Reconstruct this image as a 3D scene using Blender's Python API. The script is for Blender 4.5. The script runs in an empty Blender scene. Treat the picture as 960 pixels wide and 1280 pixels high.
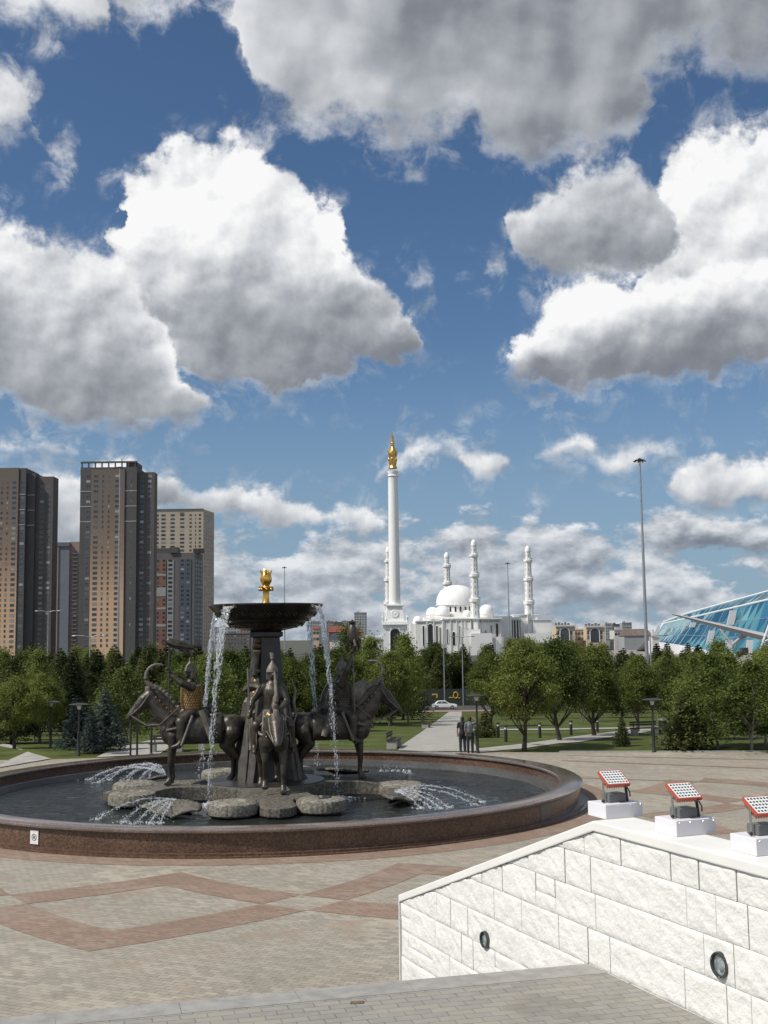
import bpy, bmesh, math, random
from mathutils import Vector, Matrix, Euler
R = math.radians
rnd = random.Random(7)
scene = bpy.context.scene
COL = scene.collection

# ---------------------------------------------------------------- camera
EYE = Vector((0.0, 0.0, 5.5))
PITCH = math.atan((797 - 640) / 1450.0)
ROLL = 0.0132
cam_data = bpy.data.cameras.new('camera')
cam_data.sensor_width = 36.0
cam_data.lens = 1450.0 / 1280.0 * 36.0
cam_data.clip_start = 0.1
cam_data.clip_end = 20000
cam = bpy.data.objects.new('camera', cam_data)
COL.objects.link(cam)
M_CAM = Matrix.Rotation(R(90) + PITCH, 4, 'X') @ Matrix.Rotation(-ROLL, 4, 'Z')
cam.matrix_world = Matrix.Translation(EYE) @ M_CAM
scene.camera = cam


def ray(x, y):
    v = Vector(((x - 480) / 1450.0, (640 - y) / 1450.0, -1.0))
    return (M_CAM.to_3x3() @ v)


def at(x, y, z=0.0):
    'survey helper: point of the horizontal plane z seen in direction (x, y)'
    r = ray(x, y)
    return EYE + r * ((z - EYE.z) / r.z)


def at_y(x, y, Y):
    r = ray(x, y)
    return EYE + r * (Y / r.y)


def ground_z(Y):
    if Y < 60:
        return 0.0
    return max(-7.1, -0.05 * (Y - 60))


def on_ground(x, y):
    r = ray(x, y)
    Y = 20.0
    while Y < 1500:
        z = EYE.z + r.z * (Y / r.y)
        if z <= ground_z(Y):
            return Vector((r.x * Y / r.y, Y, ground_z(Y)))
        Y += 0.1
    return None


# ---------------------------------------------------------------- node helpers
class NT:
    def __init__(self, tree):
        self.t = tree

    def n(self, kind, **kw):
        nd = self.t.nodes.new(kind)
        for k, v in kw.items():
            setattr(nd, k, v)
        return nd

    def put(self, sock, v):
        if hasattr(v, 'is_output') or isinstance(v, bpy.types.NodeSocket):
            self.t.links.new(v, sock)
        elif v is not None:
            sock.default_value = v

    def m(self, op, a, b=None, c=None, clamp=False):
        nd = self.n('ShaderNodeMath', operation=op)
        nd.use_clamp = clamp
        self.put(nd.inputs[0], a)
        if b is not None: self.put(nd.inputs[1], b)
        if c is not None: self.put(nd.inputs[2], c)
        return nd.outputs[0]

    def v(self, op, a, b=None, scale=None):
        nd = self.n('ShaderNodeVectorMath', operation=op)
        self.put(nd.inputs[0], a)
        if b is not None: self.put(nd.inputs[1], b)
        if scale is not None: self.put(nd.inputs['Scale'], scale)
        return nd.outputs['Value'] if op in ('LENGTH', 'DOT_PRODUCT', 'DISTANCE') else nd.outputs[0]

    def mapping(self, vec, loc=(0, 0, 0), rot=(0, 0, 0), sc=(1, 1, 1), typ='POINT'):
        nd = self.n('ShaderNodeMapping', vector_type=typ)
        self.put(nd.inputs['Vector'], vec)
        nd.inputs['Location'].default_value = loc
        nd.inputs['Rotation'].default_value = rot
        nd.inputs['Scale'].default_value = sc
        return nd.outputs[0]

    def noise(self, vec, scale, detail=4, rough=0.5, dist=0.0, out='Fac', lac=2.0, typ='FBM'):
        nd = self.n('ShaderNodeTexNoise', noise_type=typ)
        if vec is not None: self.put(nd.inputs['Vector'], vec)
        nd.inputs['Scale'].default_value = scale
        nd.inputs['Detail'].default_value = detail
        nd.inputs['Roughness'].default_value = rough
        nd.inputs['Lacunarity'].default_value = lac
        nd.inputs['Distortion'].default_value = dist
        return nd.outputs[out]

    def ramp(self, fac, stops, interp='LINEAR'):
        nd = self.n('ShaderNodeValToRGB')
        cr = nd.color_ramp
        cr.interpolation = interp
        while len(cr.elements) < len(stops):
            cr.elements.new(0.5)
        for e, (p, c) in zip(cr.elements, stops):
            e.position = p
            e.color = (*c, 1) if len(c) == 3 else c
        self.put(nd.inputs[0], fac)
        return nd.outputs[0]

    def mixc(self, fac, a, b, blend='MIX'):
        nd = self.n('ShaderNodeMix', data_type='RGBA', blend_type=blend)
        self.put(nd.inputs['Factor'], fac)
        for s, v in ((nd.inputs[6], a), (nd.inputs[7], b)):
            if isinstance(v, (tuple, list)) and len(v) == 3:
                v = (*v, 1)
            self.put(s, v)
        return nd.outputs[2]

    def maprange(self, v, a, b, c=0.0, d=1.0, interp='LINEAR'):
        nd = self.n('ShaderNodeMapRange', interpolation_type=interp)
        self.put(nd.inputs[0], v)
        for i, q in enumerate((a, b, c, d)):
            nd.inputs[i + 1].default_value = q
        return nd.outputs[0]

    def link(self, a, b):
        self.t.links.new(a, b)


# ---------------------------------------------------------------- light
SUN_AZ, SUN_EL = R(-112), R(50)
sun_dir = Vector((math.sin(SUN_AZ) * math.cos(SUN_EL), math.cos(SUN_AZ) * math.cos(SUN_EL), math.sin(SUN_EL)))
sun_data = bpy.data.lights.new('sun', 'SUN')
sun_data.energy = 4.2
sun_data.angle = R(0.53)
sun_data.color = (1.0, 0.955, 0.88)
sun = bpy.data.objects.new('sun', sun_data)
sun.rotation_euler = sun_dir.to_track_quat('Z', 'Y').to_euler()
sun.location = (0, 0, 60)
COL.objects.link(sun)

scene.view_settings.view_transform = 'Standard'
scene.view_settings.look = 'None'
scene.view_settings.exposure = 0.0
scene.view_settings.gamma = 1.0
scene.view_settings.use_curve_mapping = False

scene.cycles.max_bounces = 6
scene.cycles.diffuse_bounces = 2
scene.cycles.glossy_bounces = 3
scene.cycles.transmission_bounces = 3
scene.cycles.transparent_max_bounces = 10
scene.cycles.caustics_reflective = False
scene.cycles.caustics_refractive = False
# ---------------------------------------------------------------- sky and clouds (world)
SKY_GAIN = (0.054, 0.068, 0.081)
world = bpy.data.worlds.new('World')
scene.world = world
world.use_nodes = True
wt = world.node_tree
wt.nodes.clear()


def azel(x, y):
    r = ray(x, y).normalized()
    return math.degrees(math.atan2(r.x, r.y)), math.degrees(math.asin(r.z))


# cumulus layers: station, upper edge, lower edge along the horizon (surveyed as x, y_top, y_bottom)
LAYERS = {
    'overhead': dict(pts=[(-20, -300, 40), (0, -300, 46), (40, -300, 50), (90, -300, 50), (118, -300, 40), (126, -300, 0), (134, -300, -8), (142, -300, 18), (165, -300, 46), (200, -300, 26), (243, -300, 14), (250, -300, -6), (262, -300, -4),
                          (278, -300, 22), (296, -300, 48), (306, -300, 95), (315, -300, 140), (345, -300, 168), (380, -300, 192), (410, -300, 178), (440, -300, 182), (470, -300, 200), (520, -300, 200), (560, -300, 182),
                          (590, -300, 178), (615, -300, 205), (650, -300, 228), (700, -300, 216), (740, -300, 205), (775, -300, 190), (790, -300, 165), (800, -300, 122), (830, -300, 104), (865, -300, 84), (890, -300, 100), (925, -300, 122), (960, -300, 98), (990, -300, 90)]),
    'tower': dict(pts=[(120, 240, 230), (140, 222, 236), (150, 206, 330), (172, 212, 440), (195, 196, 462), (215, 184, 472), (232, 168, 478), (255, 158, 474), (285, 152, 482), (320, 162, 486), (340, 182, 488), (362, 206, 490), (380, 228, 492),
                       (398, 250, 492), (420, 268, 482), (432, 304, 474), (456, 340, 468), (486, 362, 462), (508, 396, 452), (520, 434, 444), (540, 470, 440)]),
    'east_back': dict(pts=[(780, 420, 330), (800, 330, 380), (815, 260, 400), (826, 224, 400), (833, 200, 400), (844, 178, 400), (862, 166, 400), (885, 157, 410), (920, 150, 410), (960, 138, 410), (1000, 130, 410)]),
    'east_puff': dict(pts=[(612, 330, 270), (630, 290, 300), (642, 258, 330), (662, 228, 352), (690, 214, 362), (720, 202, 366), (760, 197, 364), (790, 202, 356), (815, 222, 340), (830, 255, 310), (842, 300, 270), (860, 400, 250)]),
    'east_base': dict(pts=[(622, 500, 440), (638, 430, 468), (650, 408, 484), (672, 384, 490), (700, 360, 491), (740, 346, 486), (790, 338, 477), (850, 330, 480), (885, 322, 478), (920, 318, 464), (960, 312, 450), (1000, 305, 445)]),
    'west': dict(pts=[(-20, 252, 495), (0, 257, 505), (25, 272, 522), (60, 286, 530), (95, 284, 534), (120, 292, 536), (150, 304, 538), (175, 335, 540), (200, 372, 541), (228, 432, 541), (250, 478, 540), (275, 500, 532), (292, 512, 524), (305, 535, 520)]),
    'small': dict(pts=[(-20, 545, 572), (0, 543, 572), (50, 539, 572), (92, 552, 573), (112, 572, 562), (140, 620, 560), (440, 620, 590), (460, 606, 606), (478, 580, 614), (500, 550, 606), (530, 542, 580), (558, 539, 566), (578, 541, 578), (596, 548, 616), (614, 560, 612), (627, 578, 586), (640, 620, 560),
                       (655, 600, 560), (668, 566, 574), (690, 546, 586), (720, 534, 586), (750, 545, 590), (790, 541, 586), (820, 538, 578), (848, 544, 570), (866, 556, 560), (885, 600, 550), (960, 600, 540), (1000, 600, 540)]),
    'bank': dict(pts=[(-20, 610, 700), (20, 600, 700), (60, 582, 695), (100, 590, 690), (130, 572, 680), (170, 567, 655), (200, 580, 645), (230, 600, 645), (260, 605, 652), (300, 598, 658), (340, 602, 666), (380, 612, 666), (408, 634, 655), (430, 622, 672), (455, 630, 676), (480, 646, 674), (505, 668, 668), (520, 690, 640),
                      (630, 680, 630), (656, 640, 634), (672, 624, 646), (686, 640, 632), (720, 680, 620), (805, 640, 600), (826, 592, 608), (842, 572, 636), (870, 562, 642), (900, 565, 642), (930, 570, 642), (960, 560, 634), (1000, 555, 630)]),
    'scraps': dict(pts=[(-20, 62, 175), (0, 68, 182), (25, 82, 190), (45, 120, 182), (54, 180, 190), (66, 170, 206), (82, 172, 208), (98, 190, 198), (112, 260, 150), (480, 420, 300), (505, 345, 366), (528, 334, 378), (548, 340, 366), (566, 400, 300), (580, 345, 346), (600, 324, 362), (622, 330, 352), (640, 400, 300), (1000, 400, 200)]),
}
AZ0, AZ1, EL0, EL1 = -21.0, 21.0, -5.0, 45.0

w = NT(wt)
tc = w.n('ShaderNodeTexCoord')
dirv = w.v('NORMALIZE', tc.outputs['Generated'])
sx = w.n('ShaderNodeSeparateXYZ')
w.link(dirv, sx.inputs[0])
az = w.m('MULTIPLY', w.m('ARCTAN2', sx.outputs[0], sx.outputs[1]), 57.29578)
el = w.m('MULTIPLY', w.m('ARCSINE', sx.outputs[2]), 57.29578)
DIR = w.v('SCALE', dirv, scale=57.29578)           # one unit is about one degree
SUNV = (-0.55, -0.15, 0.82)

# warping the edges at several sizes makes them billow
wc = w.noise(DIR, 0.30, 6, 0.56, out='Color')
ws = w.n('ShaderNodeSeparateColor')
w.link(wc, ws.inputs[0])
small = w.maprange(el, 4.0, 14.0, 0.30, 1.0)       # distant clouds are smaller
az_w = w.m('ADD', az, w.m('MULTIPLY', w.m('MULTIPLY', w.m('SUBTRACT', ws.outputs[0], 0.5), 4.8), small))
el_w = w.m('ADD', el, w.m('MULTIPLY', w.m('MULTIPLY', w.m('SUBTRACT', ws.outputs[1], 0.5), 3.9), small))
n_a = w.noise(DIR, 0.75, 8, 0.60)
n_w = w.noise(DIR, 0.62, 7, 0.62, 0.5)
r_a = w.noise(DIR, 0.50, 6, 0.52)
r_b = w.noise(w.v('ADD', DIR, tuple(0.42 * c for c in SUNV)), 0.50, 6, 0.52)
relief = w.m('MULTIPLY_ADD', w.m('SUBTRACT', n_a, 0.5), 0.16, w.m('SUBTRACT', r_a, r_b))
mid_a = w.noise(DIR, 0.22, 2, 0.5)
mid_b = w.noise(w.v('ADD', DIR, tuple(1.5 * c for c in SUNV)), 0.22, 2, 0.5)
bulge = w.m('SUBTRACT', mid_a, mid_b)
u = w.maprange(az_w, AZ0, AZ1, 0, 1)


def table(vals):
    nd = w.n('ShaderNodeFloatCurve')
    c = nd.mapping.curves[0]
    nd.mapping.use_clip = False
    nd.mapping.extend = 'HORIZONTAL'
    while len(c.points) < len(vals):
        c.points.new(0.5, 0.5)
    for p, (a, b) in zip(c.points, vals):
        p.location = (a, b)
        p.handle_type = 'VECTOR'
    nd.mapping.update()
    w.link(u, nd.inputs['Value'])
    return w.maprange(nd.outputs[0], 0, 1, EL0, EL1)


def edges(name):
    tops, bots = [], []
    for x, yt, yb in LAYERS[name]['pts']:
        a, t = azel(x, 0.5 * (yt + yb))
        tops.append(((a - AZ0) / (AZ1 - AZ0), (azel(x, yt)[1] - EL0) / (EL1 - EL0)))
        bots.append(((a - AZ0) / (AZ1 - AZ0), (azel(x, yb)[1] - EL0) / (EL1 - EL0)))
    return table(tops), table(bots)


def layer(name, soft, fray, thick):
    'alpha and height fraction of one cumulus layer'
    top, bot = edges(name)
    d = w.m('SMOOTH_MIN', w.m('SUBTRACT', top, el_w), w.m('SUBTRACT', el_w, bot), thick * 0.4)
    d = w.m('MULTIPLY_ADD', w.m('SUBTRACT', n_a, 0.5), fray, d)
    a = w.maprange(d, 0.0, soft, 0, 1, 'SMOOTHSTEP')
    veil = w.m('MULTIPLY', w.maprange(d, -1.3, 0.5, 0, 0.55, 'SMOOTHSTEP'), w.maprange(n_w, 0.47, 0.70, 0, 1, 'SMOOTHSTEP'))
    a = w.m('MAXIMUM', a, veil)
    h = w.m('DIVIDE', w.m('SUBTRACT', el_w, bot), w.m('MAXIMUM', w.m('SUBTRACT', top, bot), 0.4))
    return a, h, d


def lighting(h, lo, hi, floor=0.0, gain=1.0, k_rel=1.0, k_bul=0.9, side=None):
    t = w.m('MULTIPLY_ADD', w.m('SUBTRACT', mid_a, 0.5), 0.65, h)
    if side:                                       # the flank turned away from the sun
        t = w.m('ADD', t, w.maprange(az_w, side[0], side[1], side[2], side[3]))
    l = w.maprange(t, lo, hi, floor, gain, 'SMOOTHSTEP')
    soft_ = w.m('MULTIPLY_ADD', l, 0.75, 0.30)       # relief shows where the sun reaches
    l = w.m('MULTIPLY_ADD', w.m('MULTIPLY', relief, soft_), k_rel, l)
    return w.m('MULTIPLY_ADD', w.m('MULTIPLY', bulge, soft_), k_bul, l)


front = w.m('COMPARE', az, 0.0, 20.5)              # the surveyed part of the sky
alpha = None
lit = None


def over(a, l):
    global alpha, lit
    if alpha is None:
        alpha, lit = a, l
        return
    lit = w.m('ADD', w.m('MULTIPLY', l, a), w.m('MULTIPLY', lit, w.m('SUBTRACT', 1.0, a)))
    alpha = w.m('SUBTRACT', 1.0, w.m('MULTIPLY', w.m('SUBTRACT', 1.0, alpha), w.m('SUBTRACT', 1.0, a)))


# small cumulus crowding the horizon, all round
lowv = w.mapping(DIR, sc=(0.42, 0.42, 0.80))
nl = w.noise(lowv, 0.72, 8, 0.58)
nl2 = w.noise(w.v('ADD', lowv, (-0.16, -0.05, 0.42)), 0.72, 6, 0.56)
cov = w.maprange(el, 8.2, 3.8, -0.48, 0.27, 'SMOOTHSTEP')
dl = w.m('ADD', cov, w.m('MULTIPLY', w.m('SUBTRACT', nl, 0.5), 1.9))
al = w.maprange(dl, 0.0, 0.22, 0, 0.95, 'SMOOTHSTEP')
ll = w.m('ADD', w.maprange(dl, 0.0, 0.9, 0.66, 0.40), w.m('MULTIPLY', w.m('SUBTRACT', nl, nl2), 2.6))
over(al, ll)
# the rest of the dome: unseen scattered cumulus, coverage set for its fill light
ng = w.noise(DIR, 0.052, 6, 0.55)
ag = w.m('MULTIPLY', w.maprange(ng, 0.47, 0.56, 0, 1, 'SMOOTHSTEP'), w.m('SUBTRACT', 1.0, front))
ag = w.m('MULTIPLY', ag, w.maprange(el, 3, 9, 0, 1))
over(ag, w.m('ADD', 0.80, w.m('MULTIPLY', bulge, 1.3)))
for name, soft, fray, thick, lo, hi, floor, gain in (
        ('bank', 0.7, 2.0, 0.9, 0.0, 0.95, 0.34, 0.95),
        ('small', 1.1, 2.0, 0.9, -0.1, 0.8, 0.36, 0.90),
        ('scraps', 1.3, 2.6, 0.8, -0.3, 0.7, 0.5, 0.75)):
    a, h, d = layer(name, soft, fray, thick)
    over(w.m('MULTIPLY', a, front), lighting(h, lo, hi, floor, gain))
# underside of the sheet overhead: bright where thin on the left, grey on the right
a, h, d = layer('overhead', 1.9, 3.4, 2.0)
lo = w.maprange(az, -10, 7, 0.70, 0.33, 'SMOOTHSTEP')
lo = w.m('ADD', lo, w.maprange(d, 2.2, 0.0, 0.0, 0.16))
lo = w.m('MULTIPLY_ADD', relief, 0.35, w.m('MULTIPLY_ADD', bulge, 0.75, w.m('MULTIPLY_ADD', w.m('SUBTRACT', mid_a, 0.5), 0.45, lo)))
over(w.m('MULTIPLY', a, front), lo)
a, h, d = layer('east_back', 0.9, 2.4, 1.6)
over(w.m('MULTIPLY', a, front), lighting(h, -0.3, 0.85, 0.45, 0.95))
a, h, d = layer('east_puff', 1.1, 2.6, 1.6)
over(w.m('MULTIPLY', a, front), lighting(h, 0.05, 1.25, 0.34, 0.92, side=(5, 12, 0.12, -0.10)))
a, h, d = layer('east_base', 0.8, 2.2, 1.6)
over(w.m('MULTIPLY', a, front), lighting(h, 0.08, 0.85, 0.24, 1.0, side=(6, 16, 0.10, -0.06)))
a, h, d = layer('tower', 0.75, 2.3, 2.0)
over(w.m('MULTIPLY', a, front), lighting(h, 0.08, 0.98, 0.24, 1.0, side=(-10, 0, 0.24, -0.14)))
a, h, d = layer('west', 1.0, 2.5, 2.0)
over(w.m('MULTIPLY', a, front), lighting(h, -0.02, 1.05, 0.26, 0.95))

cloud_col = w.ramp(w.m('ADD', lit, 0.0, clamp=True), [(0.0, (0.150, 0.165, 0.200)), (0.25, (0.235, 0.252, 0.290)), (0.5, (0.43, 0.455, 0.49)), (0.78, (0.73, 0.745, 0.77)), (1.0, (0.95, 0.95, 0.95))])

sky = w.n('ShaderNodeTexSky', sky_type='NISHITA')
sky.sun_disc = False
sky.sun_elevation = SUN_EL
sky.sun_rotation = SUN_AZ
sky.altitude = 300
sky.air_density = 1.0
sky.dust_density = 0.4
sky.ozone_density = 1.0
sky_col = w.mixc(1.0, sky.outputs[0], SKY_GAIN, 'MULTIPLY')
sky_col = w.mixc(w.maprange(el, 16.0, 0.0, 0.0, 0.75, 'SMOOTHSTEP'), sky_col, (0.25, 0.36, 0.50))
# far clouds fade into the air near the horizon
hazef = w.maprange(el, 8.0, 0.0, 0.0, 0.42)
cloud_far = w.mixc(hazef, cloud_col, (0.36, 0.43, 0.53))
col = w.mixc(alpha, sky_col, cloud_far)
bg = w.n('ShaderNodeBackground')
w.link(col, bg.inputs[0])
bg.inputs[1].default_value = 1.0
wo = w.n('ShaderNodeOutputWorld')
w.link(bg.outputs[0], wo.inputs[0])
world.cycles.sampling_method = 'MANUAL'
world.cycles.sample_map_resolution = 256
# ---------------------------------------------------------------- materials
MATS = {}


def mat(name, color, rough=0.7, metal=0.0, var=0.12, vscale=4.0, bump=0.0, bscale=30.0, spec=0.5, coords='Object', detail=5):
    m = bpy.data.materials.new(name)
    m.use_nodes = True
    k = NT(m.node_tree)
    b = m.node_tree.nodes['Principled BSDF']
    tcn = k.n('ShaderNodeTexCoord')
    co = tcn.outputs[coords]
    nz = k.noise(co, vscale, detail, 0.6)
    dark = tuple(c * (1 - var) for c in color)
    light = tuple(min(1, c * (1 + var)) for c in color)
    k.link(k.ramp(nz, [(0.3, dark), (0.7, light)]), b.inputs['Base Color'])
    b.inputs['Roughness'].default_value = rough
    b.inputs['Metallic'].default_value = metal
    b.inputs['Specular IOR Level'].default_value = spec
    if bump:
        bn = k.n('ShaderNodeBump')
        bn.inputs['Strength'].default_value = bump
        bn.inputs['Distance'].default_value = 0.02
        k.link(k.noise(co, bscale, 6, 0.6), bn.inputs['Height'])
        k.link(bn.outputs[0], b.inputs['Normal'])
    MATS[name] = m
    return m


def leaf_mat(name, dark, light, scale=0.9):
    m = bpy.data.materials.new(name)
    m.use_nodes = True
    k = NT(m.node_tree)
    b = m.node_tree.nodes['Principled BSDF']
    geo = k.n('ShaderNodeNewGeometry')
    oi = k.n('ShaderNodeObjectInfo')
    f = k.noise(geo.outputs['Position'], scale, 3, 0.6)
    f = k.m('ADD', f, k.m('MULTIPLY', k.m('SUBTRACT', geo.outputs['Random Per Island'], 0.5), 0.35))
    f = k.m('ADD', f, k.m('MULTIPLY', k.m('SUBTRACT', oi.outputs['Random'], 0.5), 0.52))
    c = k.ramp(f, [(0.25, dark), (0.75, light)])
    k.link(c, b.inputs['Base Color'])
    b.inputs['Roughness'].default_value = 0.55
    b.inputs['Specular IOR Level'].default_value = 0.25
    tr = k.n('ShaderNodeBsdfTranslucent')
    k.link(c, tr.inputs[0])
    mx = k.n('ShaderNodeMixShader')
    mx.inputs[0].default_value = 0.38
    k.link(b.outputs[0], mx.inputs[1])
    k.link(tr.outputs[0], mx.inputs[2])
    k.link(mx.outputs[0], m.node_tree.nodes['Material Output'].inputs[0])
    return m


def brick_mat(name, c1, c2, mortar, bw, bh, rot, stain=None, rough=0.8, msize=0.006, var=0.35):
    m = bpy.data.materials.new(name)
    m.use_nodes = True
    k = NT(m.node_tree)
    b = m.node_tree.nodes['Principled BSDF']
    tcn = k.n('ShaderNodeTexCoord')
    co = k.mapping(tcn.outputs['Object'], rot=(0, 0, rot))
    bt = k.n('ShaderNodeTexBrick')
    k.link(co, bt.inputs['Vector'])
    bt.inputs['Scale'].default_value = 1.0
    bt.inputs['Brick Width'].default_value = bw
    bt.inputs['Row Height'].default_value = bh
    bt.inputs['Mortar Size'].default_value = msize
    bt.inputs['Mortar Smooth'].default_value = 0.3
    bt.inputs['Bias'].default_value = 0.0
    bt.inputs['Color1'].default_value = (*c1, 1)
    bt.inputs['Color2'].default_value = (*c2, 1)
    bt.inputs['Mortar'].default_value = (*mortar, 1)
    n1 = k.noise(tcn.outputs['Object'], 0.35, 6, 0.6)
    n2 = k.noise(tcn.outputs['Object'], 9.0, 4, 0.6)
    c = bt.outputs[0]
    c = k.mixc(k.maprange(n1, 0.35, 0.7, 0.0, var), c, tuple(0.55 * q for q in c1))
    c = k.mixc(k.maprange(n2, 0.4, 0.75, 0.0, 0.35), c, tuple(min(1, 1.25 * q) for q in c2))
    if stain:
        bt2 = k.n('ShaderNodeTexBrick')
        k.link(co, bt2.inputs['Vector'])
        bt2.inputs['Scale'].default_value = 1.0
        bt2.inputs['Brick Width'].default_value = bw
        bt2.inputs['Row Height'].default_value = bh
        bt2.inputs['Mortar Size'].default_value = 0.0
        bt2.inputs['Color1'].default_value = (0, 0, 0, 1)
        bt2.inputs['Color2'].default_value = (1, 1, 1, 1)
        for (amount, s, lo, hi, colr, seedv) in stain:
            nn = k.noise(k.v('ADD', tcn.outputs['Object'], (seedv, seedv, 0)), s, 4, 0.6)
            f = k.m('MULTIPLY_ADD', bt2.outputs[0], 0.22, nn)
            c = k.mixc(k.maprange(f, lo, hi, 0, amount), c, colr)
    k.link(c, b.inputs['Base Color'])
    b.inputs['Roughness'].default_value = rough
    bn = k.n('ShaderNodeBump')
    bn.inputs['Strength'].default_value = 0.4
    bn.inputs['Distance'].default_value = 0.01
    bn.invert = True
    k.link(k.m('ADD', bt.outputs['Fac'], k.m('MULTIPLY', n2, -0.5)), bn.inputs['Height'])
    k.link(bn.outputs[0], b.inputs['Normal'])
    return m


# ---------------------------------------------------------------- mesh helpers
class MB:
    'collects shapes that become ONE mesh object'

    def __init__(self):
        self.v, self.f, self.mi = [], [], []
        self.cur = 0

    def add(self, vs, fs):
        o = len(self.v)
        self.v.extend([tuple(p) for p in vs])
        self.f.extend([tuple(i + o for i in f) for f in fs])
        self.mi.extend([self.cur] * len(fs))
        return self

    def box(self, c, s, M=None):
        x, y, z = (q * 0.5 for q in s)
        vs = [Vector((c[0] + i * x, c[1] + j * y, c[2] + k * z)) for k in (-1, 1) for j in (-1, 1) for i in (-1, 1)]
        if M: vs = [M @ v for v in vs]
        return self.add(vs, [(0, 2, 3, 1), (4, 5, 7, 6), (0, 1, 5, 4), (2, 6, 7, 3), (0, 4, 6, 2), (1, 3, 7, 5)])

    def prism(self, poly, z0, z1):
        'plan polygon (counter-clockwise) raised from z0 to z1'
        n = len(poly)
        vs = [(p[0], p[1], z0) for p in poly] + [(p[0], p[1], z1) for p in poly]
        fs = [tuple(range(n - 1, -1, -1)), tuple(range(n, 2 * n))]
        fs += [(i, (i + 1) % n, n + (i + 1) % n, n + i) for i in range(n)]
        return self.add(vs, fs)

    def extrude(self, poly3, d):
        'any planar polygon of 3-D points pushed along the vector d'
        n = len(poly3)
        d = Vector(d)
        vs = [Vector(p) for p in poly3] + [Vector(p) + d for p in poly3]
        fs = [tuple(range(n - 1, -1, -1)), tuple(range(n, 2 * n))]
        fs += [(i, (i + 1) % n, n + (i + 1) % n, n + i) for i in range(n)]
        return self.add(vs, fs)

    def lathe(self, prof, seg=24, c=(0, 0, 0), wob=None, a0=0.0, cap=True):
        vs, fs = [], []
        for r, z in prof:
            for i in range(seg):
                a = a0 + 2 * math.pi * i / seg
                q = r if wob is None else r * wob(a, z)
                vs.append((c[0] + q * math.cos(a), c[1] + q * math.sin(a), c[2] + z))
        for j in range(len(prof) - 1):
            for i in range(seg):
                k = (i + 1) % seg
                fs.append((j * seg + i, j * seg + k, (j + 1) * seg + k, (j + 1) * seg + i))
        if cap:
            fs.append(tuple(range(seg - 1, -1, -1)))
            m = (len(prof) - 1) * seg
            fs.append(tuple(range(m, m + seg)))
        return self.add(vs, fs)

    def tube(self, pts, radii, seg=8, cap=True):
        pts = [Vector(p) for p in pts]
        if not isinstance(radii, (list, tuple)): radii = [radii] * len(pts)
        vs, fs = [], []
        up = Vector((0.13, 0.21, 0.97)).normalized()
        for i, p in enumerate(pts):
            d = (pts[min(i + 1, len(pts) - 1)] - pts[max(i - 1, 0)])
            d = d.normalized() if d.length > 1e-9 else Vector((0, 0, 1))
            u = up if abs(d.dot(up)) < 0.95 else Vector((1, 0, 0))
            s = d.cross(u).normalized()
            t = s.cross(d)
            for k in range(seg):
                a = 2 * math.pi * k / seg
                vs.append(p + (s * math.cos(a) + t * math.sin(a)) * radii[i])
        for i in range(len(pts) - 1):
            for k in range(seg):
                q = (k + 1) % seg
                fs.append((i * seg + k, i * seg + q, (i + 1) * seg + q, (i + 1) * seg + k))
        if cap:
            fs.append(tuple(range(seg - 1, -1, -1)))
            m = (len(pts) - 1) * seg
            fs.append(tuple(range(m, m + seg)))
        return self.add(vs, fs)

    def ball(self, c, r, seg=10, rings=7, M=None):
        if not isinstance(r, (list, tuple)): r = (r, r, r)
        vs, fs = [], []
        for j in range(1, rings):
            t = math.pi * j / rings
            for i in range(seg):
                a = 2 * math.pi * i / seg
                vs.append(Vector((r[0] * math.sin(t) * math.cos(a), r[1] * math.sin(t) * math.sin(a), r[2] * math.cos(t))))
        vs += [Vector((0, 0, r[2])), Vector((0, 0, -r[2]))]
        for j in range(rings - 2):
            for i in range(seg):
                k = (i + 1) % seg
                fs.append((j * seg + i, (j + 1) * seg + i, (j + 1) * seg + k, j * seg + k))
        n = len(vs)
        for i in range(seg):
            k = (i + 1) % seg
            fs.append((n - 2, i, k))
            fs.append((n - 1, (rings - 2) * seg + k, (rings - 2) * seg + i))
        if M: vs = [M @ v for v in vs]
        c = Vector(c)
        return self.add([v + c for v in vs], fs)

    def drop(self, c, r):
        c = Vector(c)
        a = r * (0.7 + 0.6 * rnd.random())
        return self.add([c + Vector((r, 0, 0)), c + Vector((0, r, 0)), c + Vector((-r, 0, 0)), c + Vector((0, -r, 0)), c + Vector((0, 0, a)), c + Vector((0, 0, -a))],
                        [(0, 1, 4), (1, 2, 4), (2, 3, 4), (3, 0, 4), (1, 0, 5), (2, 1, 5), (3, 2, 5), (0, 3, 5)])

    def strip(self, left, right, dz=0.0):
        'sheet between two polylines'
        n = len(left)
        vs = [(p[0], p[1], p[2] + dz) for p in left] + [(p[0], p[1], p[2] + dz) for p in right]
        return self.add(vs, [(i, n + i, n + i + 1, i + 1) for i in range(n - 1)])

    def mesh(self, name):
        me = bpy.data.meshes.new(name)
        me.from_pydata(self.v, [], self.f)
        return me

    def build(self, name, m, parent=None, smooth=False, bevel=0.0, loc=None, angle=35):
        me = self.mesh(name)
        ms = m if isinstance(m, (list, tuple)) else [m]
        for q in ms: me.materials.append(q)
        if len(ms) > 1:
            me.polygons.foreach_set('material_index', self.mi)
        if bevel:
            bm = bmesh.new()
            bm.from_mesh(me)
            es = [e for e in bm.edges if len(e.link_faces) == 2 and e.calc_face_angle(0) > R(30)]
            bmesh.ops.bevel(bm, geom=es, offset=bevel, segments=2, profile=0.6, affect='EDGES', clamp_overlap=True)
            bm.to_mesh(me)
            bm.free()
        if smooth:
            me.polygons.foreach_set('use_smooth', [True] * len(me.polygons))
            me.set_sharp_from_angle(angle=R(angle))
        me.update()
        return link(name, me, parent, loc)


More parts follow.
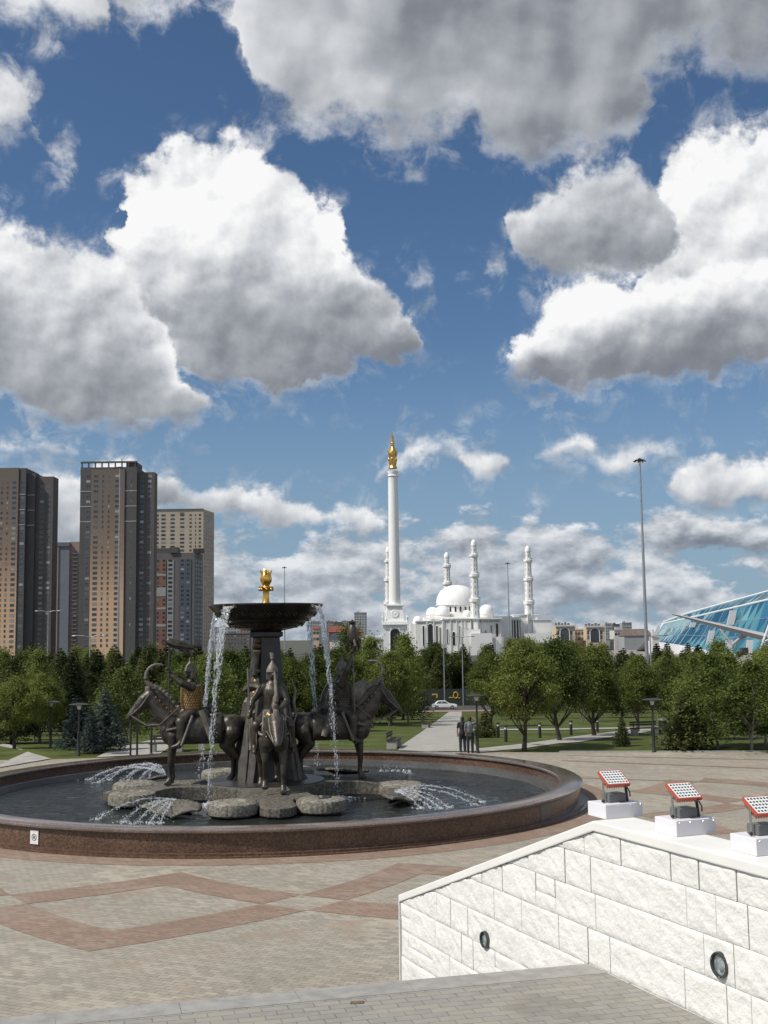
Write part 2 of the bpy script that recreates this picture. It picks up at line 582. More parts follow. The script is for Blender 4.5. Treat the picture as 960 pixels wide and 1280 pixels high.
def link(name, me, parent=None, loc=None):
    o = bpy.data.objects.new(name, me)
    COL.objects.link(o)
    if parent is not None: o.parent = parent
    if loc is not None: o.location = loc
    return o


def tag(o, label=None, cat=None, group=None, kind=None):
    if label: o['label'] = label
    if cat: o['category'] = cat
    if group: o['group'] = group
    if kind: o['kind'] = kind
    return o


def thing(name, label, cat, loc=(0, 0, 0), rz=0.0, group=None):
    o = bpy.data.objects.new(name, None)
    o.empty_display_size = 0.2
    COL.objects.link(o)
    o.location = loc
    o.rotation_euler = (0, 0, rz)
    return tag(o, label, cat, group)


def dup(root, loc, rz=0.0, sc=None, label=None, group=None):
    'a copy of a thing with copies of its parts and sub-parts'
    r = root.copy()
    COL.objects.link(r)
    r.location = loc
    r.rotation_euler = (0, 0, rz)
    if sc is not None: r.scale = sc if isinstance(sc, (tuple, list)) else (sc, sc, sc)
    if label: r['label'] = label
    if group: r['group'] = group
    for ch in list(root.children):
        c = ch.copy()
        COL.objects.link(c)
        c.parent = r
        for g in list(ch.children):
            d = g.copy()
            COL.objects.link(d)
            d.parent = c
    return r


def struct(name, mb, m, **kw):
    o = mb.build(name, m, **kw)
    o['kind'] = 'structure'
    return o


def fused(name, mb, m, parent=None, voxel=0.03, smooth=5, loc=None):
    'one continuous skin round overlapping volumes'
    me = mb.mesh(name + '_raw')
    o = bpy.data.objects.new(name + '_raw', me)
    COL.objects.link(o)
    rm = o.modifiers.new('remesh', 'REMESH')
    rm.mode = 'VOXEL'
    rm.voxel_size = voxel
    sm = o.modifiers.new('smooth', 'SMOOTH')
    sm.factor = 0.5
    sm.iterations = smooth
    dg = bpy.context.evaluated_depsgraph_get()
    out = bpy.data.meshes.new_from_object(o.evaluated_get(dg))
    bpy.data.objects.remove(o)
    bpy.data.meshes.remove(me)
    out.name = name
    out.materials.clear()
    out.materials.append(m)
    out.polygons.foreach_set('use_smooth', [True] * len(out.polygons))
    return link(name, out, parent, loc)


def limb(mb, pts, radii, seg=12):
    'tapered limb with round joints'
    pts = [Vector(p) for p in pts]
    for p, r in zip(pts, radii):
        mb.ball(p, r, 12, 8)
    for i in range(len(pts) - 1):
        mb.tube([pts[i], pts[i + 1]], [radii[i], radii[i + 1]], seg)
    return mb


def arc(c, r, a0, a1, n):
    return [(c[0] + r * math.cos(R(a0 + (a1 - a0) * i / n)), c[1] + r * math.sin(R(a0 + (a1 - a0) * i / n))) for i in range(n + 1)]


def rot2(p, a):
    return (p[0] * math.cos(a) - p[1] * math.sin(a), p[0] * math.sin(a) + p[1] * math.cos(a))
# ---------------------------------------------------------------- ground, plaza, paths, road
C0 = Vector((-4.19, 40.9, 0.0))          # middle of the fountain
GZ0 = -7.1
ROWS = [-60, 0, 30, 55, 60, 202, 215, 400, 900, 2500, 9000]
m_grass = mat('lawn_grass', (0.075, 0.092, 0.026), 0.9, var=0.45, vscale=0.5, bump=0.6, bscale=14, spec=0.1)
m_soil = mat('far_ground', (0.07, 0.072, 0.052), 0.95, var=0.3, vscale=0.02)
GREY1, GREY2 = (0.272, 0.242, 0.192), (0.372, 0.334, 0.268)
m_plaza = brick_mat('plaza_brick', GREY1, GREY2, (0.105, 0.088, 0.066), 0.24, 0.12, R(24),
                    stain=[(0.45, 0.22, 0.66, 0.80, (0.46, 0.41, 0.31), 3.1), (0.45, 0.55, 0.74, 0.82, (0.23, 0.125, 0.065), 11.0), (0.25, 0.16, 0.66, 0.84, (0.36, 0.34, 0.29), 23.0)])
m_red = brick_mat('red_paver', (0.232, 0.160, 0.113), (0.292, 0.208, 0.151), (0.10, 0.06, 0.045), 0.24, 0.12, R(24), stain=[(0.45, 0.5, 0.62, 0.75, (0.30, 0.24, 0.19), 7.0)])
m_land = brick_mat('landing_brick', (0.255, 0.242, 0.215), (0.298, 0.284, 0.254), (0.125, 0.118, 0.105), 0.20, 0.10, R(-15), msize=0.005, var=0.3,
                   stain=[(0.35, 0.5, 0.60, 0.74, (0.33, 0.29, 0.22), 4.0), (0.4, 0.9, 0.70, 0.8, (0.12, 0.11, 0.10), 9.0)])
m_nosing = mat('grey_granite_slab', (0.30, 0.288, 0.265), 0.75, var=0.2, vscale=7, bump=0.25, bscale=60)
m_path = mat('pale_path_paving', (0.335, 0.32, 0.285), 0.85, var=0.16, vscale=1.2, bump=0.2, bscale=6)
m_road = mat('road_asphalt', (0.06, 0.06, 0.062), 0.85, var=0.2, vscale=0.6)
m_pink = mat('pink_pavement', (0.30, 0.20, 0.165), 0.85, var=0.15, vscale=0.8)

g = MB()
far = MB()
for i in range(len(ROWS) - 1):
    a, b = ROWS[i], ROWS[i + 1]
    if a >= 215:
        far.add([(-6000, a, GZ0), (6000, a, GZ0), (6000, b, GZ0), (-6000, b, GZ0)], [(0, 1, 2, 3)])
        continue
    X = 6000 if b > 300 else 400
    xs = [-X, -60, 0, 60, X]
    for j in range(4):
        g.add([(xs[j], a, ground_z(a)), (xs[j + 1], a, ground_z(a)), (xs[j + 1], b, ground_z(b)), (xs[j], b, ground_z(b))], [(0, 1, 2, 3)])
# close the gaps left and right of the near rows with wide far land
far.add([(-6000, -60, -7.2), (6000, -60, -7.2), (6000, 215, -7.2), (-6000, 215, -7.2)], [(0, 1, 2, 3)])
lawn = struct('lawn', g, m_grass)
struct('far_ground', far, m_soil)

p = MB()
p.add([(-45, -30, 0.02), (60, -30, 0.02), (60, 52.6, 0.02), (18, 54.3, 0.02), (8.1, 55.5, 0.02), (3, 56.4, 0.02), (-7, 56.9, 0.02), (-15.8, 55.4, 0.02), (-24, 55.4, 0.02), (-45, 55.4, 0.02)], [tuple(range(10))])
plaza = struct('plaza_paving', p, m_plaza)
k = MB()
for a, b in (((8.1, 55.5), (18, 54.3)), ((18, 54.3), (60, 52.6))):
    d = Vector((b[0] - a[0], b[1] - a[1], 0)).normalized()
    nrm = Vector((-d.y, d.x, 0)) * 0.14
    k.extrude([(a[0], a[1], -0.05), (b[0], b[1], -0.05), (b[0] + nrm.x, b[1] + nrm.y, -0.05), (a[0] + nrm.x, a[1] + nrm.y, -0.05)], (0, 0, 0.13))
struct('plaza_kerb', k, mat('kerb_stone', (0.33, 0.32, 0.29), 0.8, var=0.12, vscale=3))

# ring of red pavers round the basin and the chain of diamonds
rg = MB()
N = 96
for i in range(N):
    a0, a1 = 2 * math.pi * i / N, 2 * math.pi * (i + 1) / N
    rg.add([(C0.x + r * math.cos(a), C0.y + r * math.sin(a), 0.026) for r, a in ((10.4, a0), (11.85, a0), (11.85, a1), (10.4, a1))], [(0, 1, 2, 3)])
struct('red_paver_ring', rg, m_red)
inl = MB()
T, PIT, RC = 3.37, 24.0, 16.1


def chain(kd, t, r):
    a = R(-90 - 3.4 + kd * PIT) + (t / T) * R(PIT / 2)
    return (C0.x + (RC + r) * math.cos(a), C0.y + (RC + r) * math.sin(a), 0.026)


for kd in range(-4, 5):
    for st in (1, -1):
        for sr in (1, -1):
            quad = [(0, 3.5), (0, 2.05), (T - 0.885, 0), (T, 0.72)]
            poly = []
            for (t0, r0), (t1, r1) in ((quad[0], quad[1]), (quad[1], quad[2]), (quad[2], quad[3]), (quad[3], quad[0])):
                for s in range(4):
                    poly.append(chain(kd, st * (t0 + (t1 - t0) * s / 4), sr * (r0 + (r1 - r0) * s / 4)))
            if st * sr > 0: poly.reverse()
            inl.add(poly, [tuple(range(len(poly)))])
# straight red courses across the right of the plaza
for (ax, ay), (bx, by), wd in (((7.3, 45.6), (13.75, 42.8), 0.2), ((13.75, 42.8), (34, 34.2), 0.2), ((7.6, 51.7), (15.4, 47.7), 0.35), ((15.4, 47.7), (40, 35.2), 0.35), ((8.2, 53.9), (18.5, 50.2), 0.2), ((18.5, 50.2), (45, 40.5), 0.2)):
    d = Vector((bx - ax, by - ay, 0)).normalized()
    q = Vector((-d.y, d.x, 0)) * wd
    inl.add([(ax, ay, 0.030), (bx, by, 0.030), (bx + q.x, by + q.y, 0.030), (ax + q.x, ay + q.y, 0.030)], [(0, 1, 2, 3)])
struct('red_paver_inlay', inl, m_red)


def lay(name, left, right, m, dz=0.02, n=24):
    'sheet draped over the terrain between two surveyed edges'
    def resample(px):
        pts = [on_ground(*q) for q in px]
        out = []
        for i in range(len(pts) - 1):
            for s in range(n):
                v = pts[i].lerp(pts[i + 1], s / n)
                out.append((v.x, v.y, ground_z(v.y)))
        out.append(tuple(pts[-1]))
        return out
    return struct(name, MB().strip(resample(left), resample(right), dz), m)


lay('walking_path', [(497, 939.5), (525, 916.7), (556.7, 893.3), (562, 889.5)], [(598, 940), (578, 917), (577, 898), (577, 889.5)], m_path, 0.030)
lay('side_path', [(598, 936.5), (655, 930.5), (720, 921), (777, 914), (850, 906)], [(600, 941), (656, 936), (725, 928), (790, 918), (880, 907)], m_path, 0.034)
lay('narrow_path', [(586, 912), (700, 911.2), (845, 908.5)], [(586, 913.6), (700, 912.8), (845, 910.2)], m_path, 0.038)
lay('left_path', [(120, 947.5), (190, 925), (238, 908)], [(200, 943), (246, 925), (262, 908)], m_path, 0.030)
lay('thin_path', [(100, 931.5), (170, 929), (330, 927)], [(100, 933), (170, 930.6), (330, 928.6)], m_path, 0.036)
# pale paving beyond the basin on the left
lft = [(-70, 934), (0, 930.5), (12, 932), (40, 943), (64, 950)]
lp = [on_ground(x, y) for x, y in lft] + [Vector((-17, 52, 0)), Vector((-60, 52, 0))]
lpm = MB()
lpm.add([(v.x, v.y, ground_z(v.y) + 0.06) for v in lp], [tuple(range(len(lp) - 1, -1, -1))])
struct('pale_terrace', lpm, m_path)
st = MB()
for y0, y1, mname in ((183, 200, 'pave'),):
    st.add([(-400, y0, ground_z(y0) + 0.05), (400, y0, ground_z(y0) + 0.05), (400, 200, ground_z(200) + 0.05), (-400, 200, ground_z(200) + 0.05)], [(0, 1, 2, 3)])
struct('pavement', st, m_pink)
rd = MB()
rd.add([(-400, 200, -6.98), (400, 200, -6.98), (400, 202, -7.06), (-400, 202, -7.06)], [(0, 1, 2, 3)])
rd.add([(-400, 202, -7.06), (400, 202, -7.06), (400, 214, -7.06), (-400, 214, -7.06)], [(0, 1, 2, 3)])
struct('road', rd, m_road)
mk = MB()
for i in range(-30, 31):
    mk.box((i * 6, 208, -7.05), (3, 0.14, 0.006))
struct('road_marking', mk, mat('road_paint', (0.75, 0.75, 0.72), 0.6))

# ---------------------------------------------------------------- landing at the head of the stair
LZ = 2.75
fe0, fe1 = Vector((-2.88, 8.89, LZ)), Vector((1.66, 10.11, LZ))
ed = (fe1 - fe0).normalized()
inw = Vector((ed.y, -ed.x, 0))
fl = fe1 - ed * 16
WD = Vector((-0.3810, 0.9246, 0.0))                       # along the cheek wall, away from the viewer
WN = Vector((-WD.y, WD.x, 0.0))                           # out of its visible face
WN = Vector((-0.9246, -0.3810, 0.0))
nr = fe1 - WD * 9.5
ld = MB()
NO = 0.30
a0, a1 = fl + inw * NO, fe1 - WD * (NO / 0.99)
poly = [(a0.x, a0.y), (fl.x + inw.x * 9, fl.y + inw.y * 9), (nr.x, nr.y), (a1.x, a1.y)]
ld.prism(poly, LZ - 0.3, LZ)
struct('stair_landing', ld, m_land)
ns = MB()
L = 16.0
s = 0.0
while s < L - 0.01:
    e = min(L, s + 0.9)
    q0, q1 = fl + ed * (s + 0.002), fl + ed * (e - 0.002)
    r1 = q1 + inw * NO if e < L else a1
    ns.prism([(q0.x, q0.y), (q0.x + inw.x * NO, q0.y + inw.y * NO), (r1.x, r1.y), (q1.x, q1.y)], LZ - 0.16, LZ + 0.003)
    s = e
struct('stair_nosing', ns, m_nosing)
sp = MB()
for i in range(1, 17):
    z = LZ - i * 0.1719
    o0 = -inw * (0.30 * i)
    q0, q1 = fl + o0, fe1 + o0
    q2, q3 = fe1 + o0 + inw * 0.30, fl + o0 + inw * 0.30
    if z > 0.01:
        sp.prism([(q0.x, q0.y), (q3.x, q3.y), (q2.x, q2.y), (q1.x, q1.y)], -0.1, z)
struct('stair_steps', sp, m_nosing)
cp = MB()
v = at(446, 1253.5, LZ)
cp.prism([(v.x - 0.05, v.y - 0.03), (v.x + 0.05, v.y - 0.025), (v.x + 0.055, v.y + 0.03), (v.x - 0.045, v.y + 0.025)], LZ - 0.01, LZ + 0.0065)
cpo = cp.build('broken_paver', mat('broken_stone', (0.17, 0.12, 0.075), 0.9, var=0.5, vscale=30, bump=0.8))
tag(cpo, 'small broken brown paver chip in the grey landing near its far edge', 'paver')
# ---------------------------------------------------------------- white stair cheek wall
W0 = fe1.copy()
W0.z = 0


def on_wall(x, y):
    'wall coordinates (s along, z up) of a surveyed point on the visible face'
    r = ray(x, y)
    t = (W0 - EYE).dot(WN) / r.dot(WN)
    q = EYE + r * t
    return (q - W0).dot(WD), q.z


def wp(s, z, out=0.0):
    return W0 + WD * s + WN * out + Vector((0, 0, z))


S_PK, Z_PK = on_wall(742, 1026)
S_END, Z_END = on_wall(500, 1118)
S_NEAR = -8.0
CT = on_wall(742, 1026)[1] - on_wall(742, 1038.5)[1]      # coping thickness
TOPW = 0.40
print('wall', S_PK, Z_PK, S_END, Z_END, CT)


def top_z(s):
    if s <= S_PK: return Z_PK
    return Z_PK + (Z_END - Z_PK) * (s - S_PK) / (S_END - S_PK)


m_white = mat('white_painted_stone', (0.76, 0.75, 0.71), 0.8, var=0.035, vscale=2.0, bump=0.42, bscale=32)
for nd in m_white.node_tree.nodes:
    if nd.type == 'BUMP': nd.inputs['Distance'].default_value = 0.035
m_white2 = mat('white_painted_coping', (0.76, 0.75, 0.71), 0.65, var=0.05, vscale=2.0, bump=0.08, bscale=12)
m_joint = mat('dark_joint', (0.30, 0.29, 0.265), 0.9)
m_black = mat('black_metal', (0.02, 0.02, 0.02), 0.5)
m_steel = mat('bright_steel', (0.55, 0.55, 0.54), 0.28, metal=1.0, var=0.05)

wall = thing('stair_cheek_wall', 'white painted wall of rough stone blocks with a sloping coping beside the grey landing', 'wall', W0)


def loc_(v):
    return v - W0


core = MB()
outl = [(S_NEAR, -0.05), (S_END, -0.05), (S_END, top_z(S_END) - CT), (S_PK, Z_PK - CT), (S_NEAR, Z_PK - CT)]
core.extrude([loc_(wp(s, z, -0.030)) for s, z in outl], -WN * (TOPW - 0.05))
core.build('wall_core', [m_joint], wall)

facing = MB()
CH = (on_wall(735, 1205 - 0.5)[1] * 0 + 0.298)
z_courses = [LZ + CH * k for k in range(-10, 6)]
rb = random.Random(31)


def block(s0, s1, z0, z1):
    g_ = 0.0022
    s0, s1, z0, z1 = s0 + g_, s1 - g_, z0 + g_, z1 - g_
    nx, nz = max(4, int((s1 - s0) / 0.020)), max(3, int((z1 - z0) / 0.020))
    vs, fs = [], []
    ph = rb.random() * 90
    tilt = rb.uniform(-0.012, 0.012)
    for j in range(nz + 1):
        for i in range(nx + 1):
            u_, v_ = i / nx, j / nz
            s, z = s0 + (s1 - s0) * u_, z0 + (z1 - z0) * v_
            zt = top_z(s) - CT - 0.004
            z = min(z, zt)
            edge = min(u_, 1 - u_) * (s1 - s0), min(v_, 1 - v_) * (z1 - z0)
            e = min(1.0, min(edge) / 0.010)
            q = Vector((s * 1.3 + ph, z * 1.3, ph * 0.37))
            e2 = min(1.0, min(edge) / 0.05)
            h = 0.006 * e + 0.010 * e2 * mnoise.fractal(q * 4.2, 0.9, 2.1, 4) + 0.004 * e * mnoise.noise(q * 26) + tilt * (u_ - 0.5)
            # chisel marks run down the face at a slant
            h += 0.006 * e * mnoise.noise(Vector((s * 9 - z * 14 + ph, (s + z) * 3, 0))) + 0.006 * e * abs(mnoise.noise(Vector((s * 14 + z * 9 + ph, (s - z) * 11, ph))))
            vs.append(loc_(wp(s, z, -0.012 + h)))
    for j in range(nz):
        for i in range(nx):
            a = j * (nx + 1) + i
            b = a + nx + 1
            if (vs[a] - vs[b]).length < 1e-6 and (vs[a + 1] - vs[b + 1]).length < 1e-6: continue
            fs.append((a, b, b + 1, a + 1))
    # returns into the joint
    ring = [i for i in range(nx + 1)] + [j * (nx + 1) + nx for j in range(1, nz + 1)] + [nz * (nx + 1) + i for i in range(nx - 1, -1, -1)] + [j * (nx + 1) for j in range(nz - 1, 0, -1)]
    o = len(vs)
    for i in ring:
        vs.append(vs[i] - WN * 0.03)
    nr_ = len(ring)
    for i in range(nr_):
        fs.append((ring[i], ring[(i + 1) % nr_], o + (i + 1) % nr_, o + i))
    facing.add(vs, fs)


from mathutils import noise as mnoise
for ci, z in enumerate(z_courses[:-1]):
    s = S_NEAR + rb.random() * 0.3
    s_prev = S_NEAR
    while s_prev < S_END - 0.01:
        ln = rb.choice((0.26, 0.34, 0.42, 0.48, 0.56, 0.66))
        s1 = min(S_END, s_prev + ln)
        if S_END - s1 < 0.2: s1 = S_END
        zt = max(top_z(s_prev), top_z(s1)) - CT
        if z < zt - 0.03 and z + CH > 0:
            if rb.random() < 0.11 and z + CH < zt:
                f = rb.uniform(0.45, 0.55)
                block(s_prev, s1, z, z + CH * f)
                block(s_prev, s1, z + CH * f, z + CH)
            else:
                block(s_prev, s1, z, min(z + CH, zt))
        s_prev = s1
fo = facing.build('stone_facing', m_white, wall, smooth=True, angle=40)

cop = MB()
prof = [(S_NEAR, Z_PK), (S_PK, Z_PK), (S_END + 0.02, top_z(S_END + 0.02))]
outl = prof + [(S_END + 0.02, top_z(S_END + 0.02) - CT), (S_PK, Z_PK - CT), (S_NEAR, Z_PK - CT)]
cop.extrude([loc_(wp(s, z, 0.014)) for s, z in outl], -WN * (TOPW + 0.024))
cop.build('coping', m_white2, wall, bevel=0.012)
endw = MB()
endw.extrude([loc_(wp(S_END, -0.05, 0.012)), loc_(wp(S_END, -0.05, -TOPW)), loc_(wp(S_END, top_z(S_END) - CT, -TOPW)), loc_(wp(S_END, top_z(S_END) - CT, 0.012))], WD * 0.02)
endw.build('end_slab', m_white, wall)
bk = MB()
outl = [(S_NEAR, -0.05), (S_END, -0.05), (S_END, top_z(S_END) - CT - 0.003), (S_PK, Z_PK - CT - 0.003), (S_NEAR, Z_PK - CT - 0.003)]
bk.extrude([loc_(wp(s, z, -TOPW + 0.02)) for s, z in outl], -WN * 0.03)
bk.build('rear_face', m_white2, wall)

m_glass_l = mat('lamp_glass', (0.42, 0.47, 0.47), 0.08, metal=0.6, var=0.5, vscale=25)
for (x, y, rad) in ((606.5, 1174.5, 0.082), (900.5, 1206, 0.090)):
    s, z = on_wall(x, y)
    Mx = Matrix((WD, Vector((0, 0, 1)), WN)).transposed().to_4x4()
    c = loc_(wp(s, z, 0.0))
    ring_ = MB()
    prof = [(rad * 0.78, -0.03), (rad * 0.78, 0.012), (rad * 0.84, 0.022), (rad * 0.95, 0.024), (rad, 0.012), (rad, -0.03)]
    ring_.lathe(prof, 32, cap=False)
    ring_.v = [tuple(Mx @ Vector(q)) for q in ring_.v]
    lamp = ring_.build('recessed_lamp', mat('lamp_rim', (0.075, 0.085, 0.08), 0.35, metal=0.7), wall, smooth=True, loc=c)
    gl = MB()
    gl.lathe([(0.001, 0.018), (rad * 0.3, 0.014), (rad * 0.55, 0.0), (rad * 0.79, 0.002)], 24, cap=False)
    gl.v = [tuple(Mx @ Vector(q)) for q in gl.v]
    gl.build('lens', m_glass_l, lamp, smooth=True)
    sc_ = MB()
    for a in (20, 140, 260):
        sc_.lathe([(0.006, 0.022), (0.006, 0.029), (0.0, 0.031)], 8, c=(rad * 0.87 * math.cos(R(a)), rad * 0.87 * math.sin(R(a)), 0))
    sc_.v = [tuple(Mx @ Vector(q)) for q in sc_.v]
    sc_.build('rim_screws', m_steel, lamp)

# ---------------------------------------------------------------- floodlights on white plinths
PR = -WN                                               # across the coping, away from the visible face


def on_cop(x, y):
    q = at(x, y, Z_PK)
    return (q - W0).dot(WD), (q - W0).dot(PR)


m_plinth = mat('white_sheet_metal', (0.72, 0.70, 0.73), 0.5, var=0.03)
m_red_paint = mat('red_painted_frame', (0.43, 0.075, 0.045), 0.5, var=0.15, vscale=20)
m_ledw = mat('white_lens_plate', (0.80, 0.80, 0.78), 0.4, var=0.03)
m_ledd = mat('dark_lens', (0.035, 0.06, 0.05), 0.12, spec=0.8)
m_box = mat('grey_driver_box', (0.13, 0.135, 0.13), 0.5)
MW = Matrix((PR, -WD, Vector((0, 0, 1)))).transposed().to_4x4()      # local x: right, y: towards the viewer, z: up


def plinth(px, lab):
    s, o = on_cop(*px)
    base = W0 + WD * s + PR * o
    base.z = Z_PK + 0.001
    t = thing('lamp_plinth', lab, 'plinth', base, group='white plinths on the wall coping')
    t.matrix_world = Matrix.Translation(base) @ MW
    b = MB()
    b.box((0.185, -0.14, 0.060), (0.37, 0.28, 0.120))
    b.build('casing', m_plinth, t, bevel=0.006)
    for x in (0.03, 0.13, 0.25, 0.35):
        r_ = MB()
        r_.ball((x, 0.001, 0.103), 0.005, 6, 5)
        r_.build('rivet', m_steel, t)
    return t, base


def floodlight(base, lab):
    o = base + PR * 0.075 - WD * -0.02
    o.z = Z_PK + 0.123
    t = thing('floodlight', lab, 'floodlight', o, group='floodlights along the white wall')
    t.matrix_world = Matrix.Translation(o) @ MW
    b = MB()
    b.box((0.10, -0.12, 0.037), (0.17, 0.13, 0.072))
    b.build('driver_box', m_box, t, bevel=0.006)
    # the tilted head
    tilt = R(30)
    Mh = Matrix.Translation((0.095, -0.10, 0.195)) @ Matrix.Rotation(R(3), 4, 'Z') @ Matrix.Rotation(-tilt, 4, 'X')
    W_, D_, H_ = 0.212, 0.190, 0.026
    f = MB()
    for c, s in (((0, -D_ / 2, 0), (W_, 0.010, H_)), ((0, D_ / 2, 0), (W_, 0.010, H_)), ((-W_ / 2, 0, 0), (0.010, D_ - 0.010, H_)), ((W_ / 2, 0, 0), (0.010, D_ - 0.010, H_))):
        f.box(c, s, Mh)
    head = f.build('frame', m_red_paint, t)
    bq = MB()
    bq.box((0, 0, 0.004), (W_ - 0.012, D_ - 0.012, 0.022), Mh)
    bq.build('lens_plate', m_ledw, t)
    for i in range(7):
        for j in range(5):
            if i == 0 and j == 0:
                d = MB()
                d.lathe([(0.0088, 0.0), (0.0088, 0.003), (0.006, 0.005), (0.0, 0.006)], 10)
                dm = d.mesh('lens')
                dm.materials.append(m_ledd)
            le = link('lens', dm, t)
            le.matrix_local = Mh @ Matrix.Translation(((i - 3) * 0.0278, (j - 2) * 0.034, 0.0152))
    fins = MB()
    for i in range(9):
        fins.box(((i - 4) * 0.022, 0, -0.030), (0.006, D_ - 0.04, 0.03), Mh)
    fins.build('heat_sink', m_box, t)
    lg = MB()
    lg.tube([(-0.015, -0.10, 0.0), (-0.015, -0.10, 0.195)], 0.009, 6)
    lg.build('bracket', m_steel, t)
    rgt = MB()
    rgt.tube([(0.205, -0.07, 0.0), (0.205, -0.09, 0.11), (0.206, -0.10, 0.18)], 0.012, 6)
    rgt.build('bracket', m_black, t)
    cb = MB()
    cb.tube([(0.2, -0.02, 0.05), (0.17, 0.02, 0.09), (0.16, 0.0, 0.13), (0.14, -0.05, 0.17)], 0.006, 6)
    cb.build('cable', m_black, t)
    kn = MB()
    kn.ball((-0.03, -0.085, 0.015), (0.016, 0.016, 0.012))
    kn.build('foot_knob', m_black, t)


for px, a, b in (((757.5, 1024.5), 'white sheet metal plinth at the peak of the wall coping, farthest of the three', 'red framed led floodlight farthest from the viewer, at the peak of the white wall'),
                 ((846, 1046.5), 'white sheet metal plinth between the two others on the wall coping', 'red framed led floodlight between the two others on the white wall'),
                 ((946, 1071), 'white sheet metal plinth nearest the viewer at the right picture edge', 'red framed led floodlight nearest the viewer, cut by the right picture edge')):
    _, bs = plinth(px, a)
    floodlight(bs, b)
# ---------------------------------------------------------------- fountain basin
FR = R(10)                                # the whole fountain is turned by this much
WZ = 0.12                                 # water level


def granite(name, c1, c2, rough, scale=60, spec=0.5, streak=False):
    m = bpy.data.materials.new(name)
    m.use_nodes = True
    k = NT(m.node_tree)
    b = m.node_tree.nodes['Principled BSDF']
    tcn = k.n('ShaderNodeTexCoord')
    n1 = k.noise(tcn.outputs['Object'], scale, 3, 0.7)
    vo = k.n('ShaderNodeTexVoronoi')
    vo.inputs['Scale'].default_value = scale * 0.6
    k.link(tcn.outputs['Object'], vo.inputs['Vector'])
    sep = k.n('ShaderNodeSeparateColor')
    k.link(vo.outputs['Color'], sep.inputs[0])
    f = k.m('ADD', k.m('MULTIPLY', n1, 0.6), k.m('MULTIPLY', sep.outputs[0], 0.4))
    c = k.ramp(f, [(0.3, c1), (0.62, c2), (0.8, tuple(min(1, q * 1.5) for q in c2))])
    n2 = k.noise(tcn.outputs['Object'], 0.9, 5, 0.6)
    c = k.mixc(k.maprange(n2, 0.35, 0.7, 0, 0.5), c, tuple(q * 0.7 for q in c1))
    if streak:
        st_ = k.noise(k.mapping(tcn.outputs['Object'], sc=(6, 6, 0.5)), 2.2, 4, 0.6)
        c = k.mixc(k.maprange(st_, 0.45, 0.7, 0, 0.55), c, tuple(q * 0.4 for q in c1))
    k.link(c, b.inputs['Base Color'])
    b.inputs['Roughness'].default_value = rough
    b.inputs['Specular IOR Level'].default_value = spec
    return m


m_brown = granite('brown_granite', (0.058, 0.032, 0.021), (0.165, 0.098, 0.067), 0.20, 45)
m_rim = granite('polished_rim_granite', (0.105, 0.078, 0.064), (0.205, 0.163, 0.138), 0.14, 60)
m_darkgr = granite('dark_grey_granite', (0.06, 0.058, 0.055), (0.135, 0.13, 0.125), 0.30, 60)
m_blackgr = granite('black_granite', (0.012, 0.012, 0.012), (0.035, 0.034, 0.033), 0.12, 70)

basin = thing('fountain_basin', 'wide round brown granite fountain basin with a polished rim on the plaza', 'fountain basin', C0)
RO = 10.77


def ringmb(prof, seg=120):
    b = MB()
    n = len(prof)
    vs, fs = [], []
    for r, z in prof:
        for i in range(seg):
            a = 2 * math.pi * i / seg
            vs.append((r * math.cos(a), r * math.sin(a), z))
    for j in range(n):
        jj = (j + 1) % n
        for i in range(seg):
            q = (i + 1) % seg
            fs.append((j * seg + i, j * seg + q, jj * seg + q, jj * seg + i))
    return b.add(vs, fs)


ringmb([(10.70, 0.10), (10.70, 0.60), (10.10, 0.60), (10.10, 0.05)]).build('basin_wall', m_brown, basin, smooth=True)
ringmb([(RO, 0.60), (RO + 0.03, 0.63), (RO + 0.03, 0.675), (RO - 0.01, 0.70), (10.06, 0.70), (10.02, 0.67), (10.02, 0.62), (10.06, 0.60)], 144).build('basin_rim', m_rim, basin, smooth=True)
ringmb([(10.98, 0.0), (10.98, 0.055), (10.86, 0.065), (10.86, 0.115), (10.68, 0.125), (10.68, 0.0)]).build('base_step', m_brown, basin, smooth=True)
ringmb([(10.10, 0.0), (10.10, 0.33), (9.72, 0.33), (9.66, 0.0)]).build('inner_ledge', m_darkgr, basin, smooth=True)
fl_ = MB()
fl_.lathe([(0.01, -0.05), (9.7, -0.05), (9.7, 0.03), (0.01, 0.03)], 64)
fl_.build('basin_floor', m_darkgr, basin)
# paler panels let into the wall
for a in (-34.5, -118, 60):
    pn = MB()
    vs = []
    for da in (-1.7, 1.7):
        for z in (0.13, 0.585):
            vs.append((10.705 * math.cos(R(a + da)), 10.705 * math.sin(R(a + da)), z))
    pn.add(vs, [(0, 2, 3, 1)])
    if a == -34.5: pn.build('access_panel', m_darkgr, basin)
pp = MB()
for a, da in ((-110.5, 0.55), (-76, 0.45), (-59, 0.5)):
    vs = [(r * math.cos(R(a + s * da)), r * math.sin(R(a + s * da)), 0.7035) for s, r in ((-1, 10.15), (1, 10.15), (1, 10.5), (-1, 10.5))]
    pp.add(vs, [(0, 3, 2, 1)])
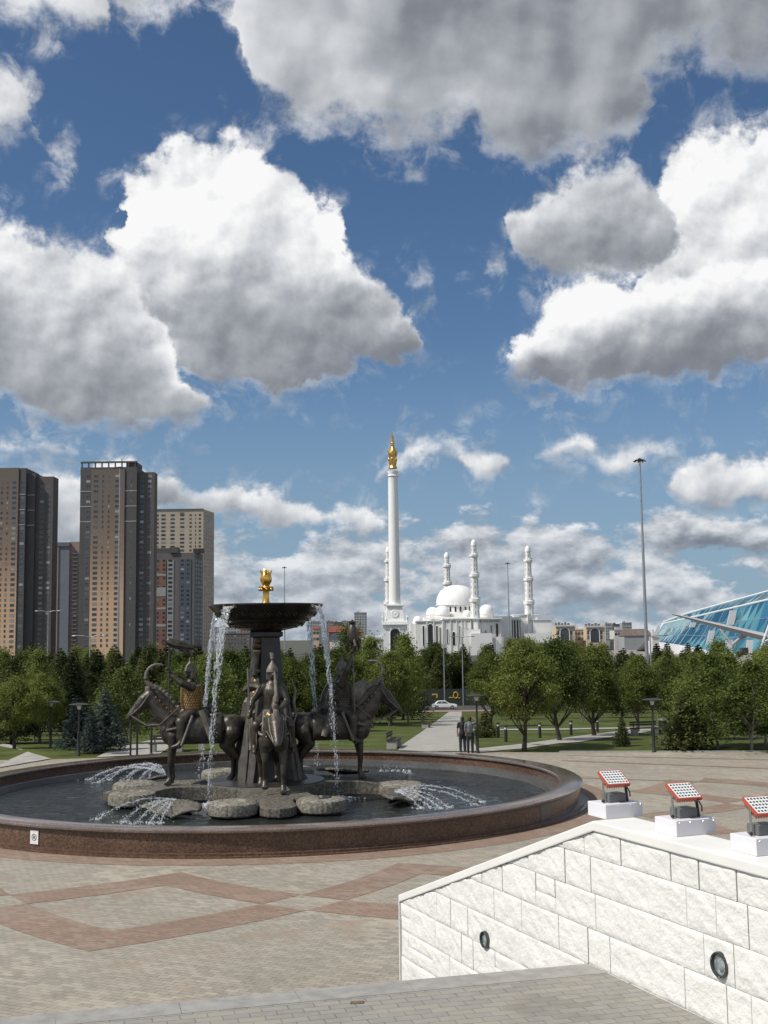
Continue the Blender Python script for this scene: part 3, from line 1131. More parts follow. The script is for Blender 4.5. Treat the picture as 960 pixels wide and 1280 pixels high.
# lit wet slabs on the rim
plaque = thing('sign_plate', 'small white no bathing plate on the brown basin wall', 'sign', (0, 0, 0))
sx_, sy_ = at(58.5, 1043, 0.36).x, at(58.5, 1043, 0.36).y
aa = math.atan2(sy_ - C0.y, sx_ - C0.x)
for _ in range(3):
    pass
nrm = Vector((math.cos(aa), math.sin(aa), 0))
tan = Vector((-nrm.y, nrm.x, 0))
plaque.matrix_world = Matrix.Translation(Vector((C0.x, C0.y, 0.355)) + nrm * 10.715) @ Matrix((tan, Vector((0, 0, 1)), nrm)).transposed().to_4x4()
pb = MB()
pb.box((0, 0, 0.004), (0.29, 0.36, 0.010))
pb.build('plate', mat('white_enamel', (0.78, 0.78, 0.77), 0.35, var=0.03), plaque, bevel=0.002)
pg = MB()
pg.lathe([(0.075, 0.0095), (0.075, 0.0125), (0.090, 0.0125), (0.090, 0.0095)], 28, cap=False)
pg.box((0, 0, 0.011), (0.17, 0.014, 0.003), Matrix.Rotation(R(-45), 4, 'Z'))
pg.ball((0.03, 0.035, 0.011), (0.017, 0.017, 0.003))
pg.box((-0.01, 0.008, 0.011), (0.07, 0.026, 0.003), Matrix.Rotation(R(25), 4, 'Z'))
pg.box((0.0, -0.03, 0.011), (0.09, 0.010, 0.003))
pg.build('pictogram', m_black, plaque)

# water
m_water = bpy.data.materials.new('pool_water')
m_water.use_nodes = True
k = NT(m_water.node_tree)
b = m_water.node_tree.nodes['Principled BSDF']
b.inputs['Base Color'].default_value = (0.020, 0.024, 0.022, 1)
b.inputs['Roughness'].default_value = 0.06
b.inputs['IOR'].default_value = 1.33
tcn = k.n('ShaderNodeTexCoord')
n1 = k.noise(k.mapping(tcn.outputs['Object'], rot=(0, 0, R(15)), sc=(1.0, 2.0, 1)), 2.2, 6, 0.66, 0.6)
n2 = k.noise(tcn.outputs['Object'], 9, 3, 0.5)
bn = k.n('ShaderNodeBump')
bn.inputs['Strength'].default_value = 1.0
bn.inputs['Distance'].default_value = 0.10
k.link(k.m('ADD', n1, k.m('MULTIPLY', n2, 0.25)), bn.inputs['Height'])
k.link(bn.outputs[0], b.inputs['Normal'])
from mathutils import noise as fnoise
wm = MB()
NG, CELL = 176, 19.6 / 176
idx = {}
vs, fs = [], []
for j in range(NG + 1):
    for i in range(NG + 1):
        x, y = -9.8 + i * CELL, -9.8 + j * CELL
        if x * x + y * y > 9.78 ** 2: continue
        # wavelets driven by the falling water, livelier near the jets
        h = 0.022 * fnoise.fractal(Vector((x * 0.8 + y * 0.25, y * 1.5, 1.3)), 0.8, 2.1, 4)
        h += 0.010 * fnoise.noise(Vector((x * 2.6, y * 4.2, 7.7)))
        r_ = math.hypot(x, y)
        h += 0.006 * math.sin(r_ * 9 + 2 * fnoise.noise(Vector((x, y, 3)))) * max(0, 1 - abs(r_ - 6.0) / 3.5)
        idx[(i, j)] = len(vs)
        vs.append((C0.x + x, C0.y + y, WZ + h))
for j in range(NG):
    for i in range(NG):
        q = [(i, j), (i + 1, j), (i + 1, j + 1), (i, j + 1)]
        if all(p_ in idx for p_ in q): fs.append(tuple(idx[p_] for p_ in q))
wm.add(vs, fs)
struct('water', wm, m_water, smooth=True, angle=180)

# ---------------------------------------------------------------- centrepiece
m_stone = granite('weathered_cast_stone', (0.07, 0.063, 0.051), (0.19, 0.174, 0.142), 0.75, 30, 0.3, streak=True)
m_bronze = mat('dark_bronze', (0.070, 0.060, 0.047), 0.40, metal=0.45, var=0.55, vscale=7, bump=0.55, bscale=22)
m_bronze_l = mat('worn_bronze', (0.165, 0.146, 0.120), 0.55, metal=0.25, var=0.45, vscale=7, bump=0.4, bscale=22)
m_coldark = mat('blackened_stone', (0.032, 0.029, 0.027), 0.42, var=0.35, vscale=2.5, bump=0.15, bscale=12)
m_gold = mat('gold_leaf', (0.80, 0.47, 0.10), 0.28, metal=1.0, var=0.12, vscale=9)
m_goldworn = mat('worn_gilding', (0.36, 0.235, 0.10), 0.42, metal=0.8, var=0.4, vscale=14, bump=0.4, bscale=40)

m_pier = mat('pier_bronze', (0.085, 0.076, 0.064), 0.5, metal=0.25, var=0.4, vscale=3, bump=0.3, bscale=18)
fountain = thing('fountain', 'dark tiered fountain with a wide bowl, gold finial and four riders round its column', 'fountain', C0, FR)
# four-armed stone island, arm ends shaped like ram horns
quad = [(0, -5.50), (0.34, -5.36), (0.56, -4.95), (0.52, -4.25), (0.60, -4.10)]
quad += arc((1.36, -4.48), 0.74, 158, 455, 16)
quad += arc((2.72, -2.72), 1.75, 211, 135, 9)
half = [(-y, -x) for x, y in quad]          # mirrored on the diagonal
half.reverse()
q1 = quad + half[1:]                         # front arm -> right arm quarter, counter-clockwise
isl = []
for kq in range(4):
    isl += [rot2(p_, R(90 * kq)) for p_ in q1[:-1]]
im = MB()
im.prism(isl, 0.17, 0.44)
iso = im.build('island', m_stone, fountain, bevel=0.035)


def rise(r): return 0.20 * max(0.0, min(1.0, (4.9 - r) / 1.5))


for v_ in iso.data.vertices:
    if v_.co.z > 0.3: v_.co.z += rise(math.hypot(v_.co.x, v_.co.y))
fm = MB()
fm.prism([(x * 0.955, y * 0.955) for x, y in isl], 0.0, 0.168)
fm.build('island_foot', m_coldark, fountain)
m_curl = granite('pale_worn_stone', (0.11, 0.10, 0.08), (0.29, 0.27, 0.22), 0.75, 30, 0.3)
# fluted rolls on the curled ends
for kq in range(4):
    for sgn in (-1, 1):
        cx, cy = rot2((1.36 * sgn, -4.48), R(90 * kq))
        rl = MB()
        prof = [(0.77, 0.22), (0.78, 0.42), (0.74, 0.53), (0.66, 0.575), (0.42, 0.60), (0.36, 0.56), (0.01, 0.555)]
        rl.lathe(prof, 104, c=(cx, cy, 0), wob=lambda a, z: 1 + (0.013 * math.cos(a * 30) if z < 0.60 else 0.0), cap=False)
        rl.build('curl', m_curl, fountain, smooth=True)
    tx = MB()
    for i in range(7):
        a = R(-140 + i * 100 / 6)
        p0 = rot2((0.0, -4.2), R(90 * kq))
        p1 = rot2((math.cos(a) * 0.62 * 0.5, -4.45 + math.sin(a) * 0.62), R(90 * kq))
        tx.tube([(p0[0], p0[1], 0.435), (p1[0], p1[1], 0.415)], [0.05, 0.02], 6)
    tx.build('tongue_ribs', m_stone, fountain, smooth=True)
# column
dk = MB()
dk.lathe([(2.02, 0.50), (2.0, 0.668), (1.6, 0.70), (1.0, 0.72)], 40, cap=False)
dk.build('core_plinth', m_coldark, fountain, smooth=True)
co = MB()
co.lathe([(1.10, 0.43), (1.04, 0.75), (0.90, 1.6), (0.72, 3.2), (0.57, 4.6), (0.50, 5.55), (0.62, 5.60), (0.62, 5.74), (0.5, 5.80)], 8, a0=R(22.5))
co.build('column', m_coldark, fountain)
for kq in range(4):
    a = R(-127 + 90 * kq)
    rd_, tg_ = Vector((math.cos(a), math.sin(a), 0)), Vector((-math.sin(a), math.cos(a), 0))
    fin = MB()
    prof = [(-0.30, 0.44), (0.30, 0.44), (0.36, 1.4), (0.29, 1.65), (0.22, 2.9), (0.25, 3.4), (0.17, 4.15), (0.0, 4.35), (-0.17, 4.15), (-0.25, 3.4), (-0.22, 2.9), (-0.29, 1.65), (-0.36, 1.4)]

    def lean(z): return 1.36 - (z - 0.44) * 0.168
    if kq: prof = [(x_ * 0.8, 0.44 + (z_ - 0.44) * 0.78) for x_, z_ in prof]
    pts = [rd_ * lean(z) + tg_ * x + Vector((0, 0, z)) for x, z in prof]
    fin.extrude(pts, -rd_ * 0.5)
    fob = fin.build('blade_pier', m_pier, fountain, bevel=0.03)
    rib = MB()
    rib.tube([rd_ * (lean(z) + 0.005) + Vector((0, 0, z)) for z in (0.5, 1.4, 2.9, 3.5)], [0.05, 0.06, 0.04, 0.02], 6)
    rib.build('blade_ridge', m_pier, fob, smooth=True)
    if kq: continue
    go = MB()
    for i in range(5):
        z = 3.25 + i * 0.2
        go.ball(rd_ * (lean(z) + 0.01) + tg_ * (0.05 * (-1) ** i) + Vector((0, 0, z)), (0.075, 0.075, 0.10), 8, 6)
    go.tube([rd_ * (lean(z) + 0.02) + Vector((0, 0, z)) for z in (3.15, 3.6, 4.05)], 0.04, 6)
    go.build('gilt_ornament', m_goldworn, fob, smooth=True)
    hl = MB()
    limb(hl, [rd_ * (lean(z) + 0.02) + Vector((0, 0, z)) for z in (4.3, 4.7, 5.0)], [0.10, 0.12, 0.13])
    hl.box((0, 0, 0), (0.14, 0.38, 0.10), Matrix.Translation(rd_ * lean(4.45) + Vector((0, 0, 4.42))) @ Matrix.Rotation(a, 4, 'Z'))
    hl.ball(rd_ * lean(5.25) + Vector((0, 0, 5.28)), (0.15, 0.15, 0.14), 10, 8)
    hl.build('hilt', m_bronze, fob, smooth=True)
    hg = MB()
    hg.lathe([(0.130, -0.05), (0.150, 0.0), (0.130, 0.05)], 14, c=tuple(rd_ * lean(5.08) + Vector((0, 0, 5.08))), cap=False)
    hg.build('grip_ring', m_goldworn, fob, smooth=True)
    hg = MB()
    hg.lathe([(0.10, 0.0), (0.13, 0.05), (0.08, 0.12), (0.0, 0.14)], 12, c=tuple(rd_ * lean(5.4) + Vector((0, 0, 5.40))), cap=False)
    hg.build('pommel_cap', m_goldworn, fob, smooth=True)
# bowl
bw = MB()
bw.lathe([(0.45, 5.76), (0.62, 5.80), (0.95, 5.87), (1.30, 6.02), (1.62, 6.25), (1.86, 6.50), (1.97, 6.62), (2.00, 6.66), (2.00, 6.71), (1.93, 6.71), (1.80, 6.60), (1.2, 6.35), (0.01, 6.3)], 64, cap=False)
bowl = bw.build('bowl', mat('bowl_bronze', (0.030, 0.026, 0.022), 0.30, metal=0.5, var=0.3, vscale=4, bump=0.2, bscale=18), fountain, smooth=True)
lw = MB()
lw.lathe([(0.01, 6.60), (1.79, 6.60)], 48, cap=False)
lw.build('bowl_water', m_water, bowl)
orn = MB()
for i in range(36):
    a = 2 * math.pi * i / 36
    for r_, z in ((1.74, 6.34), (1.30, 6.0)):
        for dx, dz in ((0, 0.05), (0.06, 0), (0, -0.05), (-0.06, 0)):
            aa_ = a + dx / r_
            orn.ball((math.cos(aa_) * (r_ + dz * 0.8 + 0.01), math.sin(aa_) * (r_ + dz * 0.8 + 0.01), z + dz), 0.026, 6, 4)
for r_, z in ((1.52, 6.14), (1.10, 5.905)):
    orn.lathe([(r_, z - 0.02), (r_ + 0.035, z), (r_, z + 0.02)], 64, cap=False)
orn.build('bowl_ornament', mat('ornament_bronze', (0.085, 0.06, 0.035), 0.4, metal=0.6, var=0.4, vscale=12), bowl, smooth=True)
for i in range(4):
    a = (R(-121), R(-28), R(52), R(150))[i] - FR
    sp_ = MB()
    Ms = Matrix.Rotation(a, 4, 'Z')
    sp_.box((1.93, 0, 6.585), (0.34, 0.44, 0.05), Ms)
    sp_.box((1.93, 0.22, 6.62), (0.34, 0.03, 0.11), Ms)
    sp_.box((1.93, -0.22, 6.62), (0.34, 0.03, 0.11), Ms)
    sp_.build('spout', m_bronze_l, bowl)
fi = MB()
fi.lathe([(0.20, 6.58), (0.18, 6.72), (0.125, 6.80), (0.105, 7.05), (0.12, 7.22), (0.16, 7.31), (0.11, 7.37), (0.13, 7.42), (0.185, 7.52), (0.195, 7.62), (0.17, 7.74), (0.13, 7.82), (0.05, 7.80), (0.01, 7.80)], 24, wob=lambda a, z: 1 + (0.07 * math.cos(a * 6) if 7.4 < z < 7.8 else 0.03 * math.cos(a * 8)), cap=False)
fin_o = fi.build('finial', m_gold, fountain, smooth=True)
for i in range(8):
    a = R(45 * i)
    sc = MB()
    c_, s_ = math.cos(a), math.sin(a)
    sc.tube([(c_ * r_, s_ * r_, z) for r_, z in ((0.11, 7.22), (0.18, 7.32), (0.235, 7.31), (0.25, 7.23), (0.21, 7.19))], [0.025, 0.03, 0.03, 0.034, 0.018], 6)
    sc.ball((c_ * 0.235, s_ * 0.235, 7.24), 0.045, 8, 6)
    sc.build('leaf_scroll', m_gold, fin_o, smooth=True)
    sc = MB()
    if i % 2 == 0:
        sc.tube([(c_ * r_, s_ * r_, z) for r_, z in ((0.12, 7.76), (0.17, 7.86), (0.21, 7.93))], [0.045, 0.032, 0.008], 6)
    else:
        sc.tube([(c_ * r_, s_ * r_, z) for r_, z in ((0.10, 7.76), (0.09, 7.88), (0.07, 7.96))], [0.05, 0.038, 0.01], 6)
    sc.build('petal_tip', m_gold, fin_o, smooth=True)

# fluted shell nozzles between the arms
m_shell = m_stone
for kq in range(4):
    a = R(-127 + 90 * kq)
    sh = MB()
    cx, cy = 5.15 * math.cos(a), 5.15 * math.sin(a)
    nu, nv = 30, 9
    vs, fs = [], []
    for i in range(nu + 1):
        u_ = -1.35 + 2.7 * i / nu
        for j in range(nv + 1):
            v_ = j / nv
            rr = 0.25 + 0.85 * v_ + 0.02 * math.cos(i * math.pi)
            z = WZ + 0.02 + 0.36 * math.sin(v_ * 1.75) * (1 - 0.25 * abs(u_)) + 0.015 * math.cos(i * math.pi) * v_
            x_, y_ = rot2((-0.55 + rr * math.cos(u_), rr * math.sin(u_) * 1.05), a + math.pi)
            vs.append((cx + x_, cy + y_, z))
    for i in range(nu):
        for j in range(nv):
            q = i * (nv + 1) + j
            fs.append((q, q + nv + 1, q + nv + 2, q + 1))
    sh.add(vs, fs)
    so = sh.build('shell_nozzle', m_shell, fountain, smooth=True)
    so.modifiers.new('thick', 'SOLIDIFY').thickness = 0.09
    hd = MB()
    hd.tube([rot2((5.0, -0.5), a) + (WZ + 0.10,), rot2((5.0, 0.5), a) + (WZ + 0.10,)], 0.05, 8)
    hd.build('jet_pipe', m_black, so)

# ---------------------------------------------------------------- moving water
m_spray = bpy.data.materials.new('white_water')
m_spray.use_nodes = True
k = NT(m_spray.node_tree)
b = m_spray.node_tree.nodes['Principled BSDF']
b.inputs['Base Color'].default_value = (0.86, 0.89, 0.92, 1)
b.inputs['Roughness'].default_value = 0.12
b.inputs['Specular IOR Level'].default_value = 0.8
tr = k.n('ShaderNodeBsdfTransparent')
tl = k.n('ShaderNodeBsdfTranslucent')
tl.inputs[0].default_value = (0.86, 0.9, 0.93, 1)
mx1, mx2 = k.n('ShaderNodeMixShader'), k.n('ShaderNodeMixShader')
mx1.inputs[0].default_value = 0.35
k.link(b.outputs[0], mx1.inputs[1])
k.link(tl.outputs[0], mx1.inputs[2])
geo = k.n('ShaderNodeNewGeometry')
k.link(k.maprange(k.noise(geo.outputs['Position'], 11, 3, 0.6), 0.40, 0.64, 0.04, 0.66), mx2.inputs[0])
k.link(tr.outputs[0], mx2.inputs[1])
k.link(mx1.outputs[0], mx2.inputs[2])
k.link(mx2.outputs[0], m_spray.node_tree.nodes['Material Output'].inputs[0])
rw = random.Random(5)


def stream(ang, reach, zend, width, lab, n=11, drops=420):
    'sheet of water breaking up as it falls from a bowl spout'
    a = ang
    d, t = Vector((math.cos(a), math.sin(a), 0)), Vector((-math.sin(a), math.cos(a), 0))
    m_ = MB()
    fall = 6.58 - zend
    def pos(s, off, jit=0):
        # s: 0 at the lip, 1 at the pool
        return C0 + d * (2.08 + reach * s) + t * off + Vector((0, 0, 6.60 - fall * s * s))
    for i in range(n):
        o = (i / (n - 1) - 0.5) * width
        pts, rr = [], []
        ph, ph2 = rw.random() * 9, rw.random() * 9
        stop = rw.uniform(0.45, 1.0)
        nq = 40
        for q in range(nq):
            s = q / (nq - 1) * stop
            conv = 1 - 0.58 * s
            p_ = pos(s, o * conv + 0.05 * s * math.sin(q * 0.9 + ph) + 0.03 * math.sin(q * 1.7 + ph2))
            p_ += d * (0.06 * s * math.sin(q * 1.1 + ph2))
            pts.append(p_)
            beat = math.sin(q * 1.9 + ph) * math.sin(q * 0.8 + ph2)
            rr.append(max(0.003, (0.027 - 0.012 * s / stop) * (0.66 + 0.95 * beat)))
        m_.tube(pts, rr, 5)
    # thin torn sheet below the lip
    sh, sf = [], []
    NU, NW = 26, 8
    ph = rw.random() * 9
    for q in range(NU + 1):
        s = 0.62 * q / NU
        for e in range(NW + 1):
            o = (e / NW - 0.5) * width * (0.92 - 0.75 * s)
            sh.append(pos(s, o) + d * (0.03 + 0.05 * s) * math.sin(e * 1.3 + q * 0.5 + ph))
    for q in range(NU):
        for e in range(NW):
            if rw.random() < 0.10 + 0.75 * (q / NU) ** 1.3: continue
            a_ = q * (NW + 1) + e
            sf.append((a_, a_ + 1, a_ + NW + 2, a_ + NW + 1))
    m_.add(sh, sf)
    # clots and drops stretched along the fall
    for i in range(150):
        s = 0.25 + 0.75 * rw.random()
        L_ = rw.uniform(0.03, 0.10)
        o = rw.gauss(0, 0.24) * width * (1 - 0.4 * s)
        jj = d * rw.gauss(0, 0.05 * (0.4 + s))
        s2 = min(1.0, s + L_ / (2 * fall * s + 0.5))
        p0, p1 = pos(s, o) + jj, pos(s2, o * 0.98) + jj
        r0_ = rw.uniform(0.010, 0.030)
        m_.tube([p0, p0.lerp(p1, 0.35), p1], [r0_ * 0.4, r0_, r0_ * 0.5], 5)
    for i in range(drops):
        s = math.sqrt(rw.random())
        p_ = pos(s, rw.gauss(0, 0.28) * width * (1.0 - 0.35 * s)) + d * rw.gauss(0, 0.07 * (0.4 + s))
        m_.drop(p_, rw.uniform(0.006, 0.020))
    o_ = m_.build('water_stream', m_spray, None, smooth=True)
    tag(o_, lab, 'water', 'streams falling from the bowl')
    foot = pos(1.0, 0)
    fo_ = MB()
    for i in range(420):
        r_ = abs(rw.gauss(0, 0.30))
        an = rw.random() * 6.28
        fo_.drop((foot.x + r_ * math.cos(an), foot.y + r_ * math.sin(an), WZ + 0.01 + 0.16 * rw.random() * math.exp(-r_ * 2)), rw.uniform(0.015, 0.04))
    f_ = fo_.build('splash', m_spray, o_)
    return o_


stream(R(-121), 1.0, WZ, 0.36, 'broad stream falling from the bowl on the left, nearest the viewer')
stream(R(150), 0.85, WZ, 0.26, 'thinner stream falling behind the left front one, over the left horse')
stream(R(-28), 0.80, WZ, 0.34, 'stream falling from the right end of the bowl onto the right horse')
stream(R(52), 0.6, WZ, 0.30, 'stream falling from the back of the bowl on the right', n=9, drops=260)


def jets(src, dirs, lab, drops=900, white=1.0):
    m_ = MB()
    for (dx, dy, L_, h_) in dirs:
        pts, rr = [], []
        ph = rw.random() * 9
        nn = 24
        for q in range(nn + 1):
            s = q / nn
            p_ = src + Vector((dx, dy, 0)) * (L_ * s) + Vector((0, 0, (WZ + 0.02 - src.z) * s + 4 * h_ * s * (1 - s)))
            p_ += Vector((rw.gauss(0, 0.012), rw.gauss(0, 0.012), rw.gauss(0, 0.012))) * (0.3 + s)
            pts.append(p_)
            rr.append(max(0.004, (0.022 - 0.004 * s) * white * (0.55 + 0.8 * rw.random())))
        m_.tube(pts, rr, 5)
        for _ in range(drops // len(dirs)):
            s = rw.random() ** 0.6
            p_ = src + Vector((dx, dy, 0)) * (L_ * s) + Vector((0, 0, (WZ + 0.02 - src.z) * s + 4 * h_ * s * (1 - s)))
            p_ += Vector((rw.gauss(0, 0.05), rw.gauss(0, 0.05), rw.gauss(0, 0.05))) * (0.2 + s)
            p_.z = max(p_.z, WZ + 0.01)
            m_.drop(p_, rw.uniform(0.007, 0.022))
        e_ = pts[-1]
        for _ in range(26):
            r_, an = abs(rw.gauss(0, 0.16)), rw.random() * 6.28
            m_.drop((e_.x + r_ * math.cos(an), e_.y + r_ * math.sin(an), WZ + 0.01 + 0.05 * rw.random()), rw.uniform(0.015, 0.04))
    o_ = m_.build('water_jet', m_spray, None, smooth=True)
    return tag(o_, lab, 'water', 'jets arching from the shells')


def fan(src, targets, h_):
    out = []
    for (x, y, hh) in targets:
        q = at(x, y, WZ)
        v_ = Vector((q.x - src.x, q.y - src.y, 0))
        out.append((v_.normalized().x, v_.normalized().y, v_.length, hh * h_))
    return out


s1 = at(226, 1001, 0.40)
jets(s1, fan(s1, [(120, 1025, 1.0), (152, 1029, 0.9), (170, 1030, 0.9), (186, 1031, 0.8), (200, 1030, 0.8)], 0.30), 'fan of water jets arching left from the shell nearest the front left rim')
s2 = at(207, 969, 0.45)
jets(s2, fan(s2, [(112, 975, 1.0), (122, 979, 1.0), (136, 976, 1.2), (148, 981, 1.0), (160, 977, 1.3), (172, 981, 1.0), (184, 978, 1.2)], 0.42), 'foaming fan of jets behind the left horse', drops=1500, white=1.25)
s3 = at(482, 992, 0.40)
jets(s3, fan(s3, [(604, 1004, 1.0), (594, 1007, 0.85), (560, 1010, 0.8), (552, 1012, 0.7), (527, 1012, 0.6), (538, 1011, 0.6)], 0.38), 'fan of water jets arching right from the right front shell')
s4 = at(476, 966, 0.25)
bub = MB()
for i in range(6):
    q = at(477 + i * 7, 964.5 + (i % 2) * 0.8, WZ + 0.1)
    bub.ball(q, (0.085, 0.085, 0.10), 10, 8)
    for _ in range(26):
        bub.drop((q.x + rw.gauss(0, 0.10), q.y + rw.gauss(0, 0.10), WZ + 0.02 + 0.35 * rw.random() ** 2), rw.uniform(0.008, 0.02))
tag(bub.build('water_jet', m_spray, None, smooth=True), 'row of white bubbling jets at the back right of the pool', 'water', 'jets arching from the shells')
# ---------------------------------------------------------------- equestrian statues (bronze)
def horse_mb(leg, low=False):
    'armoured war horse facing +x; withers about 1.5 units'
    b = MB()
    limb(b, [(-0.80, 0, 1.24), (-0.50, 0, 1.20), (-0.10, 0, 1.15), (0.30, 0, 1.18), (0.62, 0, 1.22)], [0.25, 0.285, 0.29, 0.285, 0.235])
    b.ball((-0.72, 0.13, 1.20), (0.27, 0.17, 0.27))
    b.ball((-0.72, -0.13, 1.20), (0.27, 0.17, 0.27))
    b.ball((0.58, 0.10, 1.14), (0.22, 0.17, 0.30))
    b.ball((0.58, -0.10, 1.14), (0.22, 0.17, 0.30))
    # neck, throat and arched crest
    limb(b, [(0.55, 0, 1.32), (0.78, 0, 1.56), (0.94, 0, 1.80), (1.02, 0, 1.93)], [0.27, 0.21, 0.16, 0.13])
    limb(b, [(0.42, 0, 1.50), (0.66, 0, 1.80), (0.86, 0, 2.00), (1.00, 0, 2.05)], [0.09, 0.075, 0.07, 0.05])
    # head
    limb(b, [(1.02, 0, 1.95), (1.16, 0, 1.84), (1.34, 0, 1.64), (1.45, 0, 1.51)], [0.14, 0.135, 0.092, 0.078])
    limb(b, [(1.08, 0, 1.76), (1.22, 0, 1.66), (1.38, 0, 1.52)], [0.10, 0.075, 0.05])
    b.ball((1.47, 0, 1.47), (0.075, 0.075, 0.07))
    for s in (-1, 1):
        limb(b, [(1.02, 0.07 * s, 2.03), (1.03, 0.09 * s, 2.12), (1.05, 0.095 * s, 2.19)], [0.045, 0.035, 0.012])
        b.ball((1.17, 0.11 * s, 1.88), 0.035)
        b.ball((1.46, 0.05 * s, 1.50), 0.03)
    if low:
        # the head is carried low and forward
        for q, v_ in enumerate(b.v):
            w_ = max(0.0, min(1.0, (v_[0] - 0.62) / 0.40)) if v_[2] > 1.30 else 0.0
            w_ *= max(0.0, min(1.0, (v_[2] - 1.30) / 0.12))
            if w_: b.v[q] = (v_[0] + 0.04 * w_, v_[1], v_[2] - 0.42 * w_)
    # legs
    for key, s in (('fl', 1), ('fr', -1)):
        dx, lift = leg[key]
        limb(b, [(0.52, 0.17 * s, 1.06), (0.52 + dx * 0.2, 0.19 * s, 0.84), (0.56 + dx * 0.75, 0.185 * s, 0.47 + lift), (0.54 + dx - lift * 0.9, 0.18 * s, 0.14 + lift * 0.6)], [0.150, 0.100, 0.060, 0.043])
        limb(b, [(0.54 + dx - lift * 0.9, 0.18 * s, 0.14 + lift * 0.6), (0.59 + dx - lift * 0.9, 0.18 * s, 0.055 + lift * 0.5)], [0.056, 0.078])
        b.box((0.60 + dx - lift * 0.9, 0.18 * s, 0.03 + lift * 0.5), (0.16, 0.14, 0.06))
    for key, s in (('hl', 1), ('hr', -1)):
        dx, lift = leg[key]
        limb(b, [(-0.76, 0.18 * s, 1.08), (-0.64 + dx * 0.3, 0.20 * s, 0.82), (-0.90 + dx, 0.19 * s, 0.50), (-0.88 + dx, 0.18 * s, 0.14)], [0.215, 0.135, 0.066, 0.045])
        limb(b, [(-0.88 + dx, 0.18 * s, 0.14), (-0.82 + dx, 0.18 * s, 0.055)], [0.056, 0.078])
        b.box((-0.81 + dx, 0.18 * s, 0.03), (0.16, 0.14, 0.06))
    # tail
    limb(b, [(-1.02, 0, 1.36), (-1.15, 0, 1.30), (-1.22, 0, 1.10), (-1.21, 0, 0.82), (-1.17, 0.02, 0.60)], [0.075, 0.085, 0.10, 0.085, 0.03])
    return b


LEGS = {'fl': (0.03, 0.0), 'fr': (-0.02, 0.0), 'hl': (-0.05, 0), 'hr': (0.08, 0)}
WALK = {'fl': (0.10, 0.0), 'fr': (0.02, 0.16), 'hl': (-0.12, 0), 'hr': (0.10, 0)}


def person_head(b, c, s=1.0, face=(1, 0, 0), helmet=False):
    c = Vector(c)
    f = Vector(face).normalized()
    side = Vector((0, 0, 1)).cross(f)
    b.ball(c, (0.088 * s, 0.078 * s, 0.115 * s), 14, 10)
    b.ball(c + f * 0.03 * s + Vector((0, 0, -0.055 * s)), (0.062 * s, 0.058 * s, 0.065 * s), 12, 8)
    limb(b, [c + f * 0.085 * s + Vector((0, 0, 0.015 * s)), c + f * 0.108 * s + Vector((0, 0, -0.022 * s))], [0.012 * s, 0.017 * s], 8)
    for q in (-1, 1):
        b.ball(c + f * 0.076 * s + side * 0.033 * s * q + Vector((0, 0, 0.018 * s)), 0.014 * s, 8, 6)
        b.ball(c + side * 0.078 * s * q + Vector((0, 0, -0.005 * s)), (0.018 * s, 0.012 * s, 0.03 * s), 8, 6)
    b.ball(c + f * 0.080 * s + Vector((0, 0, -0.055 * s)), (0.012 * s, 0.024 * s, 0.010 * s), 8, 6)


def hand(b, wrist, direction, curl_to, s=1.0, r=0.0095):
    'palm, four bent fingers and a thumb, closing round curl_to'
    w_ = Vector(wrist)
    d = Vector(direction).normalized()
    c = Vector(curl_to)
    n = (c - w_)
    n = (n - d * n.dot(d))
    n = n.normalized() if n.length > 1e-5 else Vector((0, 0, 1))
    sd = d.cross(n)
    limb(b, [w_, w_ + d * 0.05 * s, w_ + d * 0.085 * s], [0.028 * s, 0.036 * s, 0.036 * s], 8)
    for i, L in enumerate((0.072, 0.082, 0.076, 0.060)):
        o = w_ + d * 0.085 * s + sd * (0.028 - 0.019 * i) * s
        p1 = o + d * L * 0.45 * s + n * 0.012 * s
        p2 = p1 + (d * 0.35 + n * 0.9).normalized() * L * 0.4 * s
        p3 = p2 + (n * 0.6 - d * 0.8).normalized() * L * 0.3 * s
        limb(b, [o, p1, p2, p3], [r * 1.15 * s, r * 1.1 * s, r * s, r * 0.8 * s], 6)
    o = w_ + d * 0.03 * s + sd * 0.03 * s
    limb(b, [o, o + (sd * 0.5 + d * 0.6 + n * 0.5).normalized() * 0.042 * s, o + (d * 0.7 + n * 0.9).normalized() * 0.075 * s], [0.014 * s, 0.012 * s, 0.010 * s], 6)


def rider_mb(arms, x0=0.12, twist=0.0):
    'seated rider; arms = [(elbow, wrist, hand direction, grip)] for left (+y) and right (-y)'
    b = MB()
    limb(b, [(x0, 0, 1.56), (x0 + 0.01, 0, 1.78), (x0 + 0.01, 0, 2.02), (x0, 0, 2.14)], [0.20, 0.185, 0.205, 0.15])
    limb(b, [(x0, -0.17, 2.12), (x0, 0.17, 2.12)], [0.105, 0.105])
    limb(b, [(x0 + 0.01, 0, 2.18), (x0 + 0.03, 0, 2.32)], [0.075, 0.068])
    person_head(b, (x0 + 0.045, 0, 2.42), 1.12)
    for s in (1, -1):
        limb(b, [(x0, 0.13 * s, 1.52), (x0 + 0.24, 0.34 * s, 1.36), (x0 + 0.20, 0.37 * s, 0.98)], [0.14, 0.118, 0.085])
        limb(b, [(x0 + 0.20, 0.37 * s, 0.95), (x0 + 0.28, 0.39 * s, 0.86), (x0 + 0.40, 0.40 * s, 0.83)], [0.075, 0.072, 0.045])
    for s, (el_, wr_, hd_, grip) in zip((1, -1), arms):
        sh = (x0, 0.22 * s, 2.10)
        limb(b, [sh, el_, wr_], [0.098, 0.074, 0.050])
        hand(b, wr_, hd_, grip, 1.15)
    # skirt of the coat over the thighs
    limb(b, [(x0 - 0.12, 0, 1.50), (x0 + 0.1, 0, 1.50)], [0.22, 0.2])
    return b


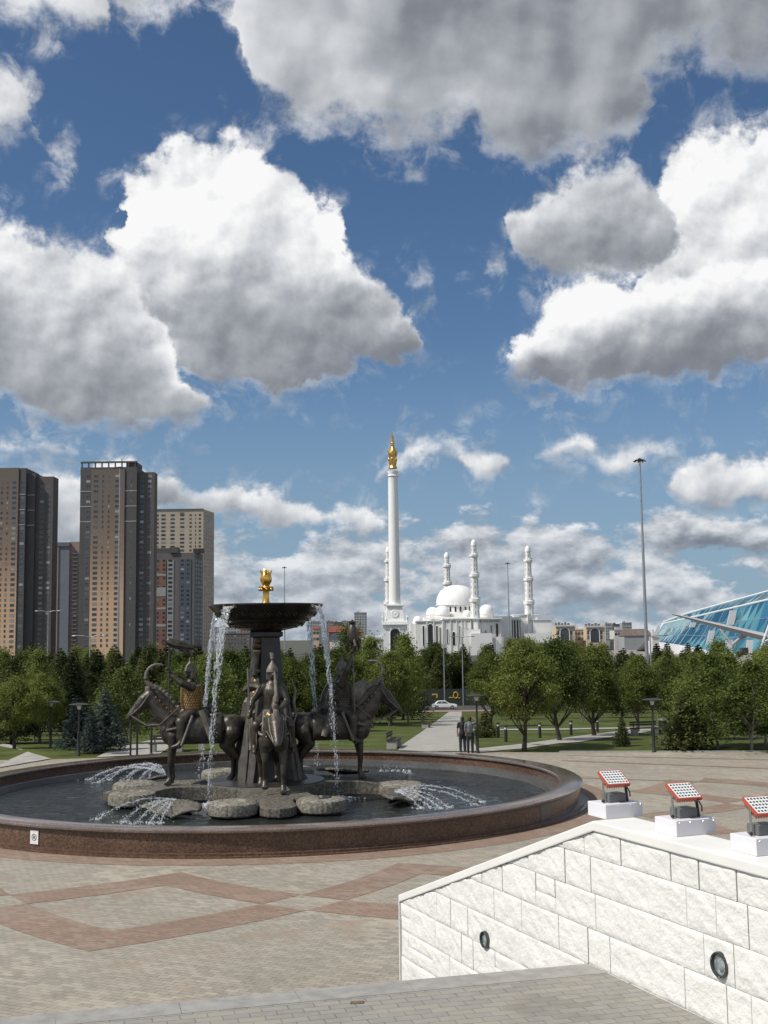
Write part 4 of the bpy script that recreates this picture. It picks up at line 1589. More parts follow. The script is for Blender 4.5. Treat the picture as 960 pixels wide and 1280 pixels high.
def rein(m_, pts, r=0.012):
    m_.tube(pts, r, 6)


statue_proto = {}
horse_me = {}
for nm, lg in (('stand', LEGS), ('walk', WALK)):
    o = fused('horse', horse_mb(lg, nm == 'walk'), m_bronze, None, voxel=0.020, smooth=3)
    horse_me[nm] = o.data
    bpy.data.objects.remove(o)

SC = 1.55


def equestrian(lab, ang, rad, gait, arms, extras, pull=0.0, rz_off=0.0):
    a = FR + R(ang)
    base = C0 + Vector((math.cos(a), math.sin(a), 0)) * rad
    base.z = 0.63
    t = thing('equestrian_statue', lab, 'statue', base, a + R(rz_off), 'riders round the fountain column')
    t.scale = (SC, SC, SC)
    h = link('horse', horse_me[gait], t)

    def low_head(mb_):
        if gait == 'walk':
            for q, v_ in enumerate(mb_.v):
                w_ = max(0.0, min(1.0, (v_[0] - 0.62) / 0.40)) * max(0.0, min(1.0, (v_[2] - 1.30) / 0.12))
                if w_: mb_.v[q] = (v_[0] + 0.04 * w_, v_[1], v_[2] - 0.42 * w_)
        return mb_
    # mane of overlapping plates
    mn = MB()
    for i in range(9):
        s = i / 8
        p0 = Vector((0.44, 0, 1.52)).lerp(Vector((1.0, 0, 2.10)), s) + Vector((-0.03, 0, 0.10 * math.sin(s * 3.14)))
        mn.ball(p0, (0.085, 0.035, 0.10), 8, 6, Matrix.Rotation(R(-45), 4, 'Y'))
    low_head(mn).build('mane', m_bronze_l, h, smooth=True)
    st_ = MB()
    for i in range(7):
        s = i / 6
        for q in (-1, 1):
            p0 = Vector((0.50, 0.15 * q, 1.50)).lerp(Vector((0.98, 0.10 * q, 1.98)), s)
            st_.ball(p0, 0.024, 6, 5)
            p1 = Vector((0.20, 0.30 * q, 1.36)).lerp(Vector((0.82, 0.17 * q, 1.16)), s)
            st_.ball(p1, 0.026, 6, 5)
    low_head(st_).build('harness_studs', m_goldworn, h, smooth=True)
    # crescent horn on the forehead
    hn = MB()
    pts = []
    for i in range(15):
        th = R(-60 + i * 16.5)
        pts.append((1.13 + 0.06 * (i / 14) - 0.30 + 0.30 * math.cos(th - R(0)) if False else 1.10 - 0.24 + 0.26 * math.cos(R(-30) + th * 0.86), 0, 2.36 + 0.26 * math.sin(R(-30) + th * 0.86)))
    hn.tube(pts, [0.06 - 0.0032 * i + 0.006 * (i % 2) for i in range(15)], 8)
    hn.tube([(1.08, 0, 1.98), (1.10, 0, 2.08), pts[0]], [0.07, 0.065, 0.06], 8)
    low_head(hn).build('crest_horn', m_bronze_l, h, smooth=True)
    # bridle and reins
    br = MB()
    for q in (-1, 1):
        br.tube([(1.44, 0.075 * q, 1.52), (1.22, 0.13 * q, 1.72), (1.04, 0.145 * q, 1.98)], 0.014, 6)
        br.tube([(1.42, 0.08 * q, 1.50), (1.10, 0.19 * q, 1.30), (0.80, 0.25 * q, 1.32), (0.42, 0.20 * q, 1.66)], 0.013, 6)
    br.tube([(1.34, 0.10, 1.60), (1.39, 0.0, 1.70), (1.34, -0.10, 1.60), (1.30, 0, 1.51), (1.34, 0.10, 1.60)], 0.016, 6)
    br.tube([(0.20, 0.31, 1.28), (0.60, 0.29, 1.20), (0.86, 0, 1.12), (0.60, -0.29, 1.20), (0.20, -0.31, 1.28)], 0.028, 6)
    low_head(br).build('bridle', m_bronze_l, h, smooth=True)
    # saddle cloth draped over the back
    scl = MB()
    vs, fs = [], []
    nu, nv = 14, 16
    for i in range(nu + 1):
        x = -0.55 + 1.0 * i / nu
        for j in range(nv + 1):
            th = R(-112 + 224 * j / nv)
            r_ = 0.325 + 0.01 * math.sin(i * 1.3 + j)
            y_, z_ = r_ * math.sin(th), 1.17 + r_ * math.cos(th)
            if abs(th) > R(90):
                y_ = math.copysign(r_, th) * 1.02
                z_ = 1.17 - (abs(th) - R(90)) * 0.75
            vs.append((x, y_, z_))
    for i in range(nu):
        for j in range(nv):
            q = i * (nv + 1) + j
            fs.append((q, q + 1, q + nv + 2, q + nv + 1))
    scl.add(vs, fs)
    sco = scl.build('saddle_cloth', m_bronze_l if gait == 'walk' else m_bronze, t, smooth=True)
    sco.modifiers.new('thick', 'SOLIDIFY').thickness = 0.03
    sd = MB()
    limb(sd, [(-0.22, 0, 1.52), (0.02, 0, 1.47), (0.28, 0, 1.50)], [0.16, 0.15, 0.13])
    limb(sd, [(0.36, 0, 1.52), (0.40, 0, 1.66)], [0.08, 0.06])
    limb(sd, [(-0.30, -0.12, 1.58), (-0.34, 0, 1.68), (-0.30, 0.12, 1.58)], [0.05, 0.06, 0.05])
    sd.build('saddle', m_bronze, t, smooth=True)
    r_ = fused('rider', rider_mb(arms), m_bronze, t, voxel=0.016, smooth=3)
    x0 = 0.12
    he = MB()
    he.lathe([(0.118, -0.02), (0.128, 0.0), (0.118, 0.05), (0.085, 0.12), (0.045, 0.18), (0.016, 0.23), (0.014, 0.30), (0.0, 0.31)], 18, c=(x0 + 0.04, 0, 2.46), cap=False)
    for q in range(5):
        a_ = R(110 + 35 * q)
        he.box((x0 + 0.04 + 0.10 * math.cos(a_), 0.10 * math.sin(a_), 2.38), (0.05, 0.05, 0.16))
    he.build('helmet', m_bronze_l, r_, smooth=True)
    extras(t, r_, x0)
    bt = MB()
    bt.lathe([(0.205, 1.60), (0.215, 1.64), (0.205, 1.68)], 20, c=(x0 + 0.005, 0, 0), cap=False)
    bt.build('belt', m_bronze_l, r_, smooth=True)
    for q in (-1, 1):
        stp = MB()
        stp.tube([(x0 + 0.16, 0.36 * q, 1.40), (x0 + 0.28, 0.41 * q, 0.90)], 0.012, 5)
        stp.tube([(x0 + 0.28, 0.34 * q, 0.80), (x0 + 0.28, 0.47 * q, 0.80), (x0 + 0.28, 0.45 * q, 0.93), (x0 + 0.28, 0.36 * q, 0.93), (x0 + 0.28, 0.34 * q, 0.80)], 0.014, 6)
        stp.build('stirrup', m_bronze_l, t, smooth=True)
    return t


def armour(r_, x0, m_):
    b = MB()
    for j in range(9):
        z = 1.66 + j * 0.058
        rr = 0.205 + 0.028 * math.sin((j + 1) / 10 * 3.0)
        for i in range(26):
            a_ = 2 * math.pi * (i + 0.5 * (j % 2)) / 26
            b.ball((x0 + 0.01 + rr * math.cos(a_), rr * math.sin(a_), z), (0.016, 0.030, 0.036), 6, 4, Matrix.Rotation(a_, 4, 'Z'))
    b.build('scale_armour', m_, r_, smooth=True)


def quiver(t, y, m_):
    q = MB()
    q.tube([(-0.10, y, 1.62), (-0.32, y * 1.08, 0.98)], [0.085, 0.07], 10)
    q.build('quiver', m_, t, smooth=True)
    s = MB()
    s.tube([(0.10, y, 1.50), (0.34, y * 1.12, 0.86)], [0.035, 0.03], 8)
    s.build('scabbard', m_, t, smooth=True)


def left_extras(t, r_, x0):
    armour(r_, x0, m_goldworn)
    quiver(t, 0.42, m_bronze_l)
    s = MB()
    s.tube([(0.62, 0.22, 1.52), (0.62, 0.22, 3.12)], 0.018, 8)
    sf = s.build('standard', m_bronze, t, smooth=True)
    f = MB()
    f.ball((0.62, 0.22, 3.14), (0.07, 0.07, 0.06))
    f.tube([(0.66, 0.22, 3.12), (0.50, 0.23, 3.06), (0.30, 0.22, 3.02), (0.12, 0.22, 2.98), (-0.04, 0.22, 3.04)], [0.07, 0.11, 0.10, 0.06, 0.012], 8)
    f.tube([(0.50, 0.22, 3.04), (0.30, 0.24, 2.92), (0.16, 0.24, 2.84)], [0.06, 0.05, 0.01], 8)
    f.tube([(0.66, 0.22, 3.12), (0.74, 0.22, 3.16), (0.80, 0.22, 3.10)], [0.05, 0.035, 0.012], 8)
    f.build('pennant', m_bronze, sf, smooth=True)


def front_extras(t, r_, x0):
    quiver(t, -0.42, m_bronze_l)
    c = MB()
    for i in range(3):
        c.tube([(x0 - 0.10 - 0.02 * i, -0.24, 2.12), (x0 - 0.22, -0.34 - 0.05 * i, 2.16), (x0 - 0.25, -0.50 - 0.05 * i, 2.05)], [0.08, 0.09, 0.04], 8)
    c.build('shoulder_guard', m_bronze, r_, smooth=True)
    bow = MB()
    bow.tube([(x0 + 0.05, 0.42, 1.30), (x0 + 0.0, 0.50, 1.55), (x0 - 0.06, 0.46, 1.80), (x0 - 0.02, 0.50, 2.05), (x0 + 0.06, 0.42, 2.28)], [0.015, 0.03, 0.035, 0.03, 0.015], 6)
    bow.build('bow', m_bronze_l, r_, smooth=True)
    pl = MB()
    pl.tube([(x0 + 0.04, 0, 2.72), (x0 + 0.0, 0, 2.82), (x0 - 0.06, -0.03, 2.84)], [0.03, 0.05, 0.02], 8)
    pl.build('plume', m_bronze_l, r_, smooth=True)
    sp_ = MB()
    sp_.tube([(x0 + 0.2, -0.46, 0.95), (x0 + 0.12, -0.52, 2.55)], 0.018, 6)
    sp_.build('lance', m_bronze_l, t, smooth=True)


def right_extras(t, r_, x0):
    armour(r_, x0, m_bronze)
    quiver(t, -0.42, m_bronze_l)
    s = MB()
    s.tube([(0.40, -0.36, 1.05), (0.36, -0.30, 3.30)], 0.020, 8)
    sf = s.build('standard', m_bronze_l, t, smooth=True)
    f = MB()
    f.lathe([(0.02, 3.0), (0.10, 3.05), (0.13, 3.2), (0.10, 3.36), (0.06, 3.44), (0.09, 3.50), (0.0, 3.56)], 12, c=(0.365, -0.305, 0), cap=False)
    for q in range(5):
        a_ = R(72 * q)
        f.tube([(0.365 + 0.10 * math.cos(a_), -0.305 + 0.10 * math.sin(a_), 3.1), (0.365 + 0.16 * math.cos(a_), -0.305 + 0.16 * math.sin(a_), 2.96), (0.365 + 0.12 * math.cos(a_), -0.305 + 0.12 * math.sin(a_), 2.82)], [0.04, 0.04, 0.01], 6)
    f.build('tug_tassel', m_bronze, sf, smooth=True)
    ck = MB()
    ck.tube([(x0 - 0.14, 0, 2.12), (x0 - 0.24, 0, 1.85), (x0 - 0.32, 0, 1.55)], [0.16, 0.20, 0.20], 10)
    ck.build('cloak', m_bronze, r_, smooth=True)
    sh_ = MB()
    sh_.lathe([(0.0, 0.10), (0.10, 0.09), (0.26, 0.04), (0.30, 0.0), (0.26, 0.0)], 24, cap=False)
    Ms = Matrix.Translation((0.62, 0.05, 1.88)) @ Matrix.Rotation(R(90), 4, 'X') @ Matrix.Rotation(R(20), 4, 'Y')
    sh_.v = [tuple(Ms @ Vector(q)) for q in sh_.v]
    sh_.build('shield', m_bronze_l, r_, smooth=True)


def back_extras(t, r_, x0):
    quiver(t, -0.42, m_bronze)


x0 = 0.12
HOLD = lambda s: ((x0 + 0.10, 0.30 * s, 1.84), (x0 + 0.34, 0.14 * s, 1.68), (0.8, -0.3 * s, -0.1), (x0 + 0.5, 0.0, 1.66))
equestrian('bronze rider in gilded scale armour lifting a pennant, horse facing left', 180, 2.38, 'stand',
           [((0.34, 0.30, 2.20), (0.585, 0.20, 2.40), (0.3, 0.1, 0.9), (0.66, 0.23, 2.50)), HOLD(-1)], left_extras)
equestrian('bronze rider with a lance on a horse facing the viewer', -90, 2.45, 'walk',
           [HOLD(1), ((x0 + 0.02, -0.42, 1.86), (x0 + 0.16, -0.47, 1.62), (0.6, -0.2, -0.3), (x0 + 0.22, -0.50, 1.55))], front_extras, rz_off=0)
equestrian('bronze cloaked rider raising a tasselled standard, horse facing right', 0, 2.42, 'stand',
           [HOLD(1), ((0.22, -0.34, 2.42), (0.345, -0.30, 2.70), (0.1, 0.0, 1.0), (0.38, -0.31, 2.80))], right_extras)
equestrian('bronze rider at the back of the column, horse turned away from the viewer', 90, 2.45, 'stand',
           [HOLD(1), HOLD(-1)], back_extras)

# ---------------------------------------------------------------- the two visitors
m_skin = mat('skin', (0.42, 0.24, 0.16), 0.55, var=0.06)
m_hair = mat('dark_hair', (0.018, 0.013, 0.010), 0.5)
m_greytee = mat('grey_cotton', (0.13, 0.145, 0.165), 0.85, var=0.2, vscale=12)
m_blackcl = mat('black_cotton', (0.018, 0.018, 0.020), 0.85)
m_darkjean = mat('dark_trousers', (0.022, 0.024, 0.030), 0.85)
m_shoe = mat('dark_shoe', (0.03, 0.03, 0.03), 0.6)


def visitor(name_lab, loc, rz, height, arms, top_m, cap=None, pack=False):
    s = height / 1.75
    t = thing('person', name_lab, 'person', loc, rz, None)
    t.scale = (s, s, s)
    b = MB()
    # facing +x
    limb(b, [(0, 0, 0.96), (0.01, 0, 1.15), (0.01, 0, 1.33), (0, 0, 1.42)], [0.145, 0.13, 0.15, 0.11])
    limb(b, [(0, -0.16, 1.42), (0, 0.16, 1.42)], [0.065, 0.065])
    limb(b, [(0, 0, 1.44), (0.015, 0, 1.54)], [0.058, 0.054])
    person_head(b, (0.025, 0, 1.635))
    for q in (1, -1):
        limb(b, [(0, 0.09 * q, 0.93), (0.01, 0.10 * q, 0.50), (-0.01, 0.105 * q, 0.09)], [0.098, 0.062, 0.042])
        limb(b, [(-0.02, 0.105 * q, 0.045), (0.14, 0.115 * q, 0.035)], [0.044, 0.036])
    for q, (el_, wr_, hd_, grip) in zip((1, -1), arms):
        limb(b, [(0, 0.185 * q, 1.41), el_, wr_], [0.056, 0.043, 0.029])
        hand(b, wr_, hd_, grip)
    body = fused('body', b, m_skin, t, voxel=0.009, smooth=2)
    sh = MB()
    limb(sh, [(0, 0, 0.93), (0.01, 0, 1.15), (0.01, 0, 1.33), (0, 0, 1.425)], [0.158, 0.143, 0.162, 0.115])
    limb(sh, [(0, -0.165, 1.415), (0, 0.165, 1.415)], [0.074, 0.074])
    for q, (el_, wr_, hd_, grip) in zip((1, -1), arms):
        e2 = Vector((0, 0.185 * q, 1.41)).lerp(Vector(el_), 0.75)
        limb(sh, [(0, 0.185 * q, 1.41), e2], [0.070, 0.058])
    fused('shirt', sh, top_m, body, voxel=0.012, smooth=2)
    tr_ = MB()
    limb(tr_, [(0, -0.05, 0.94), (0, 0.05, 0.94)], [0.14, 0.14])
    for q in (1, -1):
        limb(tr_, [(0, 0.09 * q, 0.93), (0.01, 0.10 * q, 0.50), (-0.01, 0.105 * q, 0.10)], [0.112, 0.078, 0.064])
    fused('trousers', tr_, m_darkjean, body, voxel=0.012, smooth=2)
    hr = MB()
    hr.ball((0.005, 0, 1.665), (0.098, 0.090, 0.100), 14, 10)
    hr.ball((-0.035, 0, 1.62), (0.065, 0.082, 0.095), 12, 8)
    hr.build('hair', m_hair, body, smooth=True)
    for q in (1, -1):
        so_ = MB()
        limb(so_, [(-0.03, 0.105 * q, 0.04), (0.07, 0.11 * q, 0.045), (0.16, 0.115 * q, 0.035)], [0.052, 0.05, 0.04])
        so_.build('shoe', m_shoe, body, smooth=True)
    if pack:
        pk = MB()
        limb(pk, [(-0.19, 0, 1.06), (-0.20, 0, 1.30)], [0.12, 0.11])
        pk.box((-0.19, 0, 1.16), (0.16, 0.28, 0.34))
        fused('backpack', pk, mat('grey_backpack', (0.10, 0.11, 0.125), 0.8, var=0.2, vscale=15), body, voxel=0.014, smooth=3)
    return t


p1 = on_ground(588, 942)
p2 = on_ground(578.5, 941)
visitor('person in a grey shirt with a backpack and one raised arm, seen from behind', p1, R(82), 1.72,
        [((0.02, 0.24, 1.15), (0.10, 0.20, 0.93), (0.2, 0, -1), (0.14, 0.17, 0.88)), ((0.10, -0.36, 1.52), (0.10, -0.16, 1.68), (0, 0.9, 0.2), (0.09, -0.06, 1.72))], m_greytee, pack=True)
visitor('person in black clothes standing left of the grey shirted visitor', p2, R(96), 1.70,
        [((-0.01, 0.25, 1.14), (0.06, 0.24, 0.90), (0.1, 0, -1), (0.1, 0.22, 0.86)), ((-0.01, -0.25, 1.14), (0.06, -0.24, 0.90), (0.1, 0, -1), (0.1, -0.22, 0.86))], m_blackcl)
# ---------------------------------------------------------------- trees
m_bark = mat('bark', (0.060, 0.048, 0.036), 0.9, var=0.35, vscale=6, bump=0.6, bscale=25)
m_bark_l = mat('pale_bark', (0.21, 0.195, 0.165), 0.85, var=0.4, vscale=5, bump=0.4, bscale=25)
m_elm = leaf_mat('elm_leaf', (0.052, 0.076, 0.014), (0.205, 0.235, 0.052), 0.8)
m_pine = leaf_mat('pine_needles', (0.028, 0.042, 0.014), (0.118, 0.132, 0.044), 0.45)
m_spruce = leaf_mat('blue_spruce_needles', (0.040, 0.062, 0.058), (0.115, 0.150, 0.135), 1.2)
m_birch = leaf_mat('birch_leaf', (0.062, 0.094, 0.018), (0.215, 0.250, 0.058), 0.9)
rt = random.Random(11)


def leaf(mb, c, s, n=None, asp=1.5):
    'one small folded leaf clump'
    if n is None:
        n = Vector((rt.gauss(0, 1), rt.gauss(0, 1), rt.gauss(0.6, 1)))
    n = n.normalized()
    u_ = n.cross(Vector((rt.gauss(0, 1), rt.gauss(0, 1), rt.gauss(0, 1)))).normalized()
    v_ = n.cross(u_)
    a, b_ = s * asp * 0.5, s * 0.5
    c = Vector(c)
    mb.add([c - u_ * a, c - v_ * b_ + n * s * 0.12, c + u_ * a, c + v_ * b_ + n * s * 0.12], [(0, 1, 2, 3)])


def broadleaf(seed, H, crown_r, z0, clumps, per, ls, m_l, m_b, trunk_r, loose=0.0):
    rt.seed(seed)
    tk, cr = MB(), MB()
    bend = [(0, 0, -0.1)]
    x = y = 0
    top = H * 0.78
    for i in range(1, 7):
        x += rt.gauss(0, 0.035) * H * 0.35
        y += rt.gauss(0, 0.035) * H * 0.35
        bend.append((x, y, top * i / 6))
    tk.tube(bend, [trunk_r * (1.25 if i == 0 else 1 - 0.13 * i) for i in range(7)], 8)
    cents = []
    for i in range(clumps):
        # irregular ovoid, fuller at two fifths of its height
        f = rt.random() ** 0.8
        z = z0 + (H - z0) * f
        prof = math.sin(min(1.0, 0.16 + f * 0.92) * math.pi) ** 0.62
        a = rt.random() * 6.283
        r_ = crown_r * prof * (0.35 + 0.75 * math.sqrt(rt.random())) * (1 + 0.25 * math.sin(a * 2 + seed) + 0.15 * math.sin(a * 3 + seed * 2.1))
        c = Vector((x * 0.6 + r_ * math.cos(a), y * 0.6 + r_ * math.sin(a), z))
        cents.append((c, rt.uniform(0.5, 1.1) * crown_r * 0.27))
    for c, s in cents[:max(9, clumps // 3)]:
        t0 = max(0.25, min(0.95, (c.z - s) / H))
        j = min(5, int(t0 * 0.8 * 6))
        p0 = Vector(bend[j])
        mid = p0.lerp(c, 0.55) + Vector((0, 0, -0.06 * H * 0.2))
        tk.tube([p0, mid, c], [trunk_r * 0.42, trunk_r * 0.25, trunk_r * 0.08], 5)
    for c, s in cents:
        for _ in range(per):
            d = Vector((rt.gauss(0, 1), rt.gauss(0, 1), rt.gauss(0, 0.8)))
            d = d * 0.62 * s * (1 + loose * rt.random())
            leaf(cr, c + d, ls * rt.uniform(0.6, 1.3), d.normalized() * 0.4 + Vector((rt.gauss(0, .8), rt.gauss(0, .8), 0.55 + rt.gauss(0, .7))))
    return tk, cr


def conifer(seed, H, base_r, z0, whorls, arms, per, ls, droop=0.25, fluffy=0.5):
    rt.seed(seed)
    tk, cr = MB(), MB()
    tk.tube([(0, 0, -0.1), (0, 0, H * 0.5), (0, 0, H * 0.98)], [H * 0.016, H * 0.010, H * 0.002], 7)
    for i in range(whorls):
        f = i / (whorls - 1)
        z = z0 + (H * 0.97 - z0) * f
        R_ = base_r * (1 - f) ** 0.78 * rt.uniform(0.82, 1.12) + 0.04 * H * (1 - f) + 0.02 * H
        n = max(4, int(arms * (1 - 0.5 * f)))
        a0 = rt.random() * 6.28
        for q in range(n):
            a = a0 + 6.283 * q / n + rt.gauss(0, 0.12)
            L = R_ * rt.uniform(0.70, 1.12)
            tip = Vector((math.cos(a) * L, math.sin(a) * L, z - droop * L + 0.10 * L))
            if f < 0.9 and q % 2 == 0:
                tk.tube([(0, 0, z), tip * 0.5 + Vector((0, 0, z * 0.5 + 0.02)), tip], [H * 0.0035, H * 0.0025, 0.004], 4)
            for _ in range(max(3, int(per * L / base_r + 2))):
                s = rt.random() ** 0.65
                w_ = fluffy * L * 0.30 * (1 - 0.45 * s)
                c = Vector((math.cos(a) * L * s, math.sin(a) * L * s, z + (tip.z - z) * s)) + Vector((-math.sin(a), math.cos(a), 0)) * rt.gauss(0, w_) + Vector((0, 0, rt.gauss(-0.02 * L, 0.12 * fluffy * L + 0.01)))
                leaf(cr, c, ls * rt.uniform(0.6, 1.25), Vector((rt.gauss(0, .5), rt.gauss(0, .5), 1)), 1.9)
    return tk, cr


def proto(kind, mbs, m_l, m_b):
    tk, cr = mbs
    t = thing(kind, 'tree', 'tree')
    tk.build('trunk', m_b, t, smooth=True)
    cr.build('crown', m_l, t)
    return t


TREES = {
    'elm': [proto('elm_tree', broadleaf(s, 5.4, 1.95, 1.85, 130, 215, 0.080, m_elm, m_bark, 0.135), m_elm, m_bark) for s in (3, 8, 21)],
    'birch': [proto('birch_tree', broadleaf(s, 5.8, 1.35, 0.8, 110, 105, 0.085, m_birch, m_bark_l, 0.06, 0.8), m_birch, m_bark_l) for s in (5, 14, 33)],
    'pine': [proto('pine_tree', conifer(s, 10.5, 2.6, 1.2, 22, 10, 84, 0.20, 0.02, 1.45), m_pine, m_bark) for s in (2, 9, 17, 26)],
    'spruce': [proto('blue_spruce', conifer(s, 4.6, 1.45, 0.45, 19, 11, 30, 0.14, 0.22, 0.55), m_spruce, m_bark) for s in (4, 12)],
    'shrubpine': [proto('young_pine', conifer(s, 3.0, 1.25, 0.1, 13, 11, 46, 0.13, -0.1, 0.95), m_pine, m_bark) for s in (6, 15)],
}
used_first = set()


def plant(kind, x, y, h, lab, group=None, v=None, ground=None, sx=1.0):
    'plant a tree at surveyed foot (x, y); h is its height in metres'
    ps = TREES[kind]
    i = (v if v is not None else rt.randrange(len(ps))) % len(ps)
    pr = ps[i]
    q = ground if ground is not None else on_ground(x, y)
    H0 = {'elm': 5.4, 'birch': 5.8, 'pine': 10.5, 'spruce': 4.6, 'shrubpine': 3.0}[kind]
    s = h / H0
    rz = rt.random() * 6.28
    if (kind, i) not in used_first:
        used_first.add((kind, i))
        o = pr
        o.location, o.rotation_euler, o.scale = q, (0, 0, rz), (s * sx, s * sx, s)
        o['label'] = lab
        if group: o['group'] = group
    else:
        o = dup(pr, q, rz, (s * sx, s * sx, s), lab)
        if group: o['group'] = group
        elif 'group' in o: del o['group']
    return o


def height_to(x, y, ytop):
    q = on_ground(x, y)
    r = ray(x, ytop)
    return EYE.z + r.z * (q.y / r.y) - q.z


rt.seed(77)
# the trees one can tell apart along the plaza
NEAR = [
    ('elm', 655, 938, 806, 'round dark green elm at the plaza edge right of the two visitors, leftmost of three', 0, 0.92),
    ('elm', 700, 926, 805, 'round green elm between two others beside the side path', 1, 0.92),
    ('elm', 743, 920, 812, 'round green elm behind the side path, rightmost of three', 2, 0.95),
    ('elm', 612, 908, 822, 'broad green tree standing behind the two visitors and the lamp post', 1, 0.95),
    ('shrubpine', 607, 922, 886, 'low dark young pine on the lawn right of the two visitors', 0, 1.0),
    ('shrubpine', 856, 938, 868, 'bushy young pine at the right plaza edge', 1, 1.05),
    ('birch', 897, 936, 822, 'slender birch with a pale trunk right of the bushy young pine', 0, 1.35),
    ('birch', 872, 925, 822, 'loose pale green birch behind the bushy young pine', 1, 1.3),
    ('birch', 940, 940, 828, 'loose birch at the right picture edge of the lawn', 2, 1.5),
    ('birch', 957, 932, 822, 'tall leafy birch cut by the right picture edge', 1, 1.4),
    ('shrubpine', 778, 933, 892, 'scraggy small sapling on the lawn near the right lamp post', 1, 0.55),
    ('elm', 797, 915, 824, 'dark green tree behind the lamp post on the right lawn', 0, 0.9),
    ('elm', 838, 912, 828, 'green tree behind the bushy young pine on the right lawn', 2, 0.9),
    ('birch', 916, 918, 818, 'light green birch between the two right lawn birches', 2, 1.4),
    ('spruce', 95, 937, 868, 'blue grey spruce left of its twin on the left lawn', 0, 1.15),
    ('spruce', 131, 938, 858, 'blue grey spruce beside the basin rim on the left lawn', 1, 1.1),
    ('spruce', 112, 942, 880, 'small grey spruce with a thin stem between two larger ones', 1, 0.8),
    ('birch', 262, 921, 822, 'light green birch behind the left rider and the falling water', 0, 1.3),
    ('birch', 236, 924, 834, 'pale green birch behind the rider with the pennant', 1, 1.35),
    ('birch', 214, 926, 840, 'leafy pale birch behind the head of the left horse', 2, 1.4),
    ('birch', 290, 915, 815, 'tall pale birch left of the fountain column', 2, 1.4),
    ('birch', 160, 930, 838, 'leafy birch left of the left horse and the black poles', 0, 1.4),
    ('elm', 18, 936, 850, 'broad bright green tree at the left picture edge', 1, 0.95),
    ('elm', 50, 930, 846, 'dark tree standing behind the pale terrace on the left', 2, 0.9),
    ('elm', 424, 908, 816, 'broad tree between the fountain column and the right rider', 0, 1.1),
    ('birch', 440, 905, 788, 'tall loose birch in front of the small town roofs', 1, 1.1),
    ('birch', 462, 906, 799, 'tall pale birch left of the tall white column', 2, 1.1),
    ('birch', 510, 903, 797, 'tall birch in front of the arched white pedestal', 0, 1.0),
    ('elm', 392, 915, 822, 'bright green tree behind the stream at the right of the fountain column', 2, 1.15),
    ('elm', 487, 908, 820, 'dark green tree left of the walking path', 1, 0.95),
    ('elm', 362, 916, 828, 'dark green tree directly behind the fountain column', 0, 1.15),
]
for kind, x, y, yt, lab, v, sx_ in NEAR:
    plant(kind, x, y, height_to(x, y, yt), lab, None, v, None, sx_)

# dense belt: pines and broadleaf trees too alike to be told apart
GROUPS = {'pine': ('dark pine among the many in the dense belt of trees across the park', 'pines of the park belt', 'pine'),
          'elm': ('leafy green tree among the many in the belt of trees across the park', 'broadleaf trees of the park belt', 'elm'),
          'birch': ('light green young tree among the many in the belt across the park', 'light green trees of the park belt', 'birch')}
CORR = [(on_ground(540, 935), on_ground(566, 890))]
cnt = 0
for row, (Y, step) in enumerate(((68, 4.4), (76, 4.4), (86, 4.8), (97, 5.0), (110, 5.4), (124, 5.6), (140, 6.0), (158, 6.2), (176, 6.4), (220, 5.6), (229, 5.6), (240, 5.8), (252, 6.2))):
    half = Y * 0.345 + 4
    n = int(2 * half / step)
    for i in range(n + 1):
        X = -half + 2 * half * (i + rt.uniform(-0.32, 0.32)) / n
        yy = Y + rt.uniform(-3, 3)
        z = ground_z(yy)
        px = 480 + 1450 * X / yy
        pathx = 548 + (yy - 60) * 0.13
        # keep lawns, paths and sight lines as open as they are in the park
        if yy < 200 and -50 < px - pathx < 44: continue
        if yy < 100 and px > 340 and not (px > 860 and yy > 80): continue
        if yy < 90 and px > 150: continue
        if 100 <= yy < 150 and 600 < px < 800 and rt.random() < 0.55: continue
        if 150 <= yy < 200 and 590 < px < 830 and rt.random() < 0.15: continue
        if yy < 80 and 60 < px < 150: continue
        if yy > 200 and px > 880: continue
        top_y = 804 if px < 340 else (805 if px < 560 else 802)
        r_top = ray(px, top_y + rt.uniform(-3, 14))
        lim = EYE.z + r_top.z * (yy / r_top.y) - z
        if yy < 110: kind = rt.choice(('pine', 'pine', 'pine', 'birch')) if px < 340 else rt.choice(('elm', 'birch'))
        else: kind = 'pine' if rt.random() < 0.80 else (rt.choice(('elm', 'birch')) if px > 340 else 'birch')
        h = min(lim, {'pine': rt.uniform(8, 12.5), 'elm': rt.uniform(5.0, 7.5), 'birch': rt.uniform(5.0, 7.5)}[kind])
        if yy > 150: h = lim * rt.uniform(0.92, 1.0)
        if h < 3.0: continue
        lab, grp, cat = GROUPS[kind]
        plant(kind, 0, 0, h, lab, grp, None, Vector((X, yy, z)), rt.uniform(0.9, 1.15) if kind != 'pine' else rt.uniform(0.95, 1.25))
        cnt += 1
print('belt trees', cnt)
for kind, ps in TREES.items():
    for i, pr in enumerate(ps):
        pr['category'] = 'tree'
        if (kind, i) not in used_first:
            for c in list(pr.children): bpy.data.objects.remove(c)
            bpy.data.objects.remove(pr)
# ---------------------------------------------------------------- buildings
def plaster(name, c, rough=0.75, var=0.07, vscale=0.15, floors=0.0):
    m = mat(name, c, rough, var=var, vscale=vscale)
    return m


